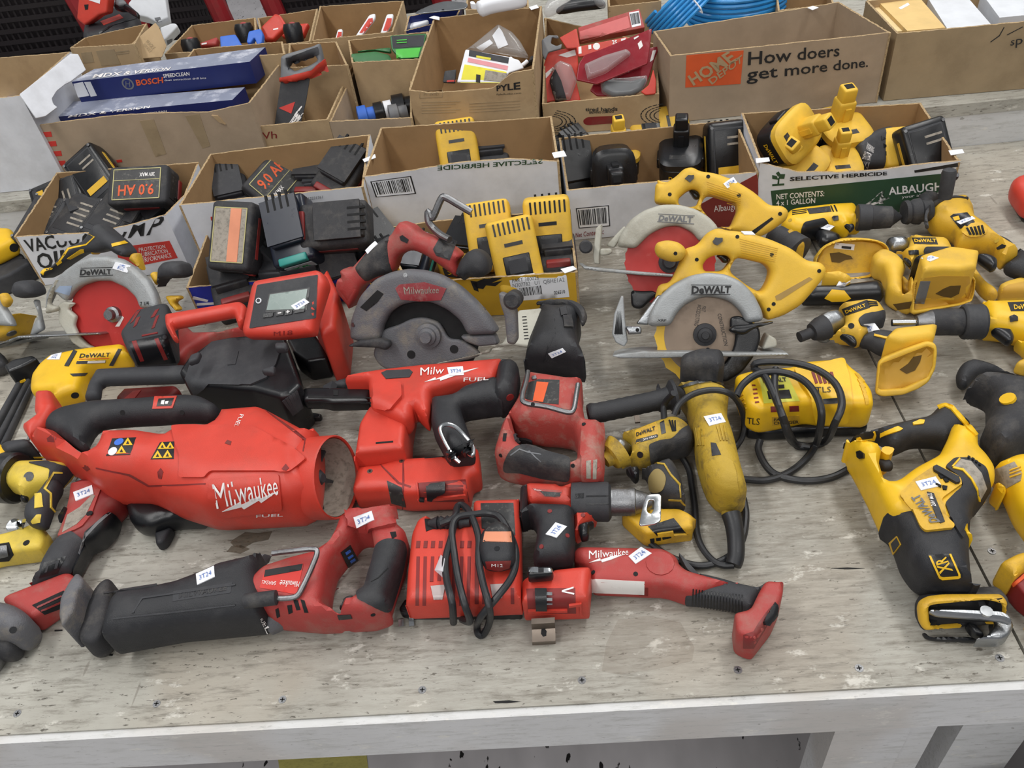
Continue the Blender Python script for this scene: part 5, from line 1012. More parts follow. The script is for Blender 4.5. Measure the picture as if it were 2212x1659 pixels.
t.add('shoe_rim', pillow('F 1335,1225 1350,1040 1380,1010 1500,960 1640,915 1690,930 1700,980 1690,1080 1650,1160 1590,1200 1500,1235 1380,1245', -.004, .009, .003, fr=Fs, holes=['F 1358,1200 1372,1055 1640,950 1676,962 1668,1062 1636,1125 1500,1190'], s=.003), yelm); t.patch('shoe_recess', 'F 1350,1205 1368,1050 1640,945 1680,960 1672,1060 1640,1130 1500,1190', mat('shoe_floor', 'c79a36', .6), .0005, tree=True); t.patch('post_opening', 'F 1480,1085 1530,1050 1560,1010 1610,1000 1600,1040 1570,1090 1520,1110', mat('shaded_recess', '5a4418', .8), .0008)
t.sticker('F 1265,820 1330,812 1362,855 1295,868')
# --- drill at the right edge
t = Thing('cordless_drill', 'yellow drill at the right edge with a steel socket in its chuck', 'power tool', g0('F 2000,950'))
z_ = .05; a = g0('F 1435,810', z_); b = g0('F 2212,800', z_); e_ = lambda s: float(np.linalg.norm(g0('F '+s, z_)-a))
t.add('socket_bit', ld(a, b, [(0, .004), (0, .0052), (e_('1570,810'), .0052), (e_('1580,810'), .008)], 20), chr_)
t.add('chuck', ld(a, b, [(e_('1575,810'), .008), (e_('1580,810'), .010), (e_('1660,810'), .0175), (e_('1665,810'), .018)], 28), stl); t.add('chuck_sleeve', ld(a, b, [(e_('1665,810'), .018), (e_('1700,810'), .0192), (e_('1760,810'), .0192), (e_('1820,810'), .0195), (e_('1850,810'), .019)], 28), blkd)
t.add('torque_collar', ld(a, b, [(e_('1845,810'), .022)]+[(e_('%g,810' % (1855+i*10)), .0255 if i % 2 else .0248) for i in range(9)]+[(e_('1960,810'), .026), (e_('1975,810'), .024)], 30), blkg)
t.add('body', pillow('F 1955,700 2000,690 2300,680 2420,700 2420,900 2300,960 2150,940 2060,915 1950,905', .006, .094, .03, fil=.008), yel)
t.add('trigger', pillow('F 2010,860 2060,840 2140,850 2155,900 2140,940 2100,945 2050,905', .03, .065, .008), blks)
t.patch('forward_button', 'F 2125,775 2150,768 2175,778 2175,800 2130,805', blks, .003); l_ = t.patch('name_label', 'F 2115,690 2300,682 2300,740 2135,742', bink, .0006, tree=True); t.text('DeWALT', 'F 2150,705 2290,698 2290,728 2155,733', yink, l_, bold=.02)
t.add('grip', pillow('F 2150,930 2300,940 2420,950 2500,1000 2400,1150 2260,1120 2200,1010', .01, .08, .02), yel)
t.add('battery_shoe', pillow('F 2145,1090 2180,1040 2260,1010 2500,1010 2500,1130 2200,1120', 0, .07, .008), yelm)
# --- XR reciprocating saw
t = Thing('reciprocating_saw', 'yellow and black reciprocating saw with XR panel and metal shoe towards the front', 'power tool', g0('I 1700,900'))
t.add('body', pillow('I 1148,340 1170,290 1350,290 1420,360 1440,385 1350,400 1350,440 1400,520 1470,520 1560,460 1700,400 1740,330 1780,220 1830,200 1900,200 1935,260 1940,330 2000,380 2025,470 2010,590 1960,640 1860,740 1870,850 1880,960 1400,870 1370,830 1290,640 1200,470 1150,370', .01, .085, .026, fil=.008), yel)
t.add('grip', pillow('I 1148,300 1170,280 1230,240 1480,170 1650,140 1690,105 1720,65 1760,60 1830,120 1900,190 1870,220 1780,300 1740,340 1690,330 1560,320 1440,375 1400,365 1360,300 1300,295 1170,330 1148,345', .018, .08, .022, fil=.01), blk)
t.patch('yellow_inlay', ['I 1365,235 1470,198 1498,210 1480,222 1370,258', 'I 1555,175 1600,158 1628,162 1620,180 1560,188'], yel, .002); t.patch('inlay_line', ['I 1225,262 1245,255 1262,272 1320,265 1330,240 1322,225 1335,222 1342,245 1332,275 1262,284 1230,280'], yel, .0015)
t.patch('heel_trim', 'I 1705,75 1745,60 1790,75 1900,195 1935,240 1925,250 1870,200 1780,95 1745,78 1712,92', yel, .002)
t.add('trigger', pillow('I 1330,420 1345,390 1420,385 1442,410 1440,455 1380,462 1350,440', .03, .07, .008), blk); t.patch('lock_button', 'I 1235,342 1255,338 1275,355 1275,382 1255,386 1240,372', blks, .003)
t.add('gear_case', pillow('I 1350,800 1420,710 1500,690 1700,560 1740,420 1800,380 1900,390 1980,440 2005,560 1975,620 1880,720 1880,960 1900,1080 1925,1120 1945,1175 1630,1212 1545,1165 1480,1050 1440,930 1400,870', .004, .082, .034, fil=.01), blk)
t.patch('upper_rubber', 'I 1745,435 1800,385 1900,385 1985,440 2008,560 1960,640 1870,760 1845,860 1795,775 1745,650 1848,545 1835,500', blk, .003, tree=True, fil=6)
t.patch('name_panel', 'I 1475,600 1560,520 1680,440 1700,435 1830,500 1845,540 1720,630 1760,740 1795,780 1790,800 1630,818 1600,790 1560,700', yelw, .004, tree=True, fil=8)
t.text('DeWALT', 'I 1660,765 1545,615 1590,590 1720,760', gink, bold=.03, th=.0015); l_ = t.patch('voltage_strip', 'I 1640,580 1680,590 1745,755 1720,765 1700,740', blkg, .0012, tree=True); t.text('20V MAX', 'I 1665,665 1645,588 1668,590 1695,665', wink, l_, bold=.02)
t.patch('vent_slots', ['I 1705,480 1725,478 1740,500 1722,503', 'I 1735,505 1755,502 1768,522 1750,526', 'I 1690,530 1725,545 1722,556 1690,542', 'I 1730,545 1760,550 1755,570 1735,568', 'I 1880,370 1895,375 1890,385 1878,380', 'I 1905,380 1920,388 1914,397 1902,390', 'I 1925,395 1940,403 1934,412 1922,405', 'I 1945,412 1960,420 1954,428 1942,421'], dark, .002)
t.patch('rubber_bar', 'I 1675,440 1695,432 1825,500 1832,530 1810,535 1680,460', blk, .004)
t.patch('label_band', 'I 1795,430 1830,385 1900,400 1960,470 1990,560 1950,630 1940,560 1900,490 1850,440', lab, .001, tree=True); t.patch('label_border', ['I 1785,430 1830,380 1838,385 1797,432', 'I 1797,432 1855,445 1905,500 1945,575 1950,635 1942,635 1935,575 1897,505 1850,455 1790,440'], yel, .0014)
pn = t.patch('front_panel', 'I 1650,950 1780,945 1850,1060 1850,1085 1730,1100 1700,1085', blks, .0012, tree=True)
t.patch('panel_border', 'I 1652,955 1665,955 1720,1075 1735,1082 1825,1075 1824,1062 1770,945 1782,945 1836,1062 1838,1080 1825,1088 1730,1095 1712,1085', yel, .001, pn); t.text('XR', 'I 1716,1060 1686,980 1750,960 1792,1040', yink, pn, bold=.02, th=.0016)
sd = t.patch('side_badge', 'I 1420,880 1465,840 1490,890 1445,950', yelw, .0012, tree=True); t.patch('badge_core', 'I 1430,885 1462,850 1480,888 1445,935', blkg, .0006, sd)
FX = Frame(g0('I 1850,1385', .026), -6, 28)
fr_ = t.add('nose_frame', pillow('I 1580,1260 1590,1220 1640,1190 1740,1180 2080,1185 2110,1220 2110,1330 2070,1365 1860,1360 1850,1380 1620,1390 1590,1340', -.016, 0, .006, fr=FX, holes=['I 1650,1250 1700,1240 2000,1210 2080,1230 2060,1330 1680,1365 1650,1340'], fil=.008), yelw)
t.add('nose_rubber', pillow('I 1570,1240 1590,1190 1640,1150 2060,1145 2110,1190 2112,1300 2060,1360 1600,1380 1575,1320', -.05, -.014, .012, fr=FX, fil=.008), blkd)
t.patch('cavity', 'I 1645,1245 2085,1205 2075,1330 1660,1365', dark, .0006)
t.add('shoe_bar', pillow('I 1645,1290 1670,1272 1850,1270 2080,1280 2130,1310 2140,1370 2080,1350 1900,1335 1690,1320', .03, .055, .008, fil=.006), grmt); t.add('shoe_plate', pillow('I 2010,1330 2130,1320 2145,1380 2110,1450 2060,1485 1960,1490 1900,1485 1990,1440 2020,1390', .008, .03, .004, fil=.006), grmt)
t.add('shoe_hook', pillow('I 1610,1410 1635,1408 1655,1430 1960,1430 1985,1445 1900,1470 1670,1460 1625,1445', .0, .02, .004, fil=.004), blks); t.add('blade_clamp', pillow('I 1860,1360 1930,1355 1980,1440 1900,1440', .01, .04, .005), blks)
t.dots('rivet', 'I 1990,1285', chr_, r=11, th=.002)
t.sticker('I 1572,522 1690,492 1725,545 1605,572')
# --- old reciprocating saw at the right edge
t = Thing('reciprocating_saw', 'older yellow reciprocating saw with scuffed dark boot, cut by the right edge', 'power tool', g0('K 800,800'))
t.add('front_boot', pillow('K 535,60 560,0 630,-110 760,-130 960,-100 1100,-40 1100,350 1000,400 880,430 740,505 690,440 650,300 700,200 680,100 580,70', .006, .10, .036, fil=.01), blkd)
t.add('boot_lip', pillow('J 492,1400 530,1320 600,1282 720,1310 850,1370 1000,1420 960,1460 820,1400 700,1380 620,1410 560,1490 500,1470', .01, .07, .02, fil=.01), blk)
t.dots('yellow_rivet', 'K 838,40', yel, r=14, th=.003)
t.add('body', pillow('K 735,510 880,410 960,400 1100,420 1150,900 1100,1050 1000,1020 940,980 860,850 800,700 740,600', .008, .085, .034, fil=.01), yel)
t.patch('label_band', 'K 745,500 880,445 930,520 920,570 790,640 750,580', lab, .001, tree=True); t.patch('label_ribs', ['K 850,500 920,475 922,482 852,508', 'K 850,520 925,495 927,502 854,528', 'K 852,542 925,520 926,527 856,550'], yelw, .002)
t.add('side_tab', pillow('K 725,650 760,600 800,700 790,715 745,700', .01, .05, .006), yel)
t.add('nose_frame', pillow('K 735,1190 900,1060 1100,1020 1150,1400 1100,1560 960,1560 870,1500 860,1420 800,1290', 0, .075, .01, holes=['K 830,1270 1000,1160 1080,1200 1080,1420 960,1440 900,1400'], fil=.008), yelw)
t.add('inner_tray', pillow('K 820,1260 1000,1150 1090,1190 1090,1440 950,1460 880,1400', 0, .04, .004), redk); t.patch('orange_strip', 'K 870,1240 940,1180 950,1200 880,1260', oink, .002)
# --- drill behind
t = Thing('cordless_drill', 'yellow drill lying against the green printed carton, black chuck pointing right', 'power tool', g0('U 600,480'))
z_ = .05; a = g0('U 1290,235', z_); b = g0('U 800,240', z_); e_ = lambda x: float(np.linalg.norm(g0('U %g,237' % x, z_)-a))
t.add('chuck', ld(a, b, [(0, .002), (.004, .006), (e_(1190), .015), (e_(1175), .018), (e_(960), .0205), (e_(955), .019)], 28), blkd); t.add('torque_collar', ld(a, b, [(e_(965), .020), (e_(960), .0215), (e_(830), .0225), (e_(820), .021)], 30), blkg)
t.add('body', pillow('U 30,330 100,200 180,160 540,112 780,100 820,140 840,250 865,290 860,370 800,405 740,390 730,440 650,440 560,400 240,480 120,470 40,400', .008, .092, .026, fil=.006), yel)
t.patch('grip_cover', 'U 245,470 240,370 270,290 480,245 520,290 545,370 500,460', blks, .002, tree=True, fil=6); t.add('grip', pillow('U 380,400 520,370 600,400 660,445 640,520 500,560 420,540', .01, .078, .02), blks)
t.patch('name_label', 'U 300,150 540,122 560,180 330,205', labd, .0006); t.patch('vents', ['U %g,%g %g,%g %g,%g %g,%g' % (150, 170+i*18, 300, 150+i*18, 300, 156+i*18, 150, 178+i*18) for i in range(3)]+['U 545,118 558,116 585,180 572,182', 'U 580,114 594,112 622,176 608,178'], dark, .0008)
t.patch('forward_button', 'U 560,240 580,228 630,228 635,268 580,275', blks, .003); t.add('trigger', pillow('U 680,320 790,308 800,350 760,390 740,400 720,360', .03, .065, .006), blks); t.dots('screw_recess', 'U 130,268 825,270', yeld, r=4)
t.sticker('U 445,350 520,308 592,330 535,378')
# --- overturned drill with two post battery shoes
t = Thing('cordless_drill', 'grimy yellow drill whose round open battery shoe faces front beside the yellow saws', 'power tool', g0('U 700,900'))
Fs = Frame(g0('U 750,840', .0), -4, 30)
t.add('battery_shoe', pillow('U 360,700 380,640 460,540 560,490 680,450 860,450 1000,465 1100,500 1160,560 1160,700 1000,860 760,885 520,850 400,760', -.012, .012, .006, fr=Fs, fil=.01, holes=['U 400,690 470,560 600,500 860,475 1050,500 1120,570 1110,680 960,830 760,860 520,830 420,750']), yelm)
t.add('shoe_floor', pillow('U 400,690 470,555 600,495 860,472 1050,500 1125,570 1110,690 960,850 760,872 520,840 410,750', -.016, -.006, .003, fr=Fs), yelw)
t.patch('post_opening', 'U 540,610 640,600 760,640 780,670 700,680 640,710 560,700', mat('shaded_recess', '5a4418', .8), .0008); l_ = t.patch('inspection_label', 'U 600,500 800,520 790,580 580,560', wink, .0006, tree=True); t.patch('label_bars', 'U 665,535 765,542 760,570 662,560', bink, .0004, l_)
t = Thing('reciprocating_saw', 'yellow tool with shiny black sleeve grip, lying between the two open battery shoes', 'power tool', g0('U 900,1120'))
t.add('grip_sleeve', pillow('U 230,1060 360,960 620,950 1040,895 1100,960 1105,1050 1080,1110 700,1140 300,1150 200,1130', 0, .062, .026, fil=.01), blks); t.add('front_housing', pillow('U 440,950 500,870 630,860 700,900 760,940 600,960', .01, .055, .012), yelm)
t.patch('bare_patch', 'U 485,1080 560,990 690,1000 760,1080 700,1105 560,1110', yel, .0015)
t.add('battery_shoe', pillow('U 975,850 960,700 1050,600 1130,575 1250,640 1340,760 1400,900 1415,1060 1390,1200 1310,1230 1200,1190 1110,1100 1110,960 1060,880', 0, .085, .018, fil=.008, holes=['U 1275,910 1300,860 1350,930 1365,1040 1300,1050']), yelm)
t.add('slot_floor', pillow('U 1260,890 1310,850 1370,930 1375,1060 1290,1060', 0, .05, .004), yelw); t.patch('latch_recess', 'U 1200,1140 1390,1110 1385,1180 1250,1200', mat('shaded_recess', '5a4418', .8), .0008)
t.sticker('U 608,955 640,900 752,895 700,955')
# --- second impact driver
t = Thing('impact_driver', 'yellow impact driver with grey label on its open shoe beside the right-angle drill', 'power tool', g0('U 1600,900'))
t.add('gear_nose', pillow('U 1110,480 1250,445 1340,450 1365,500 1350,580 1200,610 1170,600', .014, .08, .024, fil=.008), grmt)
t.add('body', pillow('U 1340,440 1500,445 1740,455 1790,510 1810,600 1790,680 1700,720 1500,700 1400,720 1370,810 1330,700 1280,650 1210,610 1350,585 1370,500', .01, .085, .024, fil=.008), yelm)
l_ = t.patch('name_label', 'U 1395,450 1640,450 1665,520 1420,515', bink, .0006, tree=True); t.text('DeWALT', 'U 1418,465 1640,465 1645,500 1425,500', yink, l_, bold=.03)
t.patch('rear_cover', 'U 1510,600 1530,545 1780,545 1805,600 1790,690 1700,720 1560,660', blkg, .0016, tree=True, fil=5); t.patch('forward_button', 'U 1370,590 1450,580 1450,625 1375,632', blks, .003)
t.add('trigger', pillow('U 1290,665 1350,665 1395,710 1380,770 1340,740', .03, .06, .006), blks); t.add('grip', pillow('U 1385,800 1400,730 1480,710 1600,700 1700,700 1760,780 1700,800 1500,830 1420,880 1385,860', .012, .075, .02), blks); t.patch('inlay_line', 'U 1560,705 1600,700 1720,790 1690,800', yelm, .002)
t.add('shoe_collar', pillow('U 1410,890 1500,830 1720,790 1900,790 2040,830 2000,870 1700,850', .03, .095, .008), yelm)
Fs = Frame(g0('U 1700,1100', .03), -6, 30)
t.add('battery_shoe', pillow('U 1370,1220 1410,900 1480,850 1700,820 2000,830 2055,880 2050,1000 2020,1110 1900,1150 1400,1245', -.02, 0, .004, fr=Fs, fil=.006), yelm)
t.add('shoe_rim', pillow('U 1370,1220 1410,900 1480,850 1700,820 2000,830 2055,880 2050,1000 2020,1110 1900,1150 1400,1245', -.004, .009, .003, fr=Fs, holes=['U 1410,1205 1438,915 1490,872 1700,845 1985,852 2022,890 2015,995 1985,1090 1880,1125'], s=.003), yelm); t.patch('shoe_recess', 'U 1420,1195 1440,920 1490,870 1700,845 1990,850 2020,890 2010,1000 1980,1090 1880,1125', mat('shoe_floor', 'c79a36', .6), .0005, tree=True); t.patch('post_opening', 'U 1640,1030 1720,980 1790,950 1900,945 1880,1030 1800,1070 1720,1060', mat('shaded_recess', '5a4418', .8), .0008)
t.patch('grey_label', 'U 1420,1130 1485,900 1585,900 1520,1138', gry, .0008); t.sticker('U 1492,665 1590,640 1672,665 1580,702')
# --- right-angle drill
t = Thing('right_angle_drill', 'large yellow right-angle drill with dark gear head beside the green carton', 'power tool', g0('J 500,600'))
t.add('body', pillow('J 290,350 340,280 440,240 570,220 610,290 625,370 700,410 770,480 860,540 910,600 850,660 790,700 760,690 720,600 640,590 560,600 490,600 470,510 360,480 310,440', .01, .105, .034, fil=.01), yelw)
t.add('head_plate', pillow('J 285,380 300,300 350,255 480,215 575,225 582,245 450,250 340,300 310,360 320,440 295,430', .045, .085, .012, fil=.008), blkd)
t.add('gear_head', pillow('J 240,300 250,240 300,195 360,200 385,240 340,290 310,330 300,390', .02, .07, .016), blkd)
t.add('spindle', ld(g0('J 150,330', .055), g0('J 270,320', .055), [(0, .010), (.002, .019), (.008, .0205), (.012, .018), (.018, .021), (.026, .022), (.03, .018), (.045, .018)], 28), blkd)
t.add('arm_post', ld(g0('J 425,235', .085), g0('J 425,235', .085)+np.array((0, .01, .05)), [(0, .0105), (.01, .011), (.042, .0115), (.047, .010), (.049, .006)], 24), blkg)
l_ = t.patch('badge', 'J 460,355 480,340 570,330 620,390 610,410 525,435', blks, .001, tree=True); t.patch('badge_mark', 'J 475,360 515,350 525,375 490,382', yel, .0005, l_)
t.patch('vent_ring', 'J 545,450 570,420 640,405 690,430 690,460 640,485 570,485', yelw, .004, tree=True, sm=True); t.patch('vent_slots', ['J %g,%g %g,%g %g,%g %g,%g' % (563+i*24, 430-i*4, 576+i*24, 428-i*4, 600+i*22, 472, 586+i*22, 476) for i in range(5)], dark, .001)
t.add('handle_guard', pillow('J 500,640 510,590 540,570 620,590 600,640 640,720 700,790 760,830 770,900 690,905 640,860 560,740 500,690', .01, .06, .014, fil=.008), yelw)
t.add('trigger', pillow('J 620,620 680,600 730,610 770,640 760,700 720,720 640,660', .04, .085, .01), blks)
t.add('grip', pillow('J 770,465 830,490 920,560 1100,700 1100,850 960,780 860,750 790,700 850,650 905,600 850,530', .015, .09, .028, fil=.01), blk)
t.add('battery_shoe', pillow('J 770,900 770,830 820,790 940,750 1100,740 1100,900 940,905 800,912', 0, .085, .008), yelm); t.patch('shoe_recess', 'J 785,890 790,830 840,800 960,775 960,880', mat('shoe_floor', 'c79a36', .6), .0006)
t.dots('screw_recess', 'J 565,588 765,512', yeld, r=5); t.patch('slot', 'J 762,560 800,535 825,545 815,560 770,572', dark, .0008)
t.sticker('J 503,390 600,357 622,372 530,408')
# --- small drill nose behind, red tool at the edge
t = Thing('cordless_drill', 'black drill chuck poking out behind the handle of the yellow saws', 'power tool', g0('S 1420,620'))
t.add('chuck', ld(g0('S 1350,540', .05), g0('S 1560,690', .04), [(0, .012), (.01, .022), (.035, .024), (.036, .028), (.06, .03), (.062, .026)], 26), blkg); t.add('collar', pillow('S 1420,610 1480,595 1540,640 1580,700 1540,720 1470,650', .01, .07, .012), yelw)
t = Thing('red_tool_edge', 'rounded red and black tool end entering at the right edge above the yellow drills', 'power tool', g0('2200,460'))
t.add('housing', pillow('2178,425 2182,400 2200,385 2260,375 2300,450 2260,480 2200,465', .01, .08, .025, fil=.01), red); t.add('black_base', pillow('2195,455 2212,445 2260,460 2250,485 2205,475', 0, .04, .01), blks)
# ================================================================ batteries heaped in the cartons
def local_thing(name, parts, proto={}):
    """parts: (name, geo, material, parent index or None)"""
    e = bpy.data.objects.new(name, None); e.empty_display_size = .02; objs = []
    for nm, geo, m_, par in parts:
        o = link(nm, geo, m_, (0, 0, 0), objs[par] if par is not None else e); objs.append(o)
    COL.objects.link(e); return e
def kids(o): return [c for c in bpy.data.objects if c.parent == o]
def clone(e):
    def rec(o, p):
        c = o.copy(); COL.objects.link(c); c.parent = p
        for k in KIDS[o.name]: rec(k, c)
        return c
    return rec(e, None)
KIDS = {}
def reg(o):
    KIDS[o.name] = kids(o)
    for k in KIDS[o.name]: reg(k)
def ltext(body, w, h, c, axes, z=0):               # flat lettering mesh: centre c, axes (right, up)
    cu = bpy.data.curves.new('t', 'FONT'); cu.body = body; cu.size = 1; cu.offset = .02; cu.resolution_u = 2; cu.space_line = .85
    o = bpy.data.objects.new('t', cu); me = bpy.data.meshes.new_from_object(o); P = np.array([v.co[:2] for v in me.vertices]); F = [tuple(p.vertices) for p in me.polygons]
    bpy.data.objects.remove(o); bpy.data.curves.remove(cu); bpy.data.meshes.remove(me)
    P = (P-P.min(0))/np.ptp(P, 0)-.5; r, u = (np.array(a, float) for a in axes); c = np.array(c, float)
    return [c+r*p[0]*w+u*p[1]*h for p in P], F
def plate(c, w, h, axes, th=.0008):
    r, u = (np.array(a, float) for a in axes); n = np.cross(r, u); c = np.array(c, float)
    vs = [c+r*i*w/2+u*j*h/2+n*k*th for k in (-.5, .5) for i, j in ((-1, -1), (1, -1), (1, 1), (-1, 1))]
    return vs, [(3, 2, 1, 0), (4, 5, 6, 7), (0, 1, 5, 4), (1, 2, 6, 5), (2, 3, 7, 6), (3, 0, 4, 7)]
TOP = ((1, 0, 0), (0, 1, 0)); FRONT = ((1, 0, 0), (0, 0, 1)); SIDE = ((0, 1, 0), (0, 0, 1)); BOT = ((-1, 0, 0), (0, 1, 0)); LSIDE = ((0, -1, 0), (0, 0, 1))
def slide_pack(case, trim, lbl, txt, tm, big=False, yellow=False):
    L = .118; parts = [('case', rbox((0, 0, -.006), (.078, L, .052), .009), case, None),
        ('rail_block', join(rbox((0, .012, .026), (.056, L*.72, .016), .003, 2), boxm((0, .012, .036), (.064, L*.66, .005))), case if not yellow else blks, None),
        ('latch_button', rbox((0, -.054, .018), (.05, .014, .014), .003, 2), trim, None),
        ('terminal_slots', join(*[boxm((x, .045, .0366), (.004, .03, .0045)) for x in (-.018, -.006, .006, .018)]), dark, 1),
        ('side_band', join(boxm((0, 0, -.006), (.0795, L*.6, .008))), trim, None)]
    parts.append(('label', plate((0, -L/2-.0005, -.008), .05, .024, FRONT), lbl, None))
    if big:
        parts.append(('big_label', plate((0, 0, -.0325), .058, .09, BOT), labd if not big == 2 else lab, None)); k = len(parts)-1
        parts.append(('label_border', join(plate((0, .046, -.0332), .06, .0015, BOT), plate((0, -.046, -.0332), .06, .0015, BOT), plate((.03, 0, -.0332), .0015, .092, BOT), plate((-.03, 0, -.0332), .0015, .092, BOT), plate((-.008, 0, -.0332), .001, .092, BOT)), mat('pale_gold_print', 'b9b27a', .5), k))
        if big != 2: parts.append(('lettering', ltext(txt, .07, .022, (.012, 0, -.0334), ((0, 1, 0), (1, 0, 0))), tm, k)); parts.append(('small_lettering', ltext('20V MAX', .03, .008, (-.018, -.02, -.0334), ((0, 1, 0), (1, 0, 0))), wink, k))
        else: parts.append(('orange_stripe', plate((-.01, 0, -.0335), .02, .09, BOT), mat('faded_orange_print', 'dd8f6c', .5), k))
    else:
        parts.append(('lettering', ltext(txt, .036, .010, (0, -L/2-.0014, -.008), FRONT), tm, len(parts)-1))
        if not yellow:
            bd = case is blks
            parts.append(('base_panel', rbox((0, 0, -.032), (.060, .096, .002), .001, 1), blkg, None)); k = len(parts)-1
            parts.append(('panel_insert', rbox((0, .004, -.033), (.056, .082, .0016), .0008, 1), blks if bd else blkd, k))
            if bd: parts.append(('yellow_badge', plate((0, -.03, -.0344), .046, .014, BOT, .0004), yelw, k))
            parts.append(('panel_print', join(*[plate((-.01, .03-.012*i, -.0342), .03, .004, BOT, .0002) for i in range(2 if bd else 5)]), lab, k))
            parts.append(('corner_screw', join(*[lathe((i*.033, j*.05, -.0315), (i*.033, j*.05, -.0335), [(0, .003), (1, .003)], 10) for i in (-1, 1) for j in (-1, 1)]), stl, None))
    if yellow: parts.append(('face_slots', join(*[boxm((-.03+.008*i, .045, -.032), (.003, .02, .001)) for i in range(8)], boxm((.0, .018, -.032), (.03, .006, .001))), blks, 0)); parts.append(('window', rbox((0, -.018, -.032), (.044, .036, .003), .002, 2), blks, None)); parts.append(('window_insert', boxm((0, -.018, -.034), (.03, .022, .0006)), blkg, len(parts)-1))
    return parts
def stem_pack(cap, base):
    def oval(w, l, h, z): return lathe((0, 0, z), (0, 0, z+h), [(0, .94), (.08, 1), (.85, 1), (1, .9)], 36, 4)
    def sc(g, w, l): return [np.array((v[0]*w, v[1]*l, v[2])) for v in g[0]], g[1]
    return [('case', sc(oval(1, 1, .042, -.03), .039, .05), base, None), ('cap', sc(lathe((0, 0, .010), (0, 0, .028), [(0, 1.04), (.6, 1.04), (.8, .95), (.95, .8), (1, .0)], 36, 4), .039, .05), cap, None),
        ('post', join(rbox((0, .012, .042), (.03, .03, .04), .005, 2), rbox((0, .012, .07), (.024, .024, .03), .004, 2)), cap, None),
        ('post_socket', boxm((0, .012, .0851), (.014, .012, .001)), dark, 2), ('post_rib', join(boxm((0, .0285, .045), (.012, .004, .03)), boxm((0, -.004, .04), (.01, .004, .024))), cap, 2),
        ('side_clip', join(rbox((.040, 0, -.002), (.008, .03, .022), .003, 2), rbox((-.040, 0, -.002), (.008, .03, .022), .003, 2)), blks, None), ('cap_label', plate((-.005, -.032, .027), .03, .012, TOP), labd, 1),
        ('lettering', ltext('DeWALT', .04, .009, (0, -.0505, -.008), FRONT), yink, 0)]
PROTO = {}
def defp(k, parts, name='slide_battery'): e = local_thing(name, parts); reg(e); PROTO[k] = [e, True]
defp('b', slide_pack(blkd, redk, labd, 'M18', rink)); defp('k', slide_pack(blkg, blks, labd, 'XR', wink)); defp('dy', slide_pack(yelm, blks, blkg, 'XR', yink, yellow=True))
defp('bl', slide_pack(blkd, redk, labd, '9.0 AH', oink, big=1)); defp('bo', slide_pack(blkd, redw, labd, '', oink, big=2)); defp('kd', slide_pack(blks, yelm, yelm, 'DeWALT', bink))
defp('bt', slide_pack(mat('blue_black_plastic', '1c2230', .3), mat('teal_print', '2f8f86', .4), mat('pale_teal_print', 'b8c8cc', .4), 'XR', grni))
defp('sy', stem_pack(yelm, blks), 'post_battery'); defp('sb', stem_pack(blks, blks), 'post_battery')
from mathutils import Euler
def pack(k, p, z, rot, label, s=1.0, grp='batteries heaped in the cartons'):
    e, fresh = PROTO[k]; o = e if fresh else clone(e); PROTO[k][1] = False
    x, y = pts(p)[0][:2]; P = at(x, y, z); o.location = P
    if rot[0] in ('f', 't'):
        z_ = V(rot[2]).normalized()*(-1 if rot[0] == 'f' else 1); y_ = V(rot[1]); y_ = (y_-z_*y_.dot(z_)).normalized(); x_ = y_.cross(z_); o.rotation_euler = Matrix((x_, y_, z_)).transposed().to_euler()
    else: o.rotation_euler = Euler([R(a) for a in rot]); s *= .88 if k in ('sy', 'sb') else 1; o.scale = (s, s, s)
    o['label'] = label; o['category'] = 'battery'; o['group'] = grp; return o
G1 = 'batteries in the vacuum pump oil carton'
for a in (('kd', 'N 690,490', .09, ('f', (1, .25, .1), (-.1, -.7, .7)), 'black battery with worn yellow badge, leftmost of the big ones in the vacuum oil carton', .95),
          ('kd', 'N 1030,270', .12, ('f', (-.5, .6, .5), (-.1, -.7, .7)), 'tilted black battery with yellow stripe topping the heap in the vacuum oil carton', 1.1),
          ('bl', 'N 1490,390', .125, ('f', (-1, .05, .02), (0, -.6, .8)), 'large black battery showing upside-down orange AH figures on its face', 1.1),
          ('k', 'N 500,760', .065, ('f', (.3, .8, .3), (0, -.4, .9)), 'small black battery with white mark at the front left corner of the vacuum oil carton', .8),
          ('k', 'N 690,740', .06, (30, 5, -20), 'thin black battery leaning between two others, front of the vacuum oil carton', .75),
          ('b', 'N 860,745', .065, ('f', (.4, .8, .3), (0, -.4, .9)), 'black battery with small red print, front middle of the vacuum oil carton', .75),
          ('k', 'N 1040,710', .06, (30, 10, -25), 'grimy black battery behind the black and yellow saw grip, in the vacuum oil carton', .75),
          ('b', 'N 1210,715', .07, ('f', (.4, .8, .3), (.1, -.4, .9)), 'grey black battery with red print right of the saw grip in the vacuum oil carton', .8),
          ('b', 'N 1430,690', .07, (25, 0, -30), 'long grey battery with red end under the large labelled one', .85),
          ('kd', 'N 1650,650', .075, (20, 10, -50), 'battery with small yellow frame mark at the right front corner of the vacuum oil carton', .85),
          ('k', 'N 900,620', .075, (10, 0, 30), 'black battery with a white dot in the middle of the vacuum oil carton', .85),
          ('k', 'N 1150,590', .07, (0, 0, 10), 'black battery wedged beneath the large labelled battery', .85),
          ('k', 'N 1850,360', .06, (0, 20, 0), 'dusty battery against the back right corner of the vacuum oil carton', .8)): pack(*a[:5], s=a[5], grp=G1)
G2 = 'batteries in the V lettered carton'
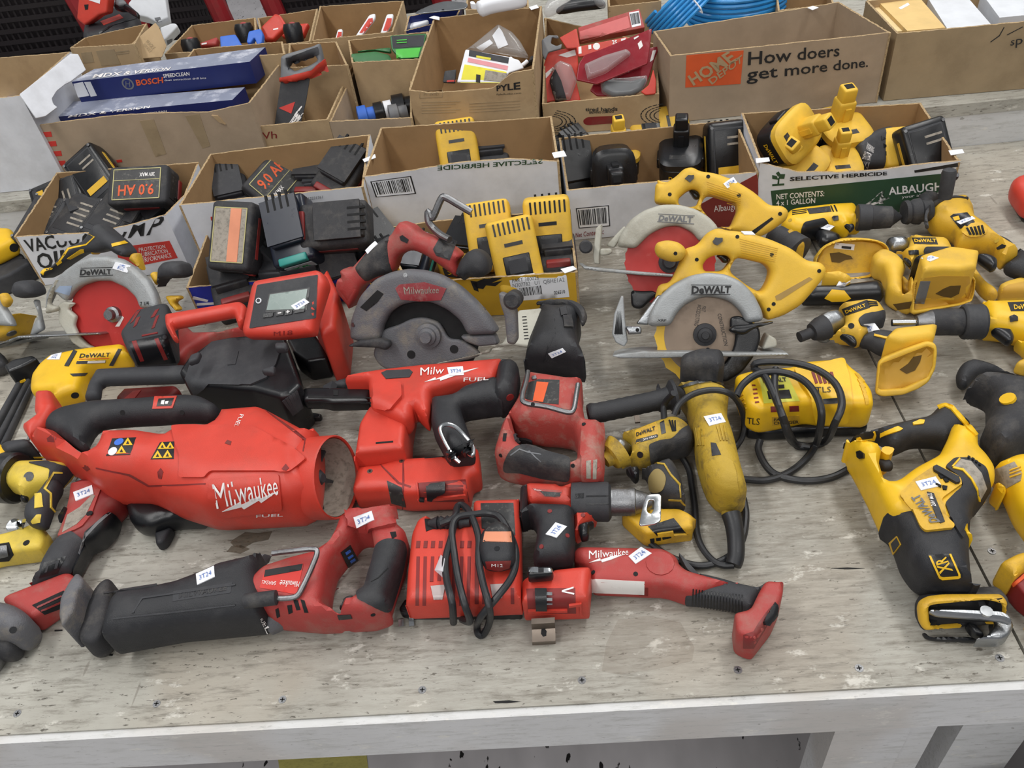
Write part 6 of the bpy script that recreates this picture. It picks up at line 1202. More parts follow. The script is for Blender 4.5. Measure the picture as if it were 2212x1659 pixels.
for a in (('k', 'O 570,400', .085, (30, 0, 15), 'dusty grey battery at the left of the V lettered carton', .9), ('bl', 'O 1000,310', .085, ('f', (.6, .5, .4), (.5, -.6, .6)), 'black battery with orange figures on its label in the V lettered carton', .95),
          ('b', 'O 1430,240', .08, (20, 0, -10), 'grimy battery with red badge right of centre in the V lettered carton', .95), ('b', 'O 1720,200', .095, (30, 20, -30), 'battery with green and dark red label at the right end of the V lettered carton', 1.0),
          ('k', 'O 1500,380', .06, (0, 0, 0), 'dirt-caked battery under the red badged one in the V lettered carton', .9)): pack(*a[:5], s=a[5], grp=G2)
G3 = 'batteries in the blue carton'
for a in (('bo', 'O 650,880', .125, ('f', (.15, .6, .6), (-.15, -.7, .7)), 'big battery with orange and grey scuffed label standing at the left of the blue carton', 1.25), ('bt', 'O 1190,820', .13, ('t', (-.15, .65, .6), (-.1, -.65, .75)), 'glossy blue-black battery with teal and white side print in the blue carton', 1.4),
          ('b', 'O 1640,760', .135, ('t', (1, -.1, .1), (0, -.65, .75)), 'black battery with red ends at the right of the blue carton', 1.25), ('k', 'O 850,1000', .07, (70, 0, 60), 'narrow black battery behind the orange labelled one in the blue carton', 1.0),
          ('k', 'O 950,1130', .06, (60, 0, 80), 'dark grey battery standing under the teal printed one', 1.0), ('b', 'O 600,1370', .04, (10, 0, 20), 'red bottomed battery low at the front left of the blue carton', 1.0),
          ('b', 'O 1650,1130', .055, (50, 0, 20), 'red and black battery behind the tip of the red saw handle', 1.0), ('k', 'O 1300,1230', .05, (5, 0, 10), 'flat black battery right behind the red inflator', 1.1),
          ('k', 'O 1100,1290', .045, (0, 0, -5), 'dark battery hidden behind the display of the red inflator', 1.0)): pack(*a[:5], s=a[5], grp=G3)
G4 = 'batteries in the upside-down herbicide carton'
pack('dy', 'B 860,965', .105, ('f', (-.05, .5, .85), (.05, -.85, .5)), 'yellow slotted battery standing in the upside-down herbicide carton', 1.0, G4); pack('k', 'B 1068,985', .085, (10, 0, 0), 'dark grey battery right of the yellow one in the upside-down herbicide carton', .9, G4)
G5 = 'batteries in the maroon printed carton'
for a in (('kd', 'B 1590,1060', .05, (60, 0, 10), 'black and yellow battery at the left end of the maroon printed carton', 1.0), ('sy', 'B 1880,985', .055, (10, 0, 5), 'yellow post battery with upright post left of centre in the maroon printed carton', 1.05),
          ('kd', 'B 1610,970', .07, (30, 0, 40), 'yellow edged black battery tucked in the back left corner of the maroon printed carton', .8), ('dy', 'C 60,775', .07, ('f', (1, .1, 0), (0, -.6, .8)), 'scratched yellow battery lying along the back of the maroon printed carton', 1.1),
          ('sb', 'C 190,930', .06, (10, 0, -10), 'all black post battery with scratched initials in the maroon printed carton', 1.15), ('kd', 'C 450,900', .06, ('f', (0, .3, .9), (.1, -.9, .4)), 'upright yellow and black battery at the right of the maroon printed carton', 1.0)): pack(*a[:5], s=a[5], grp=G5)
pk = pack('sb', 'B 1845,1110', .062, (75, 0, 0), 'black post battery lying on its side at the front of the maroon printed carton', 1.15, G5)
G6 = 'batteries in the green printed carton'
for a in (('sy', 'C 835,800', .115, (25, 55, -25), 'tilted yellow and black post battery aimed up right, topmost in the green carton', 1.15), ('sy', 'C 1130,790', .075, (10, 0, 10), 'large yellow post battery with tall post at the centre back of the green carton', 1.25),
          ('sy', 'C 890,970', .06, (20, -35, 30), 'yellow post battery at the front left of the green carton', 1.1), ('sy', 'C 1120,985', .05, (10, 0, 0), 'yellow post battery with stubby post at the front centre of the green carton', 1.0),
          ('kd', 'C 1620,920', .07, ('f', (-.2, .5, .8), (0, -.8, .6)), 'small battery with XR mark at the right of the green carton', .9), ('dy', 'C 1545,890', .05, ('f', (1, 0, 0), (0, -.6, .8)), 'plain yellow battery under the black ones at the right of the green carton', .9)): pack(*a[:5], s=a[5], grp=G6)
t = Thing('tool_battery', 'large black and orange printed battery leaning right of centre in the green carton', 'battery', at(*px1('C 1340,900'), .02), G6)
Fb = Frame(at(*px1('C 1330,880'), .075), 20, 45)
t.add('case', pillow('C 1175,890 1230,830 1340,770 1420,745 1480,790 1490,870 1480,930 1520,985 1480,1005 1220,1015', -.05, .0, .012, fr=Fb), blkg); t.patch('orange_trim', 'C 1440,750 1475,785 1490,860 1475,900 1530,980 1505,990 1455,900', oink, .0008)
t.text('WARNING\nBATTERY\n20V MAX', 'C 1290,840 1330,870 1300,1000 1240,1000', wink, th=.0012); t.patch('case_ribs', ['C %g,%g %g,%g %g,%g' % (1370+i*14, 800+i*45, 1400+i*14, 815+i*45, 1372+i*14, 826+i*45) for i in range(4)], blks, .001)
G7 = 'batteries in the low yellow carton'
for a in (('dy', 'E 1065,185', .085, ('f', (-.05, .6, .8), (0, -.8, .6)), 'yellow battery with slotted front at the back of the low yellow carton', 1.05), ('dy', 'E 1215,290', .085, ('f', (-.12, .5, .85), (.1, -.85, .5)), 'yellow battery with black window, nearest in the low yellow carton', 1.05),
          ('dy', 'E 1430,150', .09, ('f', (0, .4, .9), (0, -.9, .4)), 'tallest yellow battery standing at the right of the low yellow carton', 1.25), ('b', 'E 1490,300', .06, (0, 0, 0), 'grey battery with red tab in the right front corner of the low yellow carton', .8),
          ('bt', 'E 580,330', .06, (30, 0, -20), 'battery with bright green label seen through the red saw handle', .8), ('dy', 'E 340,220', .06, (30, 0, 40), 'yellow battery behind the black grip of the red circular saw', .9), ('kd', 'E 400,400', .045, (20, 0, 30), 'black and yellow battery under the red circular saw handle', .9), ('dy', 'E 900,260', .05, (10, 0, -20), 'dusty battery behind the round saw knob in the low yellow carton', .9)): pack(*a[:5], s=a[5], grp=G7)
# ================================================================ rear row of cartons
def rz(s, Y): p = px1(s) if isinstance(s, str) else s; return float(aty(p[0], p[1], Y)[2])
BZ = BH
def rear(label, FL, FR, BR, BL, Y, z0=BZ, dz=(0, 0, 0, 0), **k):
    c = [px1(q) for q in (FL, FR, BR, BL)]; z = rz(c[0], Y); zz = [z+d for d in dz]
    return carton('cardboard_carton', label, 'box', c, zz, z0=z0, **k), z
wb, z = rear('large white carton with a folded flap at the far left of the back table', '-330,245', '45,207', '152,112', '-200,140', 1.545, out=wbox, ins=kraft)
fl = wb.P[1]; A3 = [at(45, 207, z), at(128, 415, BZ+.02)]
Ff = Frame(at(45, 207, z), 60, 35)
wb.add('folded_flap', pillow('Q 205,1005 750,570 830,575 912,745 750,870 690,900 600,970 550,1050 570,1110 610,1140 480,1240 380,1262', -.002, .002, .001, fr=Ff, fil=.002), wbox)
fd = Thing('paper_leaflet', 'blue and white folded leaflet lying in the large white carton', 'leaflet', at(15, 215, .2)); fd.add('page', pillow('0,203 35,208 40,216 0,225 -60,222 -60,200', .2, .203, .001), wht); fd.patch('blue_stripe', '0,203 35,208 36,211 0,207', blui, .0006)
bo, z = rear('wide kraft carton with red squares on its left edge holding long blue boxes', '75,268', '540,222', '612,130', '150,178', 1.545, out=kraftg, tops={0: [.222, .225, .226, .222, .215, .225]})
bo.patch('red_printed_squares', ['A 255,843 325,838 333,870 270,875', 'A 292,903 355,898 363,930 303,935', 'A 330,965 388,960 396,992 340,996', 'A 360,1026 415,1022 422,1052 368,1056', 'A 740,1020 775,1016 780,1032 748,1036'], rink)
bo.patch('tape_strip', ['A 890,770 980,760 1060,980 990,1000', 'A 1180,740 1270,725 1340,930 1290,945'], kraftd, .0005)
bo.patch('torn_flap', 'A 1350,730 1390,735 1440,790 1400,775', kraft, .004)
navt = mat('printed_navy_box_top', '8d93a6', .4, dirt=.8, ds=30, dc='d8dae4', dthr=.5)
def bosch(label, zt, px_top, h, q, mark):
    p = pts(px_top); P = [at(x, y, zt) for x, y in p]; c = sum(P)/4
    T_ = Thing('saw_accessory_box', label, 'box', (c[0], c[1], zt-h), 'long blue boxes in the kraft carton'); lo = [a-np.array((0, 0, h)) for a in P]
    vs = P+lo; fs = [(0, 1, 2, 3), (7, 6, 5, 4), (0, 4, 5, 1), (1, 5, 6, 2), (2, 6, 7, 3), (3, 7, 4, 0)]
    T_.add('carton_body', (vs, fs), [navy, navt], smooth=False, mi=[1, 0, 0, 0, 0, 0]); return T_
b_ = bosch('long dark blue box with maker lettering, lower of two in the kraft carton', .208, 'Q 420,1258 2467,1060 2600,925 700,1085', .05, 0, 0)
b_.text('BOSCH', 'Q 1190,1262 1450,1228 1455,1250 1190,1285', oink, bold=.03); b_.text('SPEEDCLEAN', 'Q 1510,1200 1770,1168 1775,1185 1520,1215', wink, bold=.02); b_.text('MDX & VERSION', 'Q 740,1225 1600,1125 1590,1145 720,1250', wink, bold=.02)
b_ = bosch('long dark blue box with maker lettering, upper of two in the kraft carton', .252, 'Q 760,868 2650,655 2816,500 1000,733', .045, 0, 0)
b_.text('BOSCH', 'Q 1440,845 1730,815 1735,880 1455,910', oink, bold=.03); b_.text('SPEEDCLEAN', 'Q 1728,785 2010,760 2015,800 1740,825', wink, bold=.02); b_.text('dust extraction drill bits', 'Q 1745,840 2190,815 2190,835 1750,860', wink)
b_.patch('barcode_label', 'Q 780,890 880,870 950,1015 830,1035', wht, .0008); b_.patch('small_label', 'Q 895,872 960,868 1030,1015 965,1025', wht, .0008); b_.dots('round_emblem', 'Q 1358,890', gry, r=11); b_.dots('emblem_core', 'Q 1358,890', navy, r=8, th=.0009); b_.text('H', 'Q 1335,860 1380,860 1385,920 1335,920', gry, th=.0012)
b_.text('MDX & VERSION', 'Q 1010,790 1820,715 1790,750 980,835', wink, bold=.02)
sw_, z = rear('small kraft carton with a handsaw standing in it, left of the plain one', '536,276', '709,258', 'R 1520,520', 'R 860,600', 1.545, out=kraft)
sw_.text('Wh', 'R 750,1060 915,1040 915,1100 765,1110', redk)
t = Thing('handsaw', 'black bladed handsaw with grey and red handle standing in a kraft carton', 'saw', at(*px1('R 1000,800'), .1)); Fh = Frame(at(*px1('R 1030,800'), .19), 0, 25)
t.add('blade', pillow('R 945,650 1180,620 1150,800 1100,1010 895,1005', -.001, .001, .0008, fr=Fh, fil=.001), blkg); t.text('foris', 'R 1110,830 1140,900 1060,1000 1010,980', wink, bold=.04)
t.add('handle', pillow('R 945,450 990,430 1200,370 1260,345 1290,440 1300,520 1190,610 1060,650 945,655', -.012, .012, .008, fr=Fh, fil=.004, holes=['R 1010,530 1030,480 1220,440 1240,480 1180,520 1060,570']), gry); t.patch('dark_grip', 'R 985,465 1240,375 1250,430 1030,510 1005,560', blkg, .003); t.patch('red_trim', 'R 945,620 1080,590 1190,560 1290,470 1320,560 1180,620 1060,650 945,655', red, .003); t.patch('warning_triangle', 'R 930,860 1060,810 1030,905', rink, .0008)
def cardpack(name, label, q, z, el, m, th=.006, az=0, grp=None, extra=None):
    t = Thing(name, label, 'package', at(*px1(q), z-.03), grp); F = Frame(at(*px1(q), z), az, el); t.add('card', pillow(q, -th/2, th/2, .002, fr=F, fil=.003), m); t.F = F; return t
t = cardpack('blister_pack', 'red backed blister pack with white lettering beside the handsaw', 'R 1270,560 1310,570 1410,740 1370,800 1240,960 1060,985 1160,850 1200,650', .17, 40, red); t.add('clear_bubble', pillow('R 1180,800 1320,780 1350,840 1230,950 1100,970', .0, .02, .008, fr=t.F), bag); t.patch('white_lettering', ['R 1200,700 1300,750 1290,765 1195,715', 'R 1220,740 1330,765 1320,780 1215,755'], wink, .0008)
t = cardpack('blister_pack', 'red plastic hook curling beside the handsaw blade', 'R 1180,640 1170,700 1150,720 1160,850 1110,830 1095,760 1110,690 1150,650', .17, 30, red)
tn, z = rear('plain grey kraft carton with blue and black parts at its bottom', '711,263', '890,255', 'R 1990,490', 'R 1545,520', 1.545, out=kraftg, ins=kraftg)
for i, (q, m_, r_, lb) in enumerate((('R 1630,920', blui, .02, 'blue capped fitting at the bottom left of the plain carton'), ('R 1760,890', blks, .02, 'black fitting with white cap at the bottom of the plain carton'), ('R 1830,870', wht, .018, 'white fitting in the middle of the plain carton'), ('R 1880,910', gry, .02, 'grey blue fitting at the bottom right of the plain carton'), ('R 1930,850', blks, .026, 'black clamp at the right wall of the plain carton'))):
    t = Thing('hose_fitting', lb, 'fitting', at(*px1(q), BZ+.006)); c = at(*px1(q), BZ+.03); t.add('body', ld(c-np.array((r_, 0, 0)), c+np.array((r_, .01, 0)), [(0, r_*.5), (.002, r_), (r_, r_), (r_*1.1, r_*.7), (r_*2, r_*.7)], 20), m_)
py, z = rear('tall kraft carton with torn front edge and audio maker print holding packaged cable parts', '883,197', '1155,172', '1171,18', '937,41', 1.545, out=kraft, dz=(0, .01, .02, .02), tops={0: [.212, .205, .205, .206, .207, .235, .24], 1: [.24, .235], 2: [.235, .232], 3: [.232, .225, .212]})
py.text('PYLE', 'B 1098,545 1250,520 1252,568 1100,580', bink, bold=.03); py.text('PyleAudio.com', 'B 1100,596 1256,585 1256,600 1100,610', bink); py.text('PT-649D', 'B 636,590 730,588 730,610 636,612', kraftd)
py.patch('label_outline', ['B 608,578 755,572 755,575 608,581', 'B 608,622 755,616 755,619 608,625', 'B 606,578 610,578 612,625 608,625', 'B 752,573 756,573 757,618 753,618'], kraftd); py.patch('spec_text_lines', ['B 622,%g %g,%g %g,%g 622,%g' % (650+i*17, 870-30*(i % 3), 645+i*17, 870-30*(i % 3), 649+i*17, 655+i*17) for i in range(5)]+['B 925,%g 1250,%g 1250,%g 925,%g' % (660+i*18, 640+i*18, 643+i*18, 663+i*18) for i in range(4)], kraftd)
tagcard(py, 'B 668,112 700,100 735,108 735,128', z+.025); tagcard(py, 'B 1305,45 1355,30 1368,48 1320,62', z+.025)
t = Thing('plastic_bag', 'clear plastic bag with white fittings leaning in the tall kraft carton', 'bag', at(*px1('Z 1300,700'), .14)); F = Frame(at(*px1('Z 1250,520'), .2), 5, 40); t.add('film', pillow('Z 1250,280 1420,380 1520,500 1620,700 1400,680 1200,640 850,620 960,520', -.015, .015, .012, fr=F, s=.008), bag); t.patch('white_connectors', ['Z 990,570 1150,475 1190,520 1060,600', 'Z 1180,430 1260,330 1300,380 1370,540 1250,580'], wht, .002)
t = cardpack('cable_pack', 'yellow and white printed cable package in the tall kraft carton', 'Z 760,990 860,590 1380,680 1500,720 1560,820 1380,880 1310,1000', .19, 45, wht); t.patch('black_header', 'Z 905,600 1380,690 1370,760 900,670', blkg, .0008, tree=True); t.patch('pink_band', 'Z 895,690 1370,790 1360,840 885,740', mat('pink_print', 'e59aa0', .5), .0008); t.patch('yellow_panel', 'Z 850,770 1350,860 1330,990 800,985', mat('bright_yellow_print', 'ece23c', .5), .0008, tree=True); t.patch('grey_photo', 'Z 1100,840 1360,880 1320,980 1080,960', lab, .0014); t.patch('black_block', 'Z 990,890 1040,900 1035,985 985,980', bink, .0014); t.patch('yellow_badge', 'Z 990,665 1165,695 1160,720 990,690', mat('bright_yellow_print', 'ece23c', .5), .0014)
t = cardpack('cable_pack', 'narrow dark packet with red stripe left of the yellow package', 'Z 590,990 610,850 750,830 740,1000', .17, 40, blkg); t.patch('red_stripe', 'Z 640,960 740,955 738,975 636,980', rink, .0008)
t = Thing('cable_plug', 'white and black cable plugs at the right inside the tall kraft carton', 'cable', at(*px1('Z 1500,780'), .16)); t.add('plug', tube([at(*px1(a), z_) for a, z_ in (('Z 1400,700', .2), ('Z 1450,780', .2), ('Z 1520,790', .195), ('Z 1600,730', .2))], .004), wht); t.add('black_plug', tube([at(*px1(a), .185) for a in ('Z 1560,780', 'Z 1650,740', 'Z 1660,700')], .006), blks)
th_, z = rear('kraft carton with brewing company print and a hand slot, full of red blister packs', '1171,225', '1424,203', '1418,95', '1177,38', 1.545, out=kraft, dz=(0, 0, .01, .03))
th_.text('tired hands', 'B 1665,685 1870,680 1870,705 1665,708', bink, bold=.02); th_.text('BREWING COMPANY', 'B 1690,708 1850,702 1850,718 1690,724', bink, bold=.02)
th_.patch('hand_slot', 'B 1650,765 1680,745 1860,738 1875,755 1870,775 1840,785 1680,797 1655,788', redk, .0006, fil=4)
import itertools
for cx_, cy_, a0, a1 in ((1430, 775, -80, 75), (2190, 735, 100, 260)):
    L_ = []
    for r_ in (80, 105, 130, 160):
        for k_ in range(12):
            q0, q1 = R(a0+(a1-a0)*k_/12), R(a0+(a1-a0)*(k_+.8)/12); rx, ry = r_*1.05, r_*.45
            L_.append('B '+' '.join('%g,%g' % (cx_+rr*1.05*cos(q), cy_-rr*.45*sin(q)) for rr, q in ((r_, q0), (r_, q1), (r_+7, q1), (r_+7, q0))))
    th_.patch('woven_ring_print', L_, bink, .0005, g=50)
RB = 'red packages in the brewing company carton'
def pk_(label, q, z, el, m=red, az=0, **k): return cardpack('blister_pack', label, q, z, el, m, az=az, grp=RB, **k)
t = pk_('flat red package with white barcode at the top of the brewing company carton', 'X 395,250 930,75 975,270 410,385', .22, 50, redw, th=.02); barcode(t, 'X 840,110 925,95 945,220 865,238')
t.patch('pale_panel', 'X 410,275 830,140 850,240 425,365', mat('pale_red_print', 'cf6a68', .5), .0006)
t = pk_('red folded header card standing at the left of the barcode package', 'X 235,330 385,245 415,420 300,430', .215, 45)
t = pk_('red card strip with white icons under the barcode package', 'X 380,410 820,320 860,370 840,420 430,500 400,500', .21, 45); t.dots('round_icon', 'X 557,403', wink, r=7); t.text('25', 'X 690,350 735,348 735,385 695,388', wink, bold=.03); t.patch('icons', ['X 400,410 425,405 428,465 402,470', 'X 485,395 510,390 513,425 488,430', 'X 770,340 810,330 812,350 772,360'], wink, .0008)
t = pk_('large dark red blister with clear bubble leaning left in the brewing company carton', 'X 400,560 450,480 620,420 1040,245 1020,420 1000,560 560,740 380,700', .205, 40, mat('translucent_dark_red', '8e1f2b', .25)); t.add('clear_bubble', pillow('X 450,560 620,480 820,420 860,470 640,640 480,700', .0, .02, .008, fr=t.F), bag); t.patch('white_lettering', ['X 915,380 945,350 960,400 930,430', 'X 880,330 920,310 925,320 885,345'], wink, .0008)
t = pk_('front dark red blister holding a black tool in a clear bubble', 'X 640,510 880,440 1110,400 1060,520 1020,650 980,760 880,840 560,840 500,790', .195, 40, mat('translucent_dark_red', '8e1f2b', .25)); t.add('black_tool', pillow('X 600,740 640,690 720,690 860,700 980,670 990,700 940,790 860,845 720,860 620,800', .0, .022, .01, fr=t.F), blks); t.add('clear_bubble', pillow('X 590,720 640,680 800,670 1000,650 1000,720 940,810 860,850 700,865 600,810', .0, .026, .01, fr=t.F), clearp)
t.patch('white_lettering', ['X 685,505 715,498 700,560 672,565', 'X 770,490 795,485 785,525 762,528', 'X 1045,440 1075,435 1050,520 1020,540'], wink, .0008); t.dots('round_icon', 'X 915,485', wink, r=7)
t = pk_('red package with crumpled clear front at the left of the brewing company carton', 'X 135,450 300,420 390,410 400,560 380,700 420,880 330,885 180,880 100,900 90,600', .19, 35); t.add('clear_bubble', pillow('X 190,560 240,520 340,560 390,700 330,870 200,880 150,720', .0, .02, .01, fr=t.F), bag); t.patch('white_lettering', ['X 100,650 180,580 190,600 120,680', 'X 225,480 370,430 380,480 300,500'], wink, .0008); t.patch('dark_contents', 'X 150,700 200,600 250,700 300,870 200,885', blkg, .001)
t = pk_('grey moulded hook in clear plastic at the back left of the brewing company carton', 'X 80,350 140,305 225,310 230,340 170,330 160,380 210,400 260,380 250,430 140,460 110,530 85,480', .22, 45, gry)
t = pk_('small red packet low at the right of the brewing company carton', 'X 940,800 1010,740 1050,600 1075,700 1070,820 980,830', .165, 35)
hd_, z = rear('large orange and black printed carton, widest at the right of the back table', '1448,121', '1925,71', '1812,4', '1411,68', 1.545, out=kraftg, ins=kraftg, dz=(0, 0, .0, .0))
lg = hd_.patch('orange_logo_square', 'X 1338,480 1835,438 1808,728 1328,760', oink, .0006, tree=True, g=14)
hd_.text('HOME', 'X 1345,660 1700,440 1790,520 1400,745', kraft, lg, bold=.03, th=.0012); hd_.text('DEPOT', 'X 1520,690 1820,470 1825,535 1560,735', kraft, lg, bold=.02, th=.0012)
hd_.text('How doers', 'C 590,305 1128,262 1125,330 586,385', bink, bold=.012); hd_.text('get more done.', 'C 580,400 1295,338 1292,410 578,497', bink, bold=.012); tagcard(hd_, 'C 938,45 970,34 1003,44 968,58', z+.004)
rg, z = rear('kraft carton at the right end of the back table holding long narrow boxes', '1938,73', '2420,28', '2330,-60', '1870,2', 1.545, out=kraftd, ins=kraft); rg.text('sp', 'Y 2100,345 2200,320 2200,400 2090,410', bink); rg.patch('pen_scrawl', ['Y 2065,295 2200,225 2202,230 2068,300', 'Y 1925,355 2000,300 2040,230 2046,232 2005,306 1928,360'], bink)
def longbox(label, q, zt, h, m, grp=None):
    P = [at(x, y, zt) for x, y in pts(q)]; c = sum(P)/4; t = Thing('long_box', label, 'box', (c[0], c[1], zt-h), grp); vs = P+[a-np.array((0, 0, h)) for a in P]
    t.add('carton_body', (vs, [(0, 1, 2, 3), (7, 6, 5, 4), (0, 4, 5, 1), (1, 5, 6, 2), (2, 6, 7, 3), (3, 7, 4, 0)]), m, smooth=False); return t
t = longbox('long buff yellow box with a white tag, left of the white long boxes', 'Y 1220,262 1545,235 1290,-60 930,-30', .212, .04, mat('buff_card', 'dcbb7c', .7)); t.patch('price_tag', 'Y 1145,68 1225,25 1240,42 1165,82', wht)
longbox('long white box beside the buff yellow one', 'Y 1560,245 1930,205 1700,-60 1380,-40', .209, .04, mat('white_card', 'd6d9de', .6)); longbox('long white box at the far right end with an open flap', 'Y 2005,150 2400,110 2250,-80 1850,-60', .216, .04, mat('white_card', 'd6d9de', .6)); longbox('narrow cream strip box along the left wall of the right end carton', 'Y 1110,270 1180,262 940,-20 880,-10', .205, .03, mat('cream_card', 'e0c894', .7))
# blue hoses
def coil(label, ctr, n, zc, R_, tilt, wdt, az):
    c = at(*px1(ctr), zc); t = Thing('air_hose_coil', label, 'hose', (c[0], c[1], BZ)); Fc = Frame(c, az, tilt)
    P = [Fc.w(R_*cos(2*pi*i/28)*1.25, R_*sin(2*pi*i/28), (i/28/n-.5)*wdt) for i in range(28*n+1)]
    t.add('hose', tube(P, wdt/n/2*.98, 8, 0), hose)
    for a_ in (.9, 2.6): 
        q = [Fc.w((R_+s_*.008)*cos(a_)*1.25, (R_+s_*.008)*sin(a_), k_*wdt*.54) for s_, k_ in ((1, -1), (1, 1), (-1, 1), (-1, -1))]
        t.add('cable_tie', tube(q, .0018, 6, 2, closed=True), wht)
    return t
coil('sky blue hose coil with white ties behind the brewing company carton', 'X 1290,60', 7, .185, .075, 45, .06, -120); coil('sky blue hose coil lying flat behind the printed orange logo carton', 'X 1780,20', 7, .17, .085, 88, .075, 0)
# third row
r3, z = rear('kraft carton with small red tools in the third row, left one', 'R 20,430', 'R 760,385', 'R 745,140', 'R 235,200', 1.86); z3 = z
r4, z = rear('kraft carton with red bags in the third row, second from left', 'R 800,375', 'R 1180,330', 'R 1240,70', 'R 760,145', 1.86)
r5, z = rear('open kraft carton holding three red and white packs in the third row', 'R 1190,325', 'R 1840,255', 'R 1925,5', 'R 1255,50', 1.88); z5 = z
r6, z6 = rear('kraft carton of green labelled packs behind the plain carton', 'R 1510,500', 'R 2080,470', 'R 2120,250', 'R 1480,320', 1.72)
r8, z8 = rear('low kraft carton of blue parts right behind the long blue boxes', 'R 180,480', 'R 980,430', 'R 960,330', 'R 250,390', 1.74)
r9, z9 = rear('small kraft carton with crumpled paper behind the handsaw', 'R 1000,540', 'R 1480,520', 'R 1390,330', 'R 1010,350', 1.72)
r7, z7 = rear('navy blue tray with white parts behind the tall kraft carton', 'R 1930,250', '985,40', '1000,12', 'R 1960,130', 1.90, out=navy, ins=navy)
bx_, zb = rear('small printed kraft carton at the back left carrying a black case', 'Q 740,510', 'Q 1430,470', 'Q 1560,250', 'Q 900,400', 1.80, z0=BZ)
bx_.patch('print_block', ['Q 1130,560 1370,530 1375,545 1130,575', 'Q 1140,580 1370,555 1370,565 1140,592', 'Q 860,560 970,550 1000,660 890,670'], kraftd); bx_.patch('tape_strip', 'Q 1020,540 1210,520 1280,680 1080,700', kraftd, .0008)
Ff = Frame(at(*px1('Q 1450,600'), zb-.03), 40, 40); bx_.add('open_flap', pillow('Q 1395,465 1650,240 1690,290 1770,490 1720,610 1460,630', -.0015, .0015, .001, fr=Ff, fil=.002), kraft); bx_.text('FRAGILE\nHANDLE', 'Q 1570,420 1660,510 1590,560 1520,480', kraftd)
t = Thing('tool_case', 'black zip tool case with red label on the small printed carton at back left', 'case', at(*px1('Q 1200,440'), .2)); t.add('case', pillow('Q 905,270 1000,240 1100,160 1300,110 1370,130 1480,200 1500,300 1470,400 1380,465 1200,480 1070,500 915,480', .20, .29, .03, sm=True), blk); t.patch('red_label', 'Q 1065,230 1270,155 1310,190 1100,268', red, .001); t.patch('zip_seam', 'Q 1050,350 1200,260 1450,190 1455,200 1210,270 1060,362', blks, .0015); t.patch('red_corner', 'Q 915,480 1040,432 1080,492 935,508', red, .0015)
t = Thing('red_package', 'tall red package with white tag standing behind the black case', 'package', at(*px1('Q 980,200'), .2)); F = Frame(at(*px1('Q 1000,120'), .3), -5, 20); t.add('pack', pillow('Q 850,-60 1215,-60 1195,140 1100,165 1000,240 930,270 820,200', -.03, .0, .005, fr=F), red); t.patch('hanger_hole', 'Q 895,50 940,45 935,100 905,105', dark, .0006); t.patch('white_tag', 'Q 940,0 1065,0 1060,40', wht, .0006)
t = Thing('drill_head', 'grey and black tool nose resting on the black case', 'power tool', at(*px1('Q 1300,80'), .28)); t.add('nose', pillow('Q 1215,40 1260,5 1330,10 1370,60 1490,170 1470,205 1330,110 1260,110 1210,80', .28, .31, .012), blks); t.add('grey_cap', pillow('Q 1215,30 1260,0 1330,10 1350,50 1260,65', .29, .318, .01), gry)
for lb, q, z_ in (('white printed carton behind the black case at back left', 'Q 1370,60 1440,-60 1760,-60 1820,250 1700,300 1600,240 1480,210', .24), ('small white box with black print at the corner of the third row', 'Q 1700,300 1830,250 1880,270 1915,330 1800,470 1760,480', .2)):
    t = Thing('white_package', lb, 'package', at(*px1(q), BZ)); F = Frame(at(*px1(q), z_), 20, 35); t.add('pack', pillow(q, -.13 if 'small' in lb else -.05, 0, .004, fr=F), mat('white_card', 'd6d9de', .6)); t.patch('print', q.split()[0]+' %s' % ('1640,190 1700,180 1720,230 1660,240' if 'printed' in lb else '1770,430 1830,410 1830,440 1780,480'), gink, .0006)
RS = 'red tools and bags in the third row'
for lb, q, z_, m_ in (('round red tape roll in the third row', 'R 505,270 530,190 600,165 660,185 680,240 600,260 540,290', z3-.03, red), ('red blister card beside the tape roll', 'R 540,250 680,240 690,340 600,330', z3-.04, red), ('crumpled red bag with white text standing in the third row', 'R 780,230 900,110 950,130 1010,230 960,280 900,340 830,340', z3-.02, red), ('red bag with white text at the right of the third row', 'R 950,290 1090,190 1175,195 1140,310 1000,320', z3-.03, red), ('small red tool with black end at the left of the third row', 'R 170,380 230,340 290,350 440,300 460,330 450,385 300,390', z3-.03, redw)):
    t = Thing('red_package', lb, 'package', at(*px1(q), BZ), RS); F = Frame(at(*px1(q), z_), 0, 50); t.add('pack', pillow(q, -.02, 0, .006, fr=F), m_); c = np.mean([p[:2] for p in pts(q)], 0); t.patch('white_text', [(c[0]-5, c[1]-2), (c[0]+6, c[1]-4), (c[0]+6, c[1]-1), (c[0]-5, c[1]+1)], wink, .0006)
for lb, q in (('black tool head with a red ring in the third row', 'R 1055,240'), ('black tool nose above the blue holders', 'R 670,240'), ('dark round tool end at the left of the third row', 'R 250,360')):
    t = Thing('hand_tool', lb, 'tool', at(*px1(q), BZ), RS); c = at(*px1(q), z3-.01); t.add('body', ld(c-np.array((.0, .02, .02)), c+np.array((0, -.012, .012)), [(0, .02), (.03, .022), (.04, .018)], 20), blks); t.add('ring', ld(c+np.array((0, -.010, .010)), c+np.array((0, -.014, .014)), [(0, .012), (.004, .011)], 18), redw)
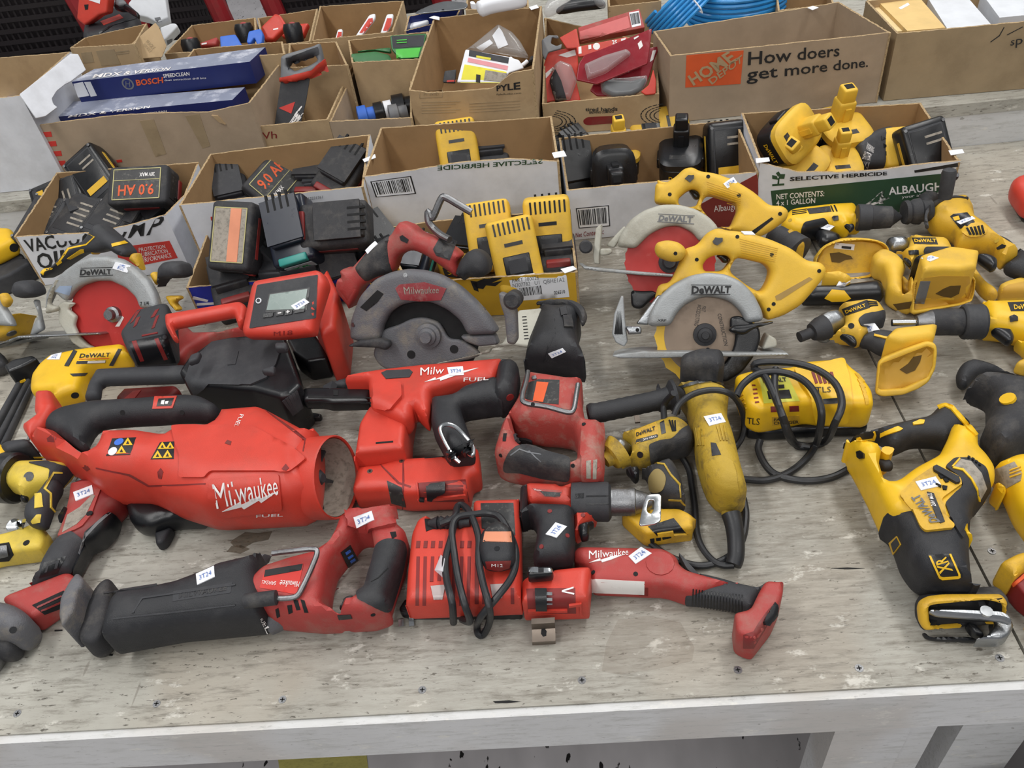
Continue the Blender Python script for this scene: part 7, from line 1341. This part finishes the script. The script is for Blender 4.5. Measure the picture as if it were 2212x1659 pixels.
for lb, q, z_ in (('bright blue plastic holder, left of two, behind the long blue boxes', 'R 460,290 590,280 640,370 720,360 560,450 480,430', z8+.01), ('bright blue plastic holder, right of two, behind the long blue boxes', 'R 690,250 790,235 815,290 810,370 770,375 750,320 720,370 680,350', z8+.01), ('small blue clip in the low carton of blue parts', 'R 335,465 380,440 385,470 345,482', z8-.02)):
    t = Thing('plastic_holder', lb, 'holder', at(*px1(q), BZ)); F = Frame(at(*px1(q), z_), 0, 50); t.add('body', pillow(q, -.015, 0, .003, fr=F), blui)
GI = 'green packs behind the plain carton'
for lb, q, z_ in (('green and black blister pack with looped print, right one', 'R 1815,285 2110,270 2090,360 2060,470 1900,480 1830,400', z6+.03), ('green blister pack with wavy clear edge, front left', 'R 1505,430 1700,410 1810,440 1840,500 1520,505', z6+.005), ('green blister pack behind the wavy one', 'R 1560,405 1820,380 1830,430 1700,410 1560,420', z6+.005)):
    t = Thing('green_package', lb, 'package', at(*px1(q), BZ), GI); F = Frame(at(*px1(q), z_), 0, 50); t.add('card', pillow(q, -.008, 0, .002, fr=F), mat('dull_green_print', '2e6b3a', .4)); 
    if 'looped' in lb: t.patch('black_header', 'R 1830,290 2090,280 2080,370 1840,385', blkg, .0008, tree=True); t.patch('lime_band', 'R 1860,395 2060,380 2040,455 1870,465', mat('lime_green_print', '4fc143', .4), .0008); t.patch('loop_lines', ['R 1870,320 1950,315 1950,322 1870,327', 'R 1870,340 1950,335 1950,342 1870,347'], mat('lime_green_print', '4fc143', .4), .0014)
CW = 'red and white packs in the open carton'
for lb, q in (('tall red and white pack, middle of three in the open carton', 'R 1540,300 1650,120 1700,110 1700,160 1590,305'), ('tall red and white pack, right of three in the open carton', 'R 1740,275 1790,115 1845,115 1835,200 1790,280'), ('short red and white pack, left of three in the open carton', 'R 1380,325 1400,235 1440,235 1435,310 1395,330')):
    t = Thing('blade_pack', lb, 'package', at(*px1(q), BZ), CW); F = Frame(at(*px1(q), z5-.03), 0, 50); t.add('pack', pillow(q, -.01, 0, .003, fr=F), wht); c = np.mean([p[:2] for p in pts(q)], 0); P_ = [tuple(c+(np.array(p)-c)*np.array((.66, .62))) for p in pts(q)]; t.patch('red_label', P_, red, .0008)
t = Thing('white_cloth', 'white crumpled bag lying across the far carton behind the tall one', 'bag', at(*px1('Z 1200,60'), BZ)); t.add('bag', pillow('Z 920,20 960,0 1030,80 1200,30 1550,-20 1550,10 1200,80 1050,130 940,110', .26, .29, .01, sm=True), wht)
t = Thing('saw_blade_disc', 'grey saw blade disc lying on the navy tray', 'blade', at(*px1('Z 600,100'), BZ)); t.add('disc', pillow('Z 270,165 400,80 600,20 800,25 880,50 850,110 600,140', .225, .228, .001, sm=True), grmt); t.add('arbor_ring', pillow('Z 570,115 600,108 610,118 590,122', .228, .230, .0005), dark)
t = Thing('white_part', 'white folded papers in the navy tray', 'paper', at(*px1('Z 300,300'), BZ)); t.add('paper', pillow('Z 170,370 240,235 430,255 400,300 200,375', .17, .19, .004), wht)
t = Thing('poly_bag', 'clear bag of black parts behind the brewing company carton', 'bag', at(*px1('X 350,60'), BZ)); t.add('contents', pillow('X 200,110 400,-30 560,-40 640,50 400,90', .2, .24, .01), blks); t.add('film', pillow('X 100,120 170,-40 300,-60 330,20 200,115', .21, .25, .012, sm=True), bag); t.add('side_film', pillow('X 500,-40 600,-40 640,50 560,50', .21, .245, .01, sm=True), bag)
far, z = rear('far kraft carton behind the brewing company carton', 'X 660,60', 'X 1120,10', 'X 1080,-120', 'X 650,-100', 1.86); far2, z = rear('small far kraft carton left of the narrow boxes', 'Y 120,90', 'Y 600,40', 'Y 560,-90', 'Y 100,-60', 1.80)
far3, z = rear('far kraft carton behind the tall carton with a white bag on top', 'Z 860,120', 'Z 1620,90', 'Z 1600,-120', 'Z 880,-100', 1.92, tops={})
# --- red shopping carts behind the back table
cr = mat('deep_red_cart_frame', '8a1b22', .45, dirt=.2); cm = mat('black_cart_mesh', '1b1417', .6)
def cart(label, x0, x1, y, zt, n):
    t = Thing('shopping_cart', label, 'cart', ((x0+x1)/2, y, FZ), 'red and black carts behind the tables')
    L_ = []
    W_ = x1-x0
    for i in range(n+1): L_.append(boxm((x0+W_*i/n, y, (zt-.5)/2+.0), (.006, .006, zt+.5)))
    for j in range(26): L_.append(boxm(((x0+x1)/2, y-.006, -.5+(zt+.5)*j/25), (W_, .004, .012)))
    t.add('basket_mesh', join(*L_), cm, smooth=False); t.add('basket_back', boxm(((x0+x1)/2, y+.12, (zt-.5)/2), (W_, .01, zt+.5)), cm, smooth=False)
    t.add('rim', tube([(x0, y-.01, zt), (x1, y-.01, zt)], .018, 10, 0), cr)
    for x in (x0, x1): t.add('corner_post', tube([(x, y-.02, zt), (x+.06, y-.03, (zt-.6)/2), (x+.1, y-.03, -.6)], .028, 10, 4), cr)
    for x in (x0+.06, x1-.06):
        t.add('wheel', lathe((x-.015, y, FZ+.06), (x+.015, y, FZ+.06), [(0, .02), (0, .06), (1, .06), (1, .02)], 20), blk); t.add('frame_leg', tube([(x, y, FZ+.06), (x, y, -.5)], .012, 8, 0), cr)
    return t
cart('red framed black mesh cart at the far left behind the white carton', -2.1, -1.33, 2.5, .28, 40); cart('red framed black mesh cart behind the black case', -1.2, -.95, 2.52, .28, 22); cart('red framed black mesh cart at the top centre behind the third row', -.78, -.30, 2.5, .24, 30)
